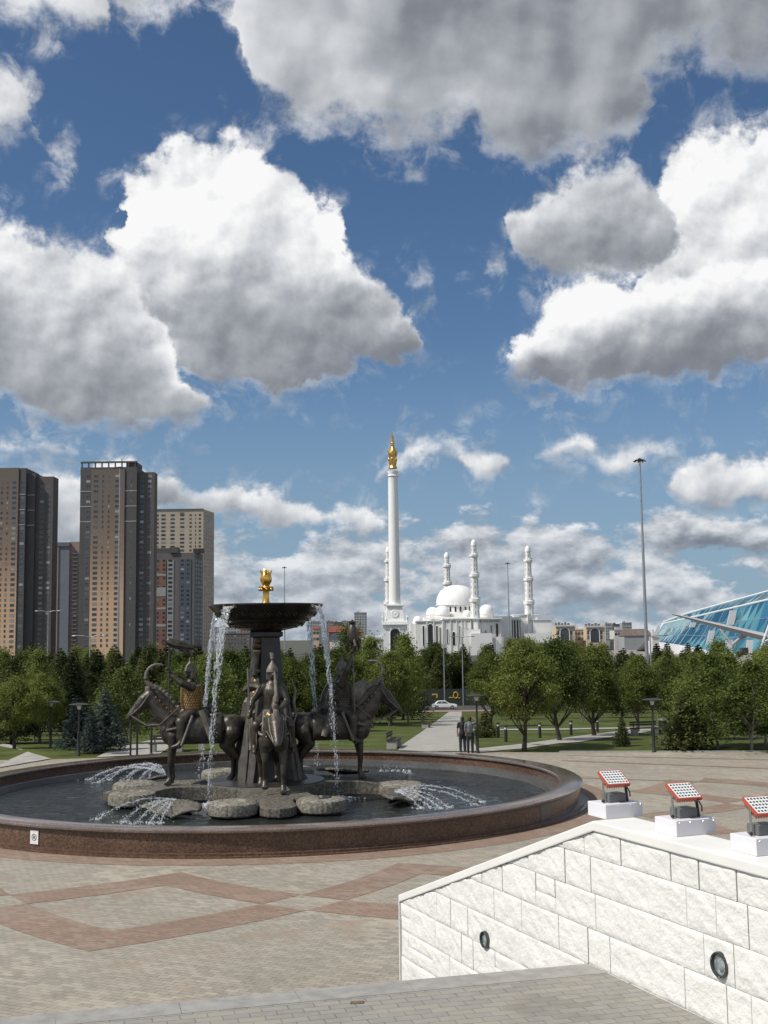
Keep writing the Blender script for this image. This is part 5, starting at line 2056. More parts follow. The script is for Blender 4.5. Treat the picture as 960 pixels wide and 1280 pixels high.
m_win = mat('window_glass', (0.045, 0.055, 0.065), 0.08, var=0.6, vscale=0.25, spec=0.7)
k = NT(m_win.node_tree)
geo_, oi_ = k.n('ShaderNodeNewGeometry'), k.n('ShaderNodeObjectInfo')
f_ = k.m('FRACT', k.m('ADD', geo_.outputs['Random Per Island'], oi_.outputs['Random']))
k.link(k.ramp(f_, [(0.0, (0.030, 0.036, 0.044)), (0.62, (0.055, 0.065, 0.078)), (0.80, (0.13, 0.145, 0.16)), (0.93, (0.30, 0.30, 0.28)), (1.0, (0.42, 0.42, 0.40))]), m_win.node_tree.nodes['Principled BSDF'].inputs['Base Color'])  # paler panes: curtains, and sky reflections put into the colour
m_frame = mat('window_frame', (0.17, 0.165, 0.155), 0.6)
m_charcoal = plaster('charcoal_render', (0.088, 0.083, 0.083))
m_dkbrown = plaster('dark_brown_render', (0.108, 0.094, 0.085))
m_cream = plaster('cream_render', (0.46, 0.385, 0.29))
m_greyw = plaster('grey_render', (0.17, 0.18, 0.205))
m_midgrey = plaster('mid_grey_render', (0.14, 0.132, 0.13))
m_orange = plaster('orange_render', (0.235, 0.115, 0.078))
m_pinkb = plaster('pink_beige_render', (0.30, 0.22, 0.19))
m_offwhite = plaster('off_white_render', (0.62, 0.61, 0.58))
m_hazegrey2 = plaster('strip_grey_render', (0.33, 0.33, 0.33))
m_trim = plaster('pale_trim', (0.50, 0.49, 0.46))


def ombre(name, top_z, bot_z):
    'facade cladding that runs from orange at the foot to brown at the top'
    m = bpy.data.materials.new(name)
    m.use_nodes = True
    k = NT(m.node_tree)
    b = m.node_tree.nodes['Principled BSDF']
    geo = k.n('ShaderNodeNewGeometry')
    s = k.n('ShaderNodeSeparateXYZ')
    k.link(geo.outputs['Position'], s.inputs[0])
    f = k.maprange(s.outputs[2], bot_z, top_z, 0, 1)
    f = k.m('SNAP', f, 0.033)
    k.link(k.ramp(f, [(0.0, (0.68, 0.46, 0.29)), (0.30, (0.58, 0.38, 0.24)), (0.55, (0.27, 0.185, 0.125)), (0.75, (0.185, 0.138, 0.105)), (1.0, (0.150, 0.118, 0.095))]), b.inputs['Base Color'])
    b.inputs['Roughness'].default_value = 0.7
    return m


win_cache = {}


def win_mesh(w_, h_, dep=0.12):
    key = (round(w_, 2), round(h_, 2))
    if key not in win_cache:
        b = MB()
        f = min(0.16, w_ * 0.14)
        b.cur = 0
        b.box((0, dep * 0.3, 0), (w_ - 2 * f, 0.04, h_ - 2 * f))
        b.cur = 1
        for c, s in (((-w_ / 2 + f / 2, 0.05, 0), (f, dep, h_)), ((w_ / 2 - f / 2, 0.05, 0), (f, dep, h_)), ((0, 0.05, -h_ / 2 + f / 2), (w_ - 2 * f, dep, f)), ((0, 0.05, h_ / 2 - f / 2), (w_ - 2 * f, dep, f))):
            b.box(c, s)
        if w_ > 1.3:
            b.box((w_ * 0.12, 0.05, 0), (f * 0.6, dep * 0.9, h_ - 2 * f))
        me = b.mesh('window')
        me.materials.append(m_win)
        me.materials.append(m_frame)
        me.polygons.foreach_set('material_index', b.mi)
        win_cache[key] = me
    return win_cache[key]


def windows(bld, face, cols, rows, limit):
    """cols: [(u, width)], rows: [(z, height)]; face = (origin, along, outward).
    The first `limit` show as single windows, the rest go into one filler part."""
    o, al, out = face
    Mx = Matrix((al, -out, Vector((0, 0, 1)))).transposed().to_4x4()
    rest = MB()
    k_ = 0
    for z, h_ in rows:
        for u_, w_ in cols:
            M_ = Matrix.Translation(o + al * u_ + Vector((0, 0, z)) + out * 0.03) @ Mx
            me = win_mesh(w_, h_)
            if k_ < limit:
                wobj = link('window', me, bld)
                wobj.matrix_local = M_ @ Matrix.Rotation(math.pi, 4, 'Z') if False else M_
                k_ += 1
            else:
                for p_ in me.polygons:
                    rest.cur = p_.material_index
                    rest.add([M_ @ me.vertices[i].co for i in p_.vertices], [tuple(range(len(p_.vertices)))])
    if rest.v:
        ro = rest.build('window_rows', [m_win, m_frame], bld)
        ro['kind'] = 'stuff'
    return k_


def px_x(px, Y, py=800):
    return at_y(px, py, Y).x


def px_z(py, Y, px=480):
    return at_y(px, py, Y).z


GZ = -7.1


def facade_box(bld, base, x0, x1, y0, y1, z1, m_, name='wall', z0=GZ, bevel=0):
    b = MB()
    b.box(((x0 + x1) / 2 - base.x, (y0 + y1) / 2 - base.y, (z0 + z1) / 2 - base.z), (x1 - x0, y1 - y0, z1 - z0))
    return b.build(name, m_, bld)


def front(base, x0, y0):
    return (Vector((x0 - base.x, y0 - base.y, -base.z)), Vector((1, 0, 0)), Vector((0, -1, 0)))


def rows_between(z0, z1, step, h_):
    n = int((z1 - z0) / step)
    return [(z1 - step * (i + 0.5), h_) for i in range(n)]


# --- dark tower with an orange to brown centre panel
def tower_centre():
    Y = 680
    X = lambda p: px_x(p, Y, 700)
    Zt = lambda p: px_z(p, Y, 130)
    base = Vector((X(133), Y + 10, GZ))
    t = thing('apartment_tower', 'tall dark apartment tower with an orange to brown middle panel and a rooftop frame', 'building', base)
    zt = Zt(584)
    facade_box(t, base, X(99), X(170), Y, Y + 24, zt, m_charcoal)
    facade_box(t, base, X(170), X(191), Y + 3, Y + 12, Zt(590), m_dkbrown, 'side_wing')
    facade_box(t, base, X(113), X(155), Y - 0.5, Y, Zt(587), ombre('ombre_cladding_centre', zt, GZ), 'colour_panel', GZ)
    # rooftop frame of piers and beam
    b = MB()
    for i in range(9):
        b.box((X(100.5 + i * 8.4) - base.x, Y + 0.6 - base.y, (zt + Zt(579)) / 2 - base.z), (0.7, 1.0, Zt(579) - zt))
    b.box(((X(99) + X(170)) / 2 - base.x, Y + 0.6 - base.y, Zt(578.5) - base.z + 0.4), (X(170) - X(99), 1.2, 1.0))
    b.box((X(163) - base.x, Y + 8 - base.y, (zt + Zt(578)) / 2 - base.z), (X(170) - X(156), 14, Zt(578) - zt))
    b.build('roof_frame', m_charcoal, t)
    an = MB()
    an.tube([(X(150) - base.x, Y - base.y + 2, zt - base.z), (X(150) - base.x, Y - base.y + 2, Zt(573) - base.z)], 0.3, 6)
    an.build('antenna', m_charcoal, t)
    rw_ = rows_between(GZ + 6, Zt(592), 3.02, 1.75)
    face = front(base, 0, Y)
    for a in (607, 625, 644):
        pass
    cols = [(X(109), 2.6)]
    windows(t, front(base, 0, Y), cols, rw_, 34)
    windows(t, front(base, 0, Y - 0.5), [(X(119), 2.8), (X(127.8), 1.2), (X(135.2), 1.2), (X(146), 2.8)], rw_, 36)
    windows(t, front(base, 0, Y), [(X(163), 0.9)], rw_, 10)
    windows(t, front(base, 0, Y + 3), [(X(175.5), 2.4), (X(185), 2.4)], rw_, 20)
    lb = MB()
    for zz in (614, 633, 652):
        lb.box(((X(99) + X(113)) / 2 - base.x, Y - 0.08 - base.y, Zt(zz) - base.z), (X(113) - X(99), 0.16, 0.35))
        lb.box(((X(155) + X(170)) / 2 - base.x, Y - 0.08 - base.y, Zt(zz) - base.z), (X(170) - X(155), 0.16, 0.35))
    lb.build('string_course', m_trim, t)
    return t


def tower_left():
    Y = 690
    X = lambda p: px_x(p, Y, 700)
    Zt = lambda p: px_z(p, Y, 30)
    base = Vector((X(20), Y + 10, GZ))
    t = thing('apartment_tower', 'dark apartment tower cut by the left picture edge with a painted orange lower facade', 'building', base)
    facade_box(t, base, X(-30), X(30.5), Y, Y + 26, Zt(585), m_charcoal)
    facade_box(t, base, X(-30), X(21.5), Y - 0.5, Y, Zt(584.6), ombre('ombre_cladding_left', Zt(585), GZ), 'colour_panel')
    facade_box(t, base, X(30.5), X(40.5), Y + 3, Y + 26, Zt(590.5), m_charcoal, 'recess_wall')
    facade_box(t, base, X(40.5), X(62), Y + 5, Y + 16, Zt(594.5), m_dkbrown, 'side_wing')
    rw_ = rows_between(GZ + 6, Zt(600), 3.06, 1.75)
    windows(t, front(base, 0, Y), [(X(26.5), 2.6)], rw_, 33)
    windows(t, front(base, 0, Y - 0.5), [(X(-8), 1.2), (X(1), 1.6), (X(8), 1.2), (X(16.5), 2.6)], rw_, 40)
    windows(t, front(base, 0, Y + 5), [(X(48), 2.4), (X(57), 2.4)], rows_between(GZ + 6, Zt(604), 3.06, 1.75), 27)
    lb = MB()
    for zz in (618, 637, 656):
        lb.box(((X(22) + X(30)) / 2 - base.x, Y - 0.08 - base.y, Zt(zz) - base.z), (X(30) - X(22), 0.16, 0.35))
        lb.box(((X(31) + X(40)) / 2 - base.x, Y + 2.92 - base.y, Zt(zz) - base.z), (X(40) - X(31), 0.16, 0.35))
    lb.build('string_course', m_trim, t)
    return t


def tower_grey():
    Y = 900
    X = lambda p: px_x(p, Y, 740)
    Zt = lambda p: px_z(p, Y, 80)
    base = Vector((X(81), Y + 10, GZ))
    t = thing('apartment_tower', 'narrow grey apartment block with a blank side between the two dark towers', 'building', base)
    facade_box(t, base, X(60), X(86), Y, Y + 8, Zt(681), m_greyw)
    facade_box(t, base, X(60), X(72.6), Y - 0.6, Y, Zt(681), m_pinkb, 'window_bay')
    facade_box(t, base, X(60), X(86.2), Y - 0.9, Y + 8.1, Zt(678), m_midgrey, 'parapet', Zt(683))
    facade_box(t, base, X(86), X(101), Y + 2, Y + 30, Zt(677), m_pinkb, 'balcony_wing')
    rw_ = rows_between(GZ + 6, Zt(688), 3.05, 1.8)
    windows(t, front(base, 0, Y - 0.6), [(X(65), 2.2), (X(69.5), 1.8)], rw_, 60)
    bl = MB()
    for z, h_ in rw_:
        bl.box(((X(90) + X(96)) / 2 - base.x, Y + 1.3 - base.y, z - 1 - base.z), (X(96) - X(90), 1.4, 1.0))
    bo = bl.build('balcony_rows', m_midgrey, t)
    windows(t, front(base, 0, Y + 2), [(X(93), 2.6)], rw_, 20)
    return t


def tower_cream():
    Y = 890
    X = lambda p: px_x(p, Y, 700)
    Zt = lambda p: px_z(p, Y, 230)
    base = Vector((X(230), Y + 12, GZ))
    t = thing('apartment_tower', 'cream apartment tower with a shaded right side behind the lower dark block', 'building', base)
    x0, x1 = X(180), X(254)
    b = MB()
    zt = Zt(637)
    poly = [(x0 - base.x, Y - base.y), (x1 - base.x, Y - base.y), (X(267.5) * 1.028 - base.x, Y + 25 - base.y), (x0 - base.x, Y + 25 - base.y)]
    b.prism(poly, GZ - base.z, zt - base.z)
    b.build('wall', m_cream, t)
    rw_ = rows_between(GZ + 6, Zt(641.5), 3.04, 1.7)
    windows(t, front(base, 0, Y), [(X(197), 1.3), (X(204), 3.4), (X(215.5), 3.4), (X(227.5), 3.4), (X(238), 1.8), (X(244.3), 0.9), (X(249.7), 1.8)], rw_, 100)
    p0, p1 = Vector((poly[1][0], poly[1][1], 0)), Vector((poly[2][0], poly[2][1], 0))
    al = (p1 - p0).normalized()
    out = Vector((al.y, -al.x, 0))
    Ls = (p1 - p0).length
    cols = [(Ls * q, 1.9) for q in (0.14, 0.32, 0.5, 0.68, 0.86)]
    bs = MB()
    ff = (p0 - Vector((0, 0, base.z)), al, out)
    M_ = Matrix((al, -out, Vector((0, 0, 1)))).transposed().to_4x4()
    for z, h_ in rw_:
        for u_, w_ in cols:
            me = win_mesh(w_, h_)
            MM = Matrix.Translation(ff[0] + al * u_ + Vector((0, 0, z)) + out * 0.03) @ M_
            for p_ in me.polygons:
                bs.cur = p_.material_index
                bs.add([MM @ me.vertices[i].co for i in p_.vertices], [tuple(range(len(p_.vertices)))])
    so = bs.build('side_window_rows', [m_win, m_frame], t)
    so['kind'] = 'stuff'
    c = MB()
    c.box(((x0 + x1) / 2 - base.x, Y - 0.25 - base.y, zt - base.z + 0.25), (x1 - x0 + 0.6, 0.6, 0.7))
    c.box((X(227) - base.x, Y - 0.06 - base.y, Zt(641.3) - base.z), (3.6, 0.1, 1.0))
    c.build('parapet', m_midgrey, t)
    return t


def tower_colour():
    Y = 800
    X = lambda p: px_x(p, Y, 740)
    Zt = lambda p: px_z(p, Y, 225)
    base = Vector((X(222), Y + 12, GZ))
    t = thing('apartment_tower', 'lower dark grey apartment block with orange and pale window strips', 'building', base)
    zt = Zt(691)
    b = MB()
    poly = [(X(188) - base.x, Y - base.y), (X(243) - base.x, Y - base.y), (X(253) * 1.02 - base.x, Y + 18 - base.y), (X(188) - base.x, Y + 18 - base.y)]
    b.prism(poly, 0, zt - base.z)
    b.build('wall', m_midgrey, t)
    facade_box(t, base, X(194), X(207.5), Y - 0.3, Y, Zt(700), m_orange, 'orange_strip')
    facade_box(t, base, X(209), X(217), Y - 0.25, Y, Zt(700), m_hazegrey2, 'pale_strip')
    facade_box(t, base, X(224), X(239), Y - 0.3, Y, Zt(699), mat('steel_blue_render', (0.085, 0.10, 0.13), 0.7), 'blue_strip')
    for za, zb in ((717, 719.5), (734, 745), (759, 761.5), (780, 783)):
        gp = MB()
        gp.box(((X(194) + X(207.5)) / 2 - base.x, Y - 0.36 - base.y, (Zt(za) + Zt(zb)) / 2 - base.z), (X(207.5) - X(194), 0.12, Zt(za) - Zt(zb)))
        gp.build('pale_band', m_hazegrey2, t)
    tp = MB()
    tp.box(((X(193) + X(222)) / 2 - base.x, Y + 5 - base.y, (zt + Zt(685)) / 2 - base.z), (X(222) - X(193), 9, Zt(685) - zt))
    tp.box((X(217) - base.x, Y + 3 - base.y, (zt + Zt(684)) / 2 - base.z), (X(222) - X(212), 8, Zt(684) - zt))
    for i in range(8):
        tp.box((X(240 + i * 1.7) - base.x, Y + 8 - base.y, (zt + Zt(685)) / 2 - base.z), (0.5, 6, Zt(685) - zt))
    tp.build('roof_storey', m_charcoal, t)
    rw_ = rows_between(GZ + 6, Zt(698), 3.0, 1.8)
    windows(t, front(base, 0, Y - 0.3), [(X(205), 2.0), (X(197.5), 1.6)], rw_, 22)
    windows(t, front(base, 0, Y - 0.25), [(X(212.8), 3.0)], rw_, 20)
    windows(t, front(base, 0, Y - 0.3), [(X(228), 2.4), (X(235), 2.4)], rw_, 44)
    p0, p1 = Vector((poly[1][0], poly[1][1], 0)), Vector((poly[2][0], poly[2][1], 0))
    al = (p1 - p0).normalized()
    out = Vector((al.y, -al.x, 0))
    Ls = (p1 - p0).length
    windows(t, (p0 - Vector((0, 0, base.z)), al, out), [(Ls * q, 2.2) for q in (0.2, 0.5, 0.8)], [(z, h_) for z, h_ in rw_], 14)
    return t


tower_centre()
tower_left()
tower_grey()
tower_cream()
tower_colour()


# --- small blocks and houses of the town
def block(lab, x0, x1, yt, Y, m_, ncol, step, roof=None, m_r=None, name='town_block', depth=14, yb=None, cat='building', w_=1.5, h_=1.5):
    X = lambda p: px_x(p, Y, 790)
    zt = px_z(yt, Y, (x0 + x1) / 2)
    base = Vector(((X(x0) + X(x1)) / 2, Y + depth / 2, GZ))
    t = thing(name, lab, cat, base)
    facade_box(t, base, X(x0), X(x1), Y, Y + depth, zt, m_)
    if ncol:
        cols = [(X(x0) + (X(x1) - X(x0)) * (i + 0.5) / ncol, w_) for i in range(ncol)]
        rw_ = rows_between(max(GZ + 3, px_z(806, Y)), zt - 0.6, step, h_)
        if rw_: windows(t, front(base, 0, Y), cols, rw_, 60)
    b = MB()
    if roof == 'pitch':
        hgt = (X(x1) - X(x0)) * 0.16 + 1.2
        vs = [(X(x0) - base.x - .4, -depth / 2 - .4, zt - base.z), (X(x1) - base.x + .4, -depth / 2 - .4, zt - base.z), (X(x1) - base.x + .4, depth / 2 + .4, zt - base.z), (X(x0) - base.x - .4, depth / 2 + .4, zt - base.z), (X(x0) - base.x + 1, 0, zt - base.z + hgt), (X(x1) - base.x - 1, 0, zt - base.z + hgt)]
        b.add(vs, [(0, 1, 5, 4), (2, 3, 4, 5), (1, 2, 5), (3, 0, 4), (0, 3, 2, 1)])
        b.build('roof', m_r, t)
    else:
        b.box((0, -depth / 2 - 0.05, zt - base.z + 0.2), (X(x1) - X(x0) + 0.5, 0.5, 0.7))
        b.box((X(x0) - base.x + (X(x1) - X(x0)) * 0.3, 0, zt - base.z + 1.0), ((X(x1) - X(x0)) * 0.25, depth * 0.4, 2.0))
        b.build('parapet', m_r or m_, t)
    return t


m_redroof = mat('red_roof', (0.20, 0.055, 0.04), 0.7, var=0.25, vscale=0.5)
m_brownroof = mat('brown_roof', (0.15, 0.11, 0.09), 0.7, var=0.25, vscale=0.5)
m_redwall = plaster('red_brick_wall', (0.27, 0.115, 0.085))
m_navy = mat('navy_roof', (0.035, 0.045, 0.065), 0.5)
m_sand = plaster('sand_render', (0.55, 0.45, 0.33))
m_tan = plaster('tan_stone', (0.58, 0.47, 0.34))
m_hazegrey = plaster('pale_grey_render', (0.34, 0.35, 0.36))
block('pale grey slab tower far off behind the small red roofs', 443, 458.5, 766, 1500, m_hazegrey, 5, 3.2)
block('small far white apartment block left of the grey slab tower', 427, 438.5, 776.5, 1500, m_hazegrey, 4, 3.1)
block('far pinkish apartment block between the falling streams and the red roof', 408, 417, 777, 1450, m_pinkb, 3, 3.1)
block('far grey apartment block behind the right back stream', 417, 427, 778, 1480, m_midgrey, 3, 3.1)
block('long red brick building with a red roof above the trees', 411, 440, 790, 620, m_redwall, 9, 3.2, 'pitch', m_redroof, 'red_roof_house')
block('low white building with a navy blue roof in front of the red one', 412, 440, 799, 560, m_offwhite, 8, 3.0, 'pitch', m_navy, 'navy_roof_house')
block('cream corner tower with a brown top right of the falling water', 391, 399, 786, 640, m_sand, 2, 3.3, 'pitch', m_redroof, 'corner_tower')
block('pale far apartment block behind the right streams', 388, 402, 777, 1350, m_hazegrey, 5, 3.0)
block('orange brown low house left of the tall white column', 441, 452, 790, 600, m_orange, 3, 3.2, 'pitch', m_redroof, 'orange_house')
block('low white house among the trees left of the white column', 452, 478, 799, 520, m_offwhite, 6, 3.2, None, None, 'white_house')
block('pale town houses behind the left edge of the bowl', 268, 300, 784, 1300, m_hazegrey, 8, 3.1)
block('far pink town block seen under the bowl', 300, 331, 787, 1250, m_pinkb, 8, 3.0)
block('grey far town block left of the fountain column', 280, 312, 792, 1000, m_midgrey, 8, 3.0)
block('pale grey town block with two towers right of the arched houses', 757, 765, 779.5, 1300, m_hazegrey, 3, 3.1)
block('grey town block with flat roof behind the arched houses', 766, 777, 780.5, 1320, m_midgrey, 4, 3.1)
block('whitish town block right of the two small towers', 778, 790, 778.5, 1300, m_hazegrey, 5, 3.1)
block('white low house with small windows between arched houses and light mast', 768, 792, 788, 640, m_offwhite, 6, 2.8, None, m_hazegrey, 'white_house')
block('long low brown roofed terrace left of the tall light mast', 780, 815, 794.5, 620, m_hazegrey, 9, 3.0, 'pitch', m_brownroof, 'terrace_house')
block('bright white kiosk box beside the light mast left of the glass arena', 815, 823.5, 795.5, 330, m_offwhite, 2, 3.0, None, m_offwhite, 'kiosk', depth=4)


def arched_house(lab, x0, x1, yt, ax, ay0, Y):
    X = lambda p: px_x(p, Y, 790)
    zt = px_z(yt, Y, x0)
    base = Vector(((X(x0) + X(x1)) / 2, Y + 8, GZ))
    t = thing('arched_house', lab, 'building', base)
    facade_box(t, base, X(x0), X(x1), Y, Y + 16, zt, m_tan)
    c = MB()
    c.box((0, -8.3, zt - base.z + 0.3), (X(x1) - X(x0) + 1, 1.0, 0.9))
    c.build('cornice', m_offwhite, t)
    a = MB()
    hw = 2.6
    zc = px_z(ay0, Y) - hw
    poly = [(X(ax) - base.x - hw, -8.06, px_z(806, Y) - base.z)] + [(X(ax) - base.x + hw * math.cos(R(180 - q * 15)), -8.06, zc - base.z + hw * math.sin(R(180 - q * 15))) for q in range(13)] + [(X(ax) - base.x + hw, -8.06, px_z(806, Y) - base.z)]
    a.extrude(poly, (0, -0.1, 0))
    w__ = a.build('arched_window', m_win, t)
    f = MB()
    f.tube([(p_[0], -8.12, p_[2]) for p_ in poly], 0.32, 6)
    f.build('surround', m_offwhite, w__)
    windows(t, front(base, 0, Y), [(X(ax - 8), 1.3), (X(ax + 8), 1.3)], [(px_z(794, Y), 2.2), (px_z(800, Y), 2.2)], 10)
    cr = MB()
    for i in range(5):
        cr.box((X(x0 + 2 + i * 4) - base.x, -2, zt - base.z + 0.9), (0.9, 3, 1.8 + 0.9 * (i % 2)))
    cr.build('roof_turrets', m_midgrey, t)
    return t


arched_house('tan house with a tall dark arched window right of the mosque', 695, 719, 783, 706, 787.5, 640)
arched_house('tan house with an arched window beside its twin, nearer the light mast', 733, 756, 784, 743.5, 788.5, 640)
block('lower tan link building between the two arched houses', 717, 735, 787, 650, m_tan, 4, 3.0, None, m_offwhite, 'link_building')

# ---------------------------------------------------------------- white column monument
m_marble = mat('white_marble', (0.86, 0.85, 0.82), 0.5, var=0.02, vscale=0.1)
m_shadow_open = mat('dark_opening', (0.03, 0.03, 0.032), 0.3)
Y = 500
colx = at_y(494, 800, Y).x
mz = lambda py: at_y(494, py, Y).z - GZ
mon = thing('column_monument', 'very tall white marble column topped by a golden bird on an arched pedestal', 'monument', (colx, Y, GZ))
sh = MB()
zb, zt_ = mz(757), mz(589)
prof = [(2.65, zb), (2.60, zb + 1)]
for i in range(12):
    s = i / 11
    prof.append((2.50 - 0.42 * s, zb + 1 + (zt_ - zb - 2.5) * s))
prof += [(2.2, zt_ - 1.0), (2.35, zt_ - 0.4), (2.35, zt_)]
sh.lathe(prof, 32)
sh.build('shaft', m_marble, mon, smooth=True, angle=25)
cpd = MB()
for r_, z0, z1 in ((3.6, mz(758.5), mz(755.5)), (3.9, mz(757.6), mz(756.4)), (2.4, mz(596), mz(594.5))):
    if r_ > 3: cpd.box((0, 0, (z0 + z1) / 2), (r_ * 2, r_ * 2, z1 - z0))
    else: cpd.lathe([(2.3, z0), (2.5, (z0 + z1) / 2), (2.3, z1)], 28)
cpd.build('capital_band', m_marble, mon)
pd = MB()
b0, b1 = mz(776), mz(758.5)
pd.add([(-3.9, -3.9, b0), (3.9, -3.9, b0), (3.9, 3.9, b0), (-3.9, 3.9, b0), (-3.2, -3.2, b1), (3.2, -3.2, b1), (3.2, 3.2, b1), (-3.2, 3.2, b1)], [(0, 1, 5, 4), (1, 2, 6, 5), (2, 3, 7, 6), (3, 0, 4, 7), (4, 5, 6, 7), (3, 2, 1, 0)])
ped = pd.build('pedestal', m_marble, mon)
rl = MB()
rl.lathe([(1.5, -0.1), (1.7, 0.15), (1.5, 0.3), (1.2, 0.2), (0.9, 0.28), (0.6, 0.2), (0.3, 0.35), (0.0, 0.35)], 24, cap=False)
for i in range(12):
    rl.ball((1.1 * math.cos(R(30 * i)), 1.1 * math.sin(R(30 * i)), 0.2), 0.16, 6, 5)
Mr = Matrix.Translation((0, -3.55, (b0 + b1) / 2)) @ Matrix.Rotation(R(84), 4, 'X')
rl.v = [tuple(Mr @ Vector(q)) for q in rl.v]
rl.build('medallion', m_marble, ped, smooth=True)
st_ = MB()
for hw, z0, z1 in ((5.6, mz(780), mz(778)), (4.8, mz(778), mz(776)), (5.9, mz(781.3), mz(780))):
    st_.box((0, 0, (z0 + z1) / 2), (hw * 2, hw * 2, z1 - z0))
st_.build('stepped_base', m_marble, mon)
gb = MB()
for x in (-3.6, 3.6):
    gb.box((x, 0, mz(781.3) / 2), (3.0, 10.2, mz(781.3)))
gb.box((0, 0, (mz(781.3) + mz(785)) / 2), (4.2, 10.0, mz(781.3) - mz(785)))
gb.build('arched_gatehouse', m_marble, mon)
ao = MB()
hw, zc = 2.05, mz(785) - 2.2
poly = [(-hw, -4.6, 0)] + [(hw * math.cos(R(180 - q * 15)), -4.6, zc + hw * math.sin(R(180 - q * 15))) for q in range(13)] + [(hw, -4.6, 0)]
ao.extrude(poly, (0, 8, 0))
aob = ao.build('arch_glazing', m_shadow_open, mon)
bars = MB()
for x in (-1.0, 0, 1.0): bars.box((x, -4.66, zc * 0.55), (0.12, 0.1, zc * 1.1))
for z in (zc * 0.5, zc): bars.box((0, -4.66, z), (4, 0.1, 0.12))
bars.build('glazing_bars', m_midgrey, aob)
asr = MB()
asr.tube([(p_[0] * 1.1, -5.05, p_[2]) for p_ in poly], 0.28, 6)
asr.build('arch_moulding', m_marble, mon)
for sx_ in (-5.2, 5.2):
    ob = MB()
    ob.lathe([(0.45, mz(776) - 0.6), (0.35, mz(776) + 1.2), (0.5, mz(776) + 1.5), (0.2, mz(776) + 2.0), (0.02, mz(776) + 3.4)], 10, c=(sx_, -4.6, 0))
    ob.build('corner_pinnacle', m_marble, mon, smooth=True)
gd = MB()
g0, g1 = mz(586), mz(558)
gd.lathe([(1.6, g0), (1.75, g0 + 0.5), (1.35, g0 + 1.2), (1.5, g0 + 2.2), (1.7, g0 + 3.4), (1.45, g0 + 4.6), (1.6, g0 + 5.6), (1.9, g0 + 6.6), (1.5, g0 + 7.6), (1.2, g0 + 8.4), (0.7, g1)], 20, wob=lambda a, z: 1 + 0.10 * math.cos(a * 8))
m_goldfar = mat('gilded_metal', (0.62, 0.38, 0.12), 0.35, metal=0.9, var=0.35, vscale=0.9)
gob = gd.build('gilded_crown', m_goldfar, mon, smooth=True)
for i in range(6):
    a = R(60 * i + 20)
    cr = MB()
    cr.tube([(1.4 * math.cos(a), 1.4 * math.sin(a), g0 + 6.4), (1.9 * math.cos(a), 1.9 * math.sin(a), g0 + 7.4), (2.2 * math.cos(a), 2.2 * math.sin(a), g0 + 8.6)], [0.30, 0.22, 0.04], 6)
    cr.ball((1.75 * math.cos(a), 1.75 * math.sin(a), g0 + 4.0), (0.4, 0.4, 0.8), 8, 6)
    cr.build('crown_wing', m_goldfar, gob, smooth=True)
bd = MB()
limb(bd, [(0, 0, g1 - 0.3), (0.1, 0, g1 + 1.4), (0.0, 0, g1 + 2.6), (-0.15, 0, g1 + 3.4)], [0.75, 0.8, 0.6, 0.42], 8)
limb(bd, [(-0.25, 0, g1 + 3.5), (-0.6, 0, g1 + 3.9)], [0.3, 0.08], 8)
bd.tube([(0.3, 0.4, g1 + 1.6), (0.1, 0.7, g1 + 4.0), (-0.5, 0.6, g1 + 6.1)], [0.5, 0.55, 0.05], 8)
bd.tube([(0.3, -0.4, g1 + 1.6), (0.1, -0.7, g1 + 4.0), (-0.5, -0.6, g1 + 6.0)], [0.5, 0.55, 0.05], 8)
bd.build('golden_bird', m_goldfar, mon, smooth=True)

# ---------------------------------------------------------------- white mosque
Y = 800
SX = Y / 1450.0
ox = at_y(576, 800, Y).x
hx = lambda px: at_y(px, 790, Y).x - ox
hz = lambda py, px=576: at_y(px, py, Y).z - GZ
mos = thing('mosque', 'large white mosque with a ribbed main dome and four minarets', 'mosque', (ox, Y, GZ))
m_mos = mat('mosque_white', (0.82, 0.81, 0.775), 0.6, var=0.04, vscale=0.2)
m_dome = mat('dome_white', (0.87, 0.86, 0.83), 0.45, var=0.03, vscale=0.4)


def mbox(name, x0, x1, zt, y0, y1, m_=None, z0=0, parent=None):
    b = MB()
    b.box(((hx(x0) + hx(x1)) / 2, (y0 + y1) / 2, (z0 + zt) / 2), (hx(x1) - hx(x0), y1 - y0, zt - z0))
    return b.build(name, m_ or m_mos, parent or mos)


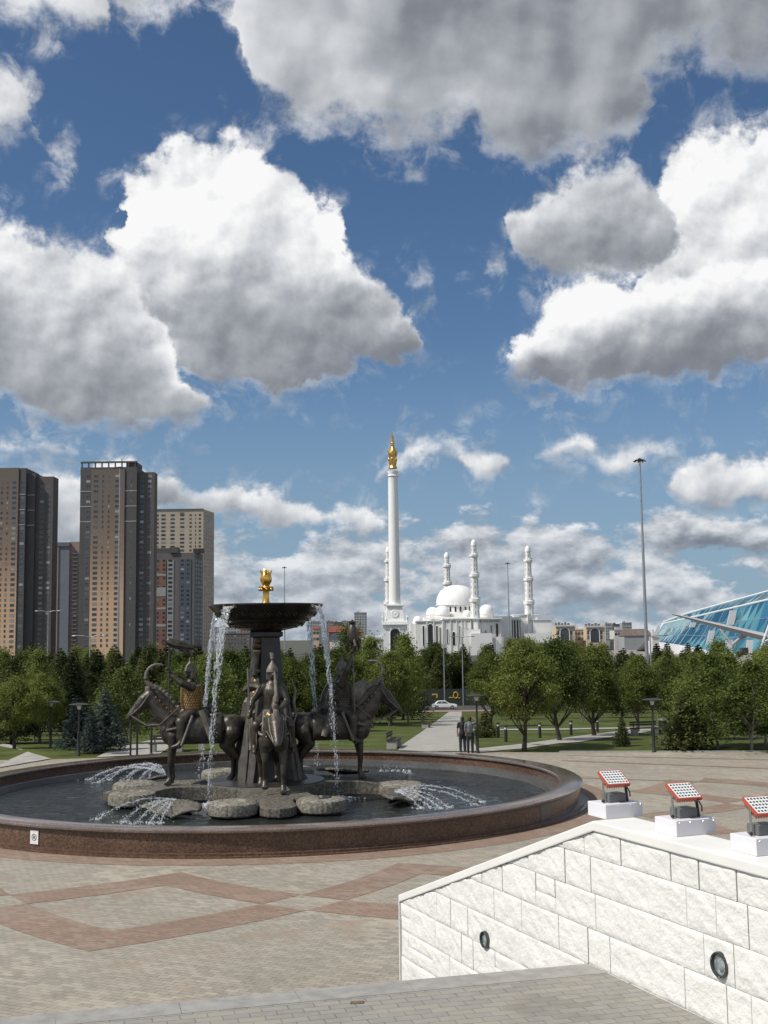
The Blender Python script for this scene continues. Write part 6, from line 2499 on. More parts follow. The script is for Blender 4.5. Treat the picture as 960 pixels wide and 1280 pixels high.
def dome(px, py_top, py_base, rpx, y, name='dome', ribs=24, drum_to=None, windows_n=0):
    r = rpx * SX
    zb, zt_ = hz(py_base, px), hz(py_top, px)
    h_ = zt_ - zb
    b = MB()
    prof = []
    for i in range(15):
        s = i / 14
        rr = r * (math.cos(s * math.pi / 2) ** 0.80) * (1 + 0.05 * math.sin(s * 3.14))
        prof.append((max(0.02, rr), zb + h_ * (math.sin(s * math.pi / 2) ** 1.08) * 0.94))
    prof.append((0.02, zt_))
    b.lathe(prof, 48, c=(hx(px), y, 0), wob=lambda a, z: 1 + 0.010 * math.cos(a * ribs), cap=False)
    d = b.build(name, m_dome, mos, smooth=True, angle=60)
    dr = MB()
    z0 = hz(drum_to, px) if drum_to else zb - 3
    dr.lathe([(r * 0.96, z0), (r * 0.96, zb - 0.3), (r * 1.04, zb - 0.2), (r * 1.04, zb)], 32, c=(hx(px), y, 0))
    dd = dr.build('drum', m_mos, mos, smooth=True, angle=25)
    if windows_n:
        for i in range(windows_n):
            a = R(180 + 180 * (i + 0.5) / windows_n)
            wd = MB()
            c = Vector((hx(px) + r * 0.965 * math.cos(a), y + r * 0.965 * math.sin(a), z0 + (zb - z0) * 0.60))
            wd.box((0, 0, 0), (0.15, 1.15, (zb - z0) * 0.42), Matrix.Translation(c) @ Matrix.Rotation(a, 4, 'Z'))
            wd.build('drum_window', m_shadow_open, dd)
    fi_ = MB()
    fi_.tube([(hx(px), y, zt_ - 0.2), (hx(px), y, zt_ + r * 0.18)], [0.12, 0.03], 5)
    fi_.build('finial', m_goldfar, d)
    return d


def minaret(px, py_top, py_foot, y, r):
    x = at_y(px, 780, Y + y).x - ox
    zf = lambda py: at_y(px, py, Y + y).z - GZ
    zt_ = zf(py_top)
    H = zt_
    b = MB()
    prof = [(r * 1.25, 0), (r * 1.25, H * 0.20), (r * 1.05, H * 0.22), (r * 1.0, H * 0.44), (r * 1.25, H * 0.455), (r * 1.25, H * 0.475), (r * 0.88, H * 0.49), (r * 0.86, H * 0.655), (r * 1.12, H * 0.67), (r * 1.12, H * 0.69), (r * 0.76, H * 0.70), (r * 0.74, H * 0.83), (r * 1.0, H * 0.845), (r * 1.0, H * 0.86), (r * 0.60, H * 0.87), (r * 0.60, H * 0.935)]
    b.lathe(prof, 12, c=(x, y, 0), wob=lambda a, z: 1 + 0.03 * math.cos(a * 6))
    m_ = b.build('minaret', m_mos, mos, smooth=True, angle=30)
    for f, rr in ((0.475, 1.27), (0.69, 1.14), (0.86, 1.02)):
        bl = MB()
        for i in range(14):
            a = 2 * math.pi * i / 14
            bl.box((x + r * rr * math.cos(a), y + r * rr * math.sin(a), H * f + 0.6), (0.16, 0.16, 1.1))
        bl.lathe([(r * rr * 1.03, H * f + 1.1), (r * rr * 1.03, H * f + 1.3), (r * rr * 0.95, H * f + 1.3), (r * rr * 0.95, H * f + 1.1)], 14, c=(x, y, 0), cap=False)
        bl.build('balcony', m_mos, m_)
    sl = MB()
    for f in (0.30, 0.36, 0.42, 0.53, 0.58, 0.63, 0.73, 0.77, 0.81, 0.90):
        for a in (-150, -90, -30):
            rr = r * (1.0 if f < 0.45 else 0.86 if f < 0.66 else 0.74 if f < 0.84 else 0.60)
            sl.box((0, 0, 0), (0.12, 0.35, H * 0.028), Matrix.Translation((x + rr * 1.0 * math.cos(R(a)), y + rr * 1.0 * math.sin(R(a)), H * f)) @ Matrix.Rotation(R(a), 4, 'Z'))
    sl.build('slit_windows', m_hazegrey, m_)
    cp_ = MB()
    prof = [(r * 0.68, H * 0.935)] + [(max(0.02, r * 0.68 * math.cos(i * math.pi / 16)), H * (0.94 + 0.05 * math.sin(i * math.pi / 16))) for i in range(9)] + [(0.02, H)]
    cp_.lathe(prof, 14, c=(x, y, 0), cap=False)
    cp_.build('cap_dome', m_dome, m_, smooth=True)
    return m_


zr = hz(776)
mbox('hall', 531, 640, hz(771), 0, 46)
mbox('front_wing', 513, 533, hz(779), -6, 40)
mbox('front_wing', 520, 553, hz(776.5), -9, 0)
mbox('porch', 553, 588, hz(775), -11, 0)
mbox('porch', 597, 625, hz(774), -8, 30)
mbox('hall_attic', 538, 615, hz(766.5), 6, 44, None, hz(771))
mbox('cornice', 519, 554, hz(775.6), -9.6, 0, None, hz(776.5))
mbox('cornice', 552, 626, hz(773.2), -11.6, 0, None, hz(774.6))
mbox('side_arcade', 625, 652, hz(772), 4, 30)
mbox('gate_pavilion', 645, 675, hz(769.5), 10, 26)
mbox('gate_pavilion', 668, 691, hz(776), 6, 24)
mbox('cornice', 644, 676, hz(768.6), 9.4, 26.6, None, hz(769.7))
mbox('cornice', 667, 692, hz(775.2), 5.4, 24.6, None, hz(776.2))
for i in range(7):
    b = MB()
    px = 628 + i * 3.6
    b.box((hx(px), 3.4, hz(774) / 2), (0.55, 1.2, hz(774)))
    b.build('arcade_pier', m_mos, mos)
for x0, x1, yt in ((627.5, 651.5, 776),):
    mbox('arcade_shade', x0, x1, hz(776), 3.7, 4.1, m_midgrey)
# tall arched openings of the front
for px, yt, yb, hw, y in ((537.5, 780, 806, 1.9, -9.1), (529, 782, 806, 0.8, -9.1), (545.5, 782, 806, 0.8, -9.1), (549.5, 784, 806, 0.6, -9.1), (566, 790, 806, 1.2, -11.1), (573, 782, 804, 0.5, -11.1), (606, 788, 804, 0.5, -8.1), (620, 780, 800, 1.0, -8.1), (524, 788, 806, 0.7, -6.1), (613, 782, 800, 0.5, -8.1), (558, 786, 804, 0.6, -11.1), (583, 786, 804, 0.6, -11.1)):
    a = MB()
    zc = hz(yt) - hw
    poly = [(hx(px) - hw, y, hz(yb))] + [(hx(px) + hw * math.cos(R(180 - q * 20)), y, zc + hw * 1.2 * math.sin(R(180 - q * 20))) for q in range(10)] + [(hx(px) + hw, y, hz(yb))]
    a.extrude(poly, (0, -0.12, 0))
    ob = a.build('arched_opening', m_shadow_open, mos)
    f = MB()
    f.tube([(p_[0], y - 0.15, p_[2]) for p_ in poly], 0.22, 5)
    f.build('arch_moulding', m_mos, ob)
for i in range(19):
    px_, y_ = (521 + i * 1.75, -9.12) if i < 18 else (0, 0)
    if i < 18:
        fw = MB()
        fw.box((hx(px_), y_, hz(778.6)), (0.42, 0.14, 0.9))
        fw.build('frieze_window', m_hazegrey, mos)
for i in range(34):
    px_ = 554 + i * 2.1
    y_ = -11.12 if px_ < 588 else (-8.12 if px_ > 597 else None)
    if y_ and px_ < 624:
        fw = MB()
        fw.box((hx(px_), y_, hz(777.4)), (0.5, 0.14, 1.0))
        fw.build('frieze_window', m_midgrey, mos)
for px_, y_ in ((519, -6.3), (522, -6.3), (526.5, -6.3), (533, -9.3), (541.5, -9.3), (552.5, -9.3), (553.8, -11.3), (562, -11.3), (569.8, -11.3), (576, -11.3), (580, -11.3), (587, -11.3), (598, -8.3), (602, -8.3), (609.5, -8.3), (616, -8.3), (624, -8.3)):
    fw = MB()
    fw.box((hx(px_), y_, hz(776.5) / 2), (0.7, 0.5, hz(776.5)))
    fw.build('pilaster', m_mos, mos)
dome(574.5, 727.5, 755, 26, 26, 'main_dome', 28, 770, 12)
dome(554, 756, 768, 9.5, 6, 'dome', 20, 775)
dome(542, 757.5, 768, 8, 14, 'dome', 20, 775)
dome(610, 754.5, 767.5, 9.5, 8, 'dome', 20, 776)
dome(522.5, 769.5, 779, 6.2, 4, 'dome', 16, 781)
dome(585, 762, 769, 5.5, 4, 'dome', 16, 774)
minaret(594.2, 673, 805, -8, 3.0)
minaret(662, 681, 805, 12, 3.0)
minaret(560, 689, 805, 120, 3.2)
minaret(486.5, 682, 805, 100, 3.2)
for i, (x0, x1, yt, yy) in enumerate(((578, 598, 787, -16), (586, 612, 792, -19), (656, 690, 793, 0), (600, 624, 797, -15))):
    mbox('forecourt_wall', x0, x1, hz(yt), yy, yy + 3)
rl_ = MB()
for i in range(26):
    rl_.box((hx(575 + i * 2.0), -18, hz(796) / 2), (0.35, 0.35, hz(796)))
rl_.build('balustrade', m_mos, mos)

# ---------------------------------------------------------------- glass arena on its podium
m_arena = bpy.data.materials.new('arena_glass')
m_arena.use_nodes = True
k = NT(m_arena.node_tree)
b = m_arena.node_tree.nodes['Principled BSDF']
geo = k.n('ShaderNodeNewGeometry')
rnd_i = geo.outputs['Random Per Island']
k.link(k.ramp(rnd_i, [(0.0, (0.11, 0.33, 0.41)), (0.8, (0.16, 0.43, 0.51)), (1.0, (0.28, 0.57, 0.63))]), b.inputs['Base Color'])
b.inputs['Roughness'].default_value = 0.04
b.inputs['Metallic'].default_value = 0.85
b.inputs['Specular IOR Level'].default_value = 0.8
m_awhite = mat('arena_white_metal', (0.72, 0.73, 0.74), 0.4, var=0.03, vscale=0.2)
m_agrey = mat('arena_grey_metal', (0.36, 0.37, 0.38), 0.45, var=0.08, vscale=0.2)
pz = -0.15
pod = MB()
P0 = at(893, 826, pz)
pod_pts = [(P0.x, 258), (P0.x + 14, 250), (190, 250), (190, 420), (P0.x - 6, 420)]
pod.prism(pod_pts, -7.0, pz)
toe = [at_y(880, 842, 236), at_y(990, 842, 230)]
pod.add([(P0.x - 2, 236, -5.2), (190, 226, -5.2), (190, 250, pz), (P0.x, 250.5, pz), (P0.x, 258, pz)], [(0, 1, 2, 3), (0, 3, 4)])
struct('arena_podium', pod, mat('podium_paving', (0.27, 0.245, 0.215), 0.85, var=0.1, vscale=0.2))
ar_o = at_y(880, 800, 300)
arena = thing('glass_arena', 'low swooping glass arena with white roof edges at the right picture edge', 'arena', (ar_o.x, 300, pz))
AO = Vector((ar_o.x, 300, pz))


def curve_pts(pxs, n):
    'surveyed (x, y, distance) polyline resampled to n points'
    P_ = [at_y(x, y, Yd) for x, y, Yd in pxs]
    L_ = [0]
    for i in range(1, len(P_)): L_.append(L_[-1] + (P_[i] - P_[i - 1]).length)
    out = []
    for q in range(n):
        d = L_[-1] * q / (n - 1)
        j = max(i for i in range(len(L_)) if L_[i] <= d + 1e-6)
        j = min(j, len(P_) - 2)
        out.append(P_[j].lerp(P_[j + 1], (d - L_[j]) / (L_[j + 1] - L_[j])))
    return out


NS = 46
top = curve_pts([(829.5, 779.5, 352), (870, 770.5, 330), (915, 760, 312), (960, 749.5, 300), (1040, 731, 296), (1160, 706, 310)], NS)
bot = curve_pts([(815, 801, 348), (850, 806, 326), (895, 815, 310), (950, 822, 299), (1020, 824, 296), (1130, 824, 308)], NS)
roof = curve_pts([(829.5, 777.3, 352), (857, 767.4, 338), (905, 754, 322), (960, 739, 310), (1040, 717, 306), (1160, 690, 320)], NS)
gl = MB()
LV = 3
for i in range(NS - 1):
    for j in range(LV):
        f0, f1 = j / LV, (j + 1) / LV
        q = [bot[i].lerp(top[i], f0), bot[i + 1].lerp(top[i + 1], f0), bot[i + 1].lerp(top[i + 1], f1), bot[i].lerp(top[i], f1)]
        c = sum(q, Vector()) / 4
        q = [c + (p_ - c) * 0.985 - AO for p_ in q]
        gl.add(q, [(0, 1, 2, 3)])
glo = gl.build('glass_wall', m_arena, arena)
mu = MB()
for i in range(0, NS, 2):
    mu.tube([bot[i] - AO, top[i] - AO], 0.06, 4)
for j in (1, 2):
    mu.tube([bot[i].lerp(top[i], j / 3) - AO for i in range(NS)], 0.06, 4)
mu.build('mullion', m_agrey, glo)
back = MB()
for i in range(NS - 1):
    back.add([bot[i] - AO + Vector((0, 1.5, 0)), bot[i + 1] - AO + Vector((0, 1.5, 0)), top[i + 1] - AO + Vector((0, 1.5, 0)), top[i] - AO + Vector((0, 1.5, 0))], [(0, 1, 2, 3)])
back.build('inner_wall', m_charcoal, arena)
bs_ = MB()
for i in range(NS - 1):
    a_, b_ = bot[i] - AO, bot[i + 1] - AO
    a2, b2 = Vector((a_.x, a_.y, -7.2)), Vector((b_.x, b_.y, -7.2))
    bs_.add([a2, b2, b_, a_], [(0, 1, 2, 3)])
    bs_.add([a2 + Vector((0, 6, 0)), a_ + Vector((0, 6, 0)), b_ + Vector((0, 6, 0)), b2 + Vector((0, 6, 0))], [(0, 1, 2, 3)])
a_ = bot[0] - AO
bs_.add([(a_.x, a_.y, -7.2), tuple(a_), (a_.x, a_.y + 6, a_.z), (a_.x, a_.y + 6, -7.2)], [(0, 1, 2, 3)])
bs_.build('base_wall', m_awhite, arena)
rg = MB()
for i in range(NS - 1):
    q = [top[i], top[i + 1], roof[i + 1], roof[i]]
    c = sum(q, Vector()) / 4
    rg.add([c + (p_ - c) * 0.985 - AO for p_ in q], [(0, 1, 2, 3)])
rg.build('roof_glazing', m_arena, arena)
for line, r_ in ((top, 0.27), (roof, 0.27)):
    e = MB()
    e.tube([p_ - AO for p_ in line], r_, 6)
    e.build('roof_edge', m_awhite, arena, smooth=True)
rr = MB()
for i in range(NS - 1):
    rr.add([roof[i] - AO, roof[i + 1] - AO, roof[i + 1] - AO + Vector((0, 70, -16)), roof[i] - AO + Vector((0, 70, -16))], [(0, 1, 2, 3)])
rr.build('roof', m_agrey, arena)
# white panels between the glass
for (x0, y0, x1, y1, w_, Yd) in ((917, 763, 913, 781, 0.95, 309), (867, 778, 865, 784, 0.8, 326), (890.5, 788, 886, 806, 0.8, 314), (912, 800, 909, 811, 0.9, 306), (938, 800, 936, 820, 0.8, 300), (824, 782, 819, 793, 0.5, 348), (835, 784, 826, 801, 0.35, 344), (858, 777, 849, 804, 0.35, 332), (843, 785, 841, 791, 0.5, 340)):
    a_, c_ = at_y(x0, y0, Yd - 0.6) - AO, at_y(x1, y1, Yd - 0.6) - AO
    p_ = MB()
    s = Vector((w_, 0, 0))
    p_.extrude([a_ - s, c_ - s, c_ + s, a_ + s], (0, 0.3, 0))
    p_.build('white_panel', m_awhite, arena)
edge = MB()
edge.tube([bot[0] - AO, top[0] - AO], 0.4, 6)
edge.build('corner_post', m_awhite, arena)
# entrance
en = MB()
c = at_y(930, 815, 297)
en.box(tuple(c - AO + Vector((0, 0, -0.2))), (1.6, 2.2, 2.6))
en.build('entrance', m_shadow_open, arena)
for px in (923, 926, 943.5):
    # clipped shrubs beside the door
    sh_ = MB()
    q = at(px, 821.6, pz)
    for _ in range(260):
        d = Vector((rt.gauss(0, 1), rt.gauss(0, 1), rt.gauss(0, 1))).normalized()
        leaf(sh_, q + Vector((0, 0, 0.7)) + Vector((d.x * 0.55, d.y * 0.55, d.z * 0.8)) * rt.random() ** 0.3, 0.22, d)
    tag(sh_.build('clipped_shrub', m_pine), {923: 'clipped dark shrub left of the arena entrance, outer of two', 926: 'clipped dark shrub just left of the arena entrance', 943.5: 'clipped dark shrub right of the arena entrance'}[px], 'shrub')
# cantilever blade with its branching column
bl = MB()
Yd0, Yd1 = 286, 272
a0, a1 = at_y(839.5, 767.3, Yd0), at_y(955, 796, Yd1)
n_ = 14
pts, rad = [], []
vs, fs = [], []
for i in range(n_ + 1):
    s = i / n_
    c = a0.lerp(a1, s) - AO
    h_ = 0.16 + 0.78 * s ** 0.8
    w2 = 0.35 + 1.9 * s ** 0.7
    ring = [(0, h_), (w2 * 0.6, h_ * 0.75), (w2, 0), (w2 * 0.5, -h_ * 0.9), (0, -h_ * 1.05), (-w2 * 0.5, -h_ * 0.9), (-w2, 0), (-w2 * 0.6, h_ * 0.75)]
    for u_, v_ in ring:
        vs.append(c + Vector((0, u_, v_)))
for i in range(n_):
    for q in range(8):
        r_ = (q + 1) % 8
        fs.append((i * 8 + q, i * 8 + r_, (i + 1) * 8 + r_, (i + 1) * 8 + q))
fs.append(tuple(range(8)))
fs.append(tuple(range(n_ * 8 + 7, n_ * 8 - 1, -1)))
bl.add(vs, fs)
bl.build('canopy_blade', m_agrey, arena, smooth=True, angle=50)
yc = MB()
foot = at_y(915, 821, 277) - AO
fork = at_y(915, 806, 277) - AO
yc.tube([foot, fork], [0.50, 0.42], 8)
yc.tube([fork, at_y(900, 786, 278) - AO], [0.40, 0.24], 8)
yc.tube([fork, at_y(929, 794, 276) - AO], [0.40, 0.26], 8)
yc.tube([fork, at_y(936, 793, 276) - AO], [0.3, 0.2], 8)
yc.build('branching_column', m_agrey, arena, smooth=True)
for pxs in (((946.5, 822), (967, 765)), ((954, 822), (978, 766)), ((953, 799), (965, 823)), ((949, 812), (958, 822)), ((952.5, 803), (985, 790)), ((957, 792), (975, 818))):
    t_ = MB()
    t_.tube([at_y(pxs[0][0], pxs[0][1], 270) - AO, at_y(pxs[1][0], pxs[1][1], 270) - AO], 0.24, 6)
    t_.build('lattice_strut', m_awhite, arena, smooth=True)
# ---------------------------------------------------------------- masts, lamps, cars, small things
m_galv = mat('galvanised_steel', (0.36, 0.37, 0.38), 0.45, metal=0.6, var=0.08, vscale=1)
m_dkpaint = mat('dark_green_paint', (0.022, 0.026, 0.025), 0.45)
m_lampw = mat('lamp_diffuser', (0.65, 0.66, 0.66), 0.35)


def high_mast(lab, px, ytop, Y, r0, arms=8):
    top = at_y(px, ytop, Y)
    fx = top.x
    base = Vector((fx, Y, ground_z(Y)))
    H = top.z - base.z
    t = thing('light_mast', lab, 'light mast', base)
    b = MB()
    b.tube([(0, 0, -0.1), (0, 0, H * 0.33), (0, 0, H * 0.34), (0, 0, H * 0.66), (0, 0, H * 0.67), (0, 0, H)], [r0, r0 * 0.86, r0 * 0.8, r0 * 0.64, r0 * 0.58, r0 * 0.42], 12)
    b.build('pole', m_galv, t, smooth=True)
    hd = MB()
    R_ = max(0.45, H * 0.019)
    hd.tube([(R_ * math.cos(R(a)), R_ * math.sin(R(a)), H - 0.1) for a in range(0, 361, 30)], 0.06, 6)
    hd.lathe([(r0 * 0.8, H - 0.3), (r0 * 0.8, H + 0.15), (0.01, H + 0.3)], 10)
    for i in range(4):
        a = R(90 * i)
        hd.tube([(0, 0, H - 0.1), (R_ * math.cos(a), R_ * math.sin(a), H - 0.1)], 0.05, 5)
    hd.build('head_ring', m_black, t)
    for i in range(arms):
        a = R(360 / arms * i)
        lm = MB()
        M_ = Matrix.Translation((R_ * math.cos(a), R_ * math.sin(a), H - 0.2)) @ Matrix.Rotation(a, 4, 'Z') @ Matrix.Rotation(R(25), 4, 'Y')
        s = R_ * 0.42
        lm.box((s * 0.4, 0, 0), (s, s * 0.8, s * 0.35), M_)
        lm.build('lamp_head', m_black, t)
    return t


high_mast('tall grey light mast with a ring of lamps standing before the glass arena', 799.5, 574.5, 190, 0.34)
high_mast('tall thin light mast right of the mosque dome', 634.5, 704, 420, 0.32)
high_mast('thin light mast rising behind the bowl rim right of the gold finial', 355.5, 709, 420, 0.30)
high_mast('slender pale light mast in front of the tall dark tower', 150, 584, 480, 0.50, 4)


def tall_pole(lab, px, yt, Y, head):
    top = at_y(px, yt, Y)
    base = Vector((top.x, Y, ground_z(Y)))
    H = top.z - base.z
    t = thing('street_light', lab, 'street light', base)
    b = MB()
    b.tube([(0, 0, -0.1), (0, 0, H)], [0.13, 0.07], 8)
    b.build('pole', m_galv, t, smooth=True)
    for s in ((-1, 1) if head == 2 else (1,)):
        a = MB()
        a.tube([(0, 0, H - 0.15), (0.9 * s, 0, H + 0.05), (1.5 * s, 0, H + 0.05)], 0.05, 6)
        a.build('arm', m_galv, t)
        l = MB()
        l.ball((1.9 * s, 0, H + 0.05), (0.5, 0.2, 0.10), 10, 6)
        l.build('lamp_head', m_galv, t, smooth=True)
    return t


tall_pole('double armed grey street light in front of the left dark tower', 60.5, 764, 200, 2)
tall_pole('double armed grey street light standing in the trees below the tall dark tower', 112.5, 795, 150, 2)
tall_pole('grey street light pole left of the mosque steps, taller of two', 554, 775, 216, 2)
tall_pole('grey street light pole right of its taller twin below the mosque', 577.5, 796, 216, 2)
tall_pole('single armed grey street light before the kiosk left of the glass arena', 812.5, 795, 150, 1)


def park_lamp(lab, px, yb, yt):
    q = on_ground(px, yb)
    r = ray(px, yt)
    H = EYE.z + r.z * (q.y / r.y) - q.z
    t = thing('park_lamp', lab, 'lamp post', q, 0, 'low park lamps along the lawns')
    b = MB()
    b.lathe([(0.10, -0.05), (0.10, 0.06), (0.075, 0.10), (0.075, H * 0.42), (0.085, H * 0.43), (0.085, H * 0.46), (0.048, H * 0.47), (0.045, H - 0.24)], 10)
    b.build('post', m_dkpaint, t, smooth=True)
    g_ = MB()
    g_.lathe([(0.07, H - 0.26), (0.12, H - 0.08), (0.12, H - 0.05)], 12)
    g_.build('diffuser', m_lampw, t, smooth=True)
    d = MB()
    d.lathe([(0.03, H - 0.06), (0.48, H - 0.05), (0.50, H - 0.02), (0.25, H + 0.03), (0.03, H + 0.05)], 22)
    d.build('disc_shade', m_dkpaint, t, smooth=True)
    return t


park_lamp('dark park lamp with a disc shade right beside the two visitors', 597, 942, 869)
park_lamp('dark park lamp with a disc shade on the right lawn by the bushy young pine', 817.5, 941, 874)
park_lamp('dark park lamp with a disc shade between the blue grey spruces', 98, 945, 880)
park_lamp('dark park lamp with a disc shade left of the blue grey spruces', 63, 935, 877)


def bollard(lab, px, yb, h_=0.9):
    q = on_ground(px, yb)
    t = thing('bollard_light', lab, 'bollard', q, 0, 'bollard lights on the right lawn')
    b = MB()
    b.lathe([(0.09, -0.05), (0.085, h_ * 0.75)], 10)
    b.build('post', m_dkpaint, t, smooth=True)
    c = MB()
    c.lathe([(0.075, h_ * 0.75), (0.075, h_ * 0.88)], 10)
    c.build('light_band', m_lampw, t)
    e = MB()
    e.lathe([(0.10, h_ * 0.88), (0.10, h_ * 0.98), (0.05, h_), (0.0, h_)], 10)
    e.build('cap', m_dkpaint, t, smooth=True)


bollard('short dark bollard light left of the round elm trunk', 632.5, 927.5)
bollard('short dark bollard light between the first and second elm trunks', 675, 922.5)
bollard('short dark bollard light right of the second elm trunk', 714, 919)
bollard('short dark bollard light right of the third elm trunk', 747, 915)
bollard('short dark bollard light by the low young pine', 623, 922)


def bench(lab, px, yb, rz, L=1.7):
    q = on_ground(px, yb)
    t = thing('park_bench', lab, 'bench', q, rz, 'benches by the paths')
    for s in (-1, 1):
        b = MB()
        b.box((s * (L / 2 - 0.2), 0, 0.20), (0.30, 0.5, 0.40))
        b.build('stone_leg', m_path, t, bevel=0.015)
    sl = MB()
    for i in range(4):
        sl.box((0, -0.2 + 0.135 * i, 0.43), (L, 0.11, 0.05))
    sl.build('seat', mat('dark_slat_wood', (0.05, 0.04, 0.032), 0.7) if 'dark_slat_wood' not in MATS else MATS['dark_slat_wood'], t)
    bk_ = MB()
    for z in (0.62, 0.76):
        bk_.box((0, 0.25, z), (L, 0.04, 0.10))
    for s in (-0.6, 0.6):
        bk_.box((s, 0.27, 0.55), (0.05, 0.04, 0.5))
    bk_.build('backrest', MATS['dark_slat_wood'], t)


bench('bench with pale stone legs left of the walking path, nearer the basin', 493, 935, R(80))
bench('bench with pale stone legs left of the walking path, farther up', 533, 910, R(80))
bench('dark slatted bench behind the right park lamp', 806, 919, R(10))
bench('dark slatted bench in the shade behind the left horse legs', 208, 940, R(5))
bench('dark slatted bench seen under the belly of the left horse', 236, 938, R(5))

# waste bin by the bench
q = on_ground(829, 917)
t = thing('waste_bin', 'dark round waste bin beside the slatted bench on the right lawn', 'waste bin', q)
b = MB()
b.lathe([(0.26, 0.0), (0.28, 0.05), (0.28, 0.8)], 16)
b.build('drum', m_dkpaint, t, smooth=True)
b = MB()
b.lathe([(0.30, 0.8), (0.30, 0.86), (0.18, 0.92), (0.18, 0.84)], 16)
b.build('lid', m_galv, t, smooth=True)

# slim black poles left of the horse
for i, (px, yb, yt) in enumerate(((163, 946, 889), (171.3, 945.5, 889), (189, 943, 900))):
    q = on_ground(px, yb)
    r = ray(px, yt)
    H = EYE.z + r.z * (q.y / r.y) - q.z
    t = thing('black_pole', ('slim black pole below the muzzle of the left horse, left of a pair', 'slim black pole below the muzzle of the left horse, right of a pair', 'slim black pole in front of the chest of the left horse')[i], 'pole', q)
    b = MB()
    b.tube([(0, 0, -0.05), (0, 0, H)], 0.05, 8)
    b.build('shaft', m_dkpaint, t, smooth=True)
    b = MB()
    b.lathe([(0.09, 0), (0.09, 0.05), (0.06, 0.08)], 10)
    b.lathe([(0.065, H), (0.065, H + 0.06), (0.0, H + 0.10)], 10)
    b.build('collar', m_dkpaint, t, smooth=True)


# cars
def car(lab, px, yb, col, rz, Y=None):
    q = on_ground(px, yb) if Y is None else Vector((at_y(px, yb, Y).x, Y, ground_z(Y)))
    q.z = -7.04
    t = thing('parked_car', lab, 'car', q, rz, 'cars on the road beyond the park')
    m_ = mat('car_paint', col, 0.25, var=0.02)
    b = MB()
    side = [(-2.15, 0.35), (-2.2, 0.62), (-2.05, 0.85), (-1.2, 0.92), (1.0, 0.92), (2.0, 0.80), (2.2, 0.6), (2.15, 0.32)]
    b.extrude([(x, -0.86, z) for x, z in side], (0, 1.72, 0))
    b.build('body', m_, t, bevel=0.06)
    c = MB()
    cab = [(-1.75, 0.90), (-1.15, 1.42), (0.15, 1.45), (0.95, 0.92)]
    vs = [(x, -0.80 + (0.14 if z > 1 else 0), z) for x, z in cab] + [(x, 0.80 - (0.14 if z > 1 else 0), z) for x, z in cab]
    c.add(vs, [(0, 3, 2, 1), (4, 5, 6, 7), (0, 1, 5, 4), (1, 2, 6, 5), (2, 3, 7, 6), (3, 0, 4, 7)])
    c.build('cabin', m_, t, bevel=0.04)
    for s in (-1, 1):
        w_ = MB()
        for poly in ([(-1.42, 0.97), (-1.08, 1.34), (-0.5, 1.37), (-0.5, 0.97)], [(-0.42, 0.97), (-0.42, 1.37), (0.12, 1.37), (0.72, 0.97)]):
            w_.extrude([(x, s * (0.815 - 0.13 * (z - 0.92) / 0.5), z) for x, z in poly], (0, s * 0.012, 0))
        w_.build('side_window', m_win, t)
    f = MB()
    f.extrude([(0.30, -0.60, 1.38), (0.90, -0.70, 1.00), (0.90, 0.70, 1.00), (0.30, 0.60, 1.38)], (0.02, 0, 0.02))
    f.build('windscreen', m_win, t)
    for x in (-1.35, 1.35):
        for s in (-1, 1):
            w_ = MB()
            M_ = Matrix.Translation((x, s * 0.76, 0.32)) @ Matrix.Rotation(R(90), 4, 'X')
            w_.lathe([(0.32, -0.11), (0.33, 0), (0.32, 0.11)], 18)
            w_.v = [tuple(M_ @ Vector(p_)) for p_ in w_.v]
            wo_ = w_.build('wheel', m_black, t, smooth=True)
            h = MB()
            h.lathe([(0.20, -0.125), (0.20, 0.125)], 14)
            h.v = [tuple(M_ @ Vector(p_)) for p_ in h.v]
            h.build('rim', m_galv, wo_)
    for s in (-0.6, 0.6):
        l = MB()
        l.box((2.17, s, 0.66), (0.08, 0.36, 0.14))
        l.build('headlight', m_lampw, t)


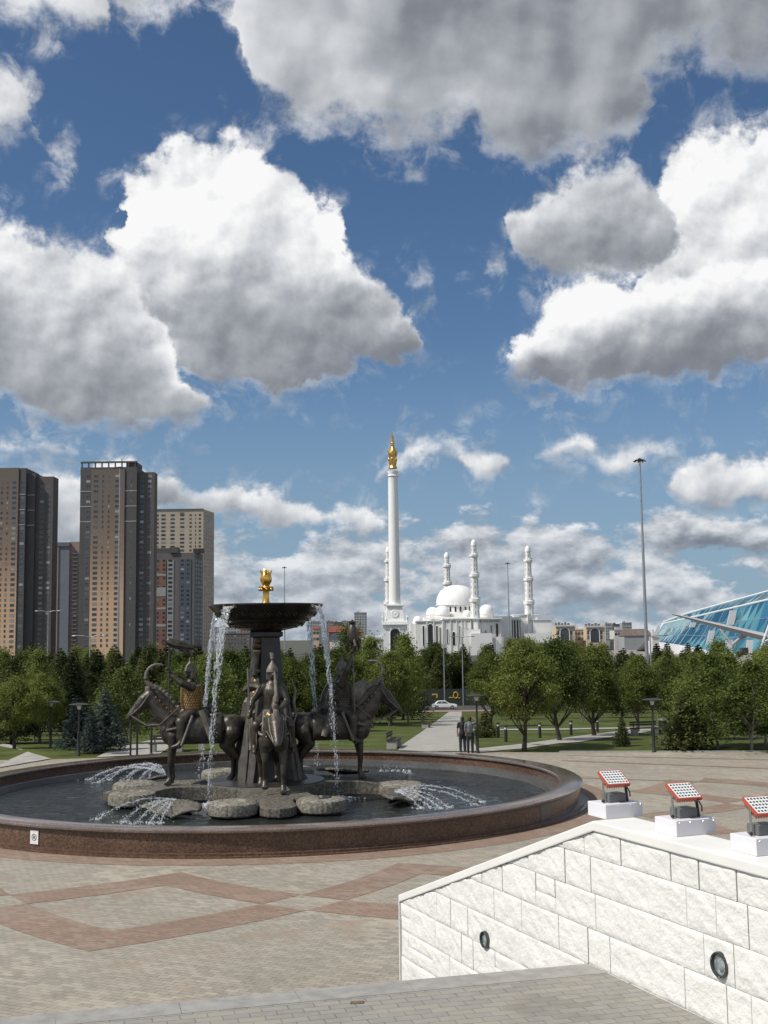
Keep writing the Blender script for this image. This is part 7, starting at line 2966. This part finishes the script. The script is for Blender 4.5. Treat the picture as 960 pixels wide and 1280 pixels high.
car('white saloon car on the road at the end of the walking path', 555.5, 886, (0.80, 0.80, 0.80), R(0), 205.5)
car('white car half hidden by the trunks of the round elms', 668, 886, (0.75, 0.75, 0.76), R(0), 206)
car('light grey car on the road behind the second elm trunk', 705, 886, (0.50, 0.51, 0.52), R(0), 206)
car('white car on the road left of the bushy young pine', 757, 886, (0.78, 0.78, 0.78), R(0), 206.5)
car('silver car on the road at the left of the walking path behind the right rider', 500, 886, (0.45, 0.46, 0.48), R(0), 206)

# dark hoarding with yellow signs beyond the road
hd = thing('hoarding', 'long dark site hoarding with yellow letters beyond the road', 'hoarding', (28, 216, -7.06))
b = MB()
for i in range(26):
    b.box((-58 + i * 4.0 + 2, 0, 1.5), (3.96, 0.10, 3.0))
b.build('panel_run', mat('hoarding_green', (0.022, 0.030, 0.024), 0.6, var=0.3, vscale=0.4), hd)
ps = MB()
for i in range(27):
    ps.box((-58 + i * 4.0, 0.12, 1.55), (0.14, 0.14, 3.1))
ps.build('post_run', m_dkpaint, hd)
m_yel = mat('yellow_vinyl', (0.52, 0.35, 0.04), 0.5, var=0.05)


def letter_q(px):
    x = at_y(px, 862, 216).x - 28
    m_ = MB()
    m_.tube([(x + 0.42 * math.cos(R(a)), -0.07, 1.85 + 0.55 * math.sin(R(a))) for a in range(0, 361, 24)], 0.11, 6)
    m_.box((x + 0.62, -0.07, 1.35), (0.36, 0.10, 0.18))
    m_.build('letter', m_yel, hd)


for px in (569.5, 925):
    letter_q(px)
b = MB()
x = at_y(543.5, 861, 216).x - 28
b.box((x, -0.07, 2.05), (1.1, 0.06, 0.24))
b.box((x + 0.35, -0.07, 1.7), (0.24, 0.06, 0.6))
x = at_y(563.5, 864, 216).x - 28
b.box((x, -0.07, 1.45), (0.8, 0.06, 0.2))
x = at_y(767, 859, 216).x - 28
b.box((x, -0.07, 1.9), (0.5, 0.06, 1.6))
x = at_y(754, 859, 216).x - 28
b.box((x, -0.07, 1.5), (1.6, 0.06, 0.3))
b.build('yellow_marks', m_yel, hd)
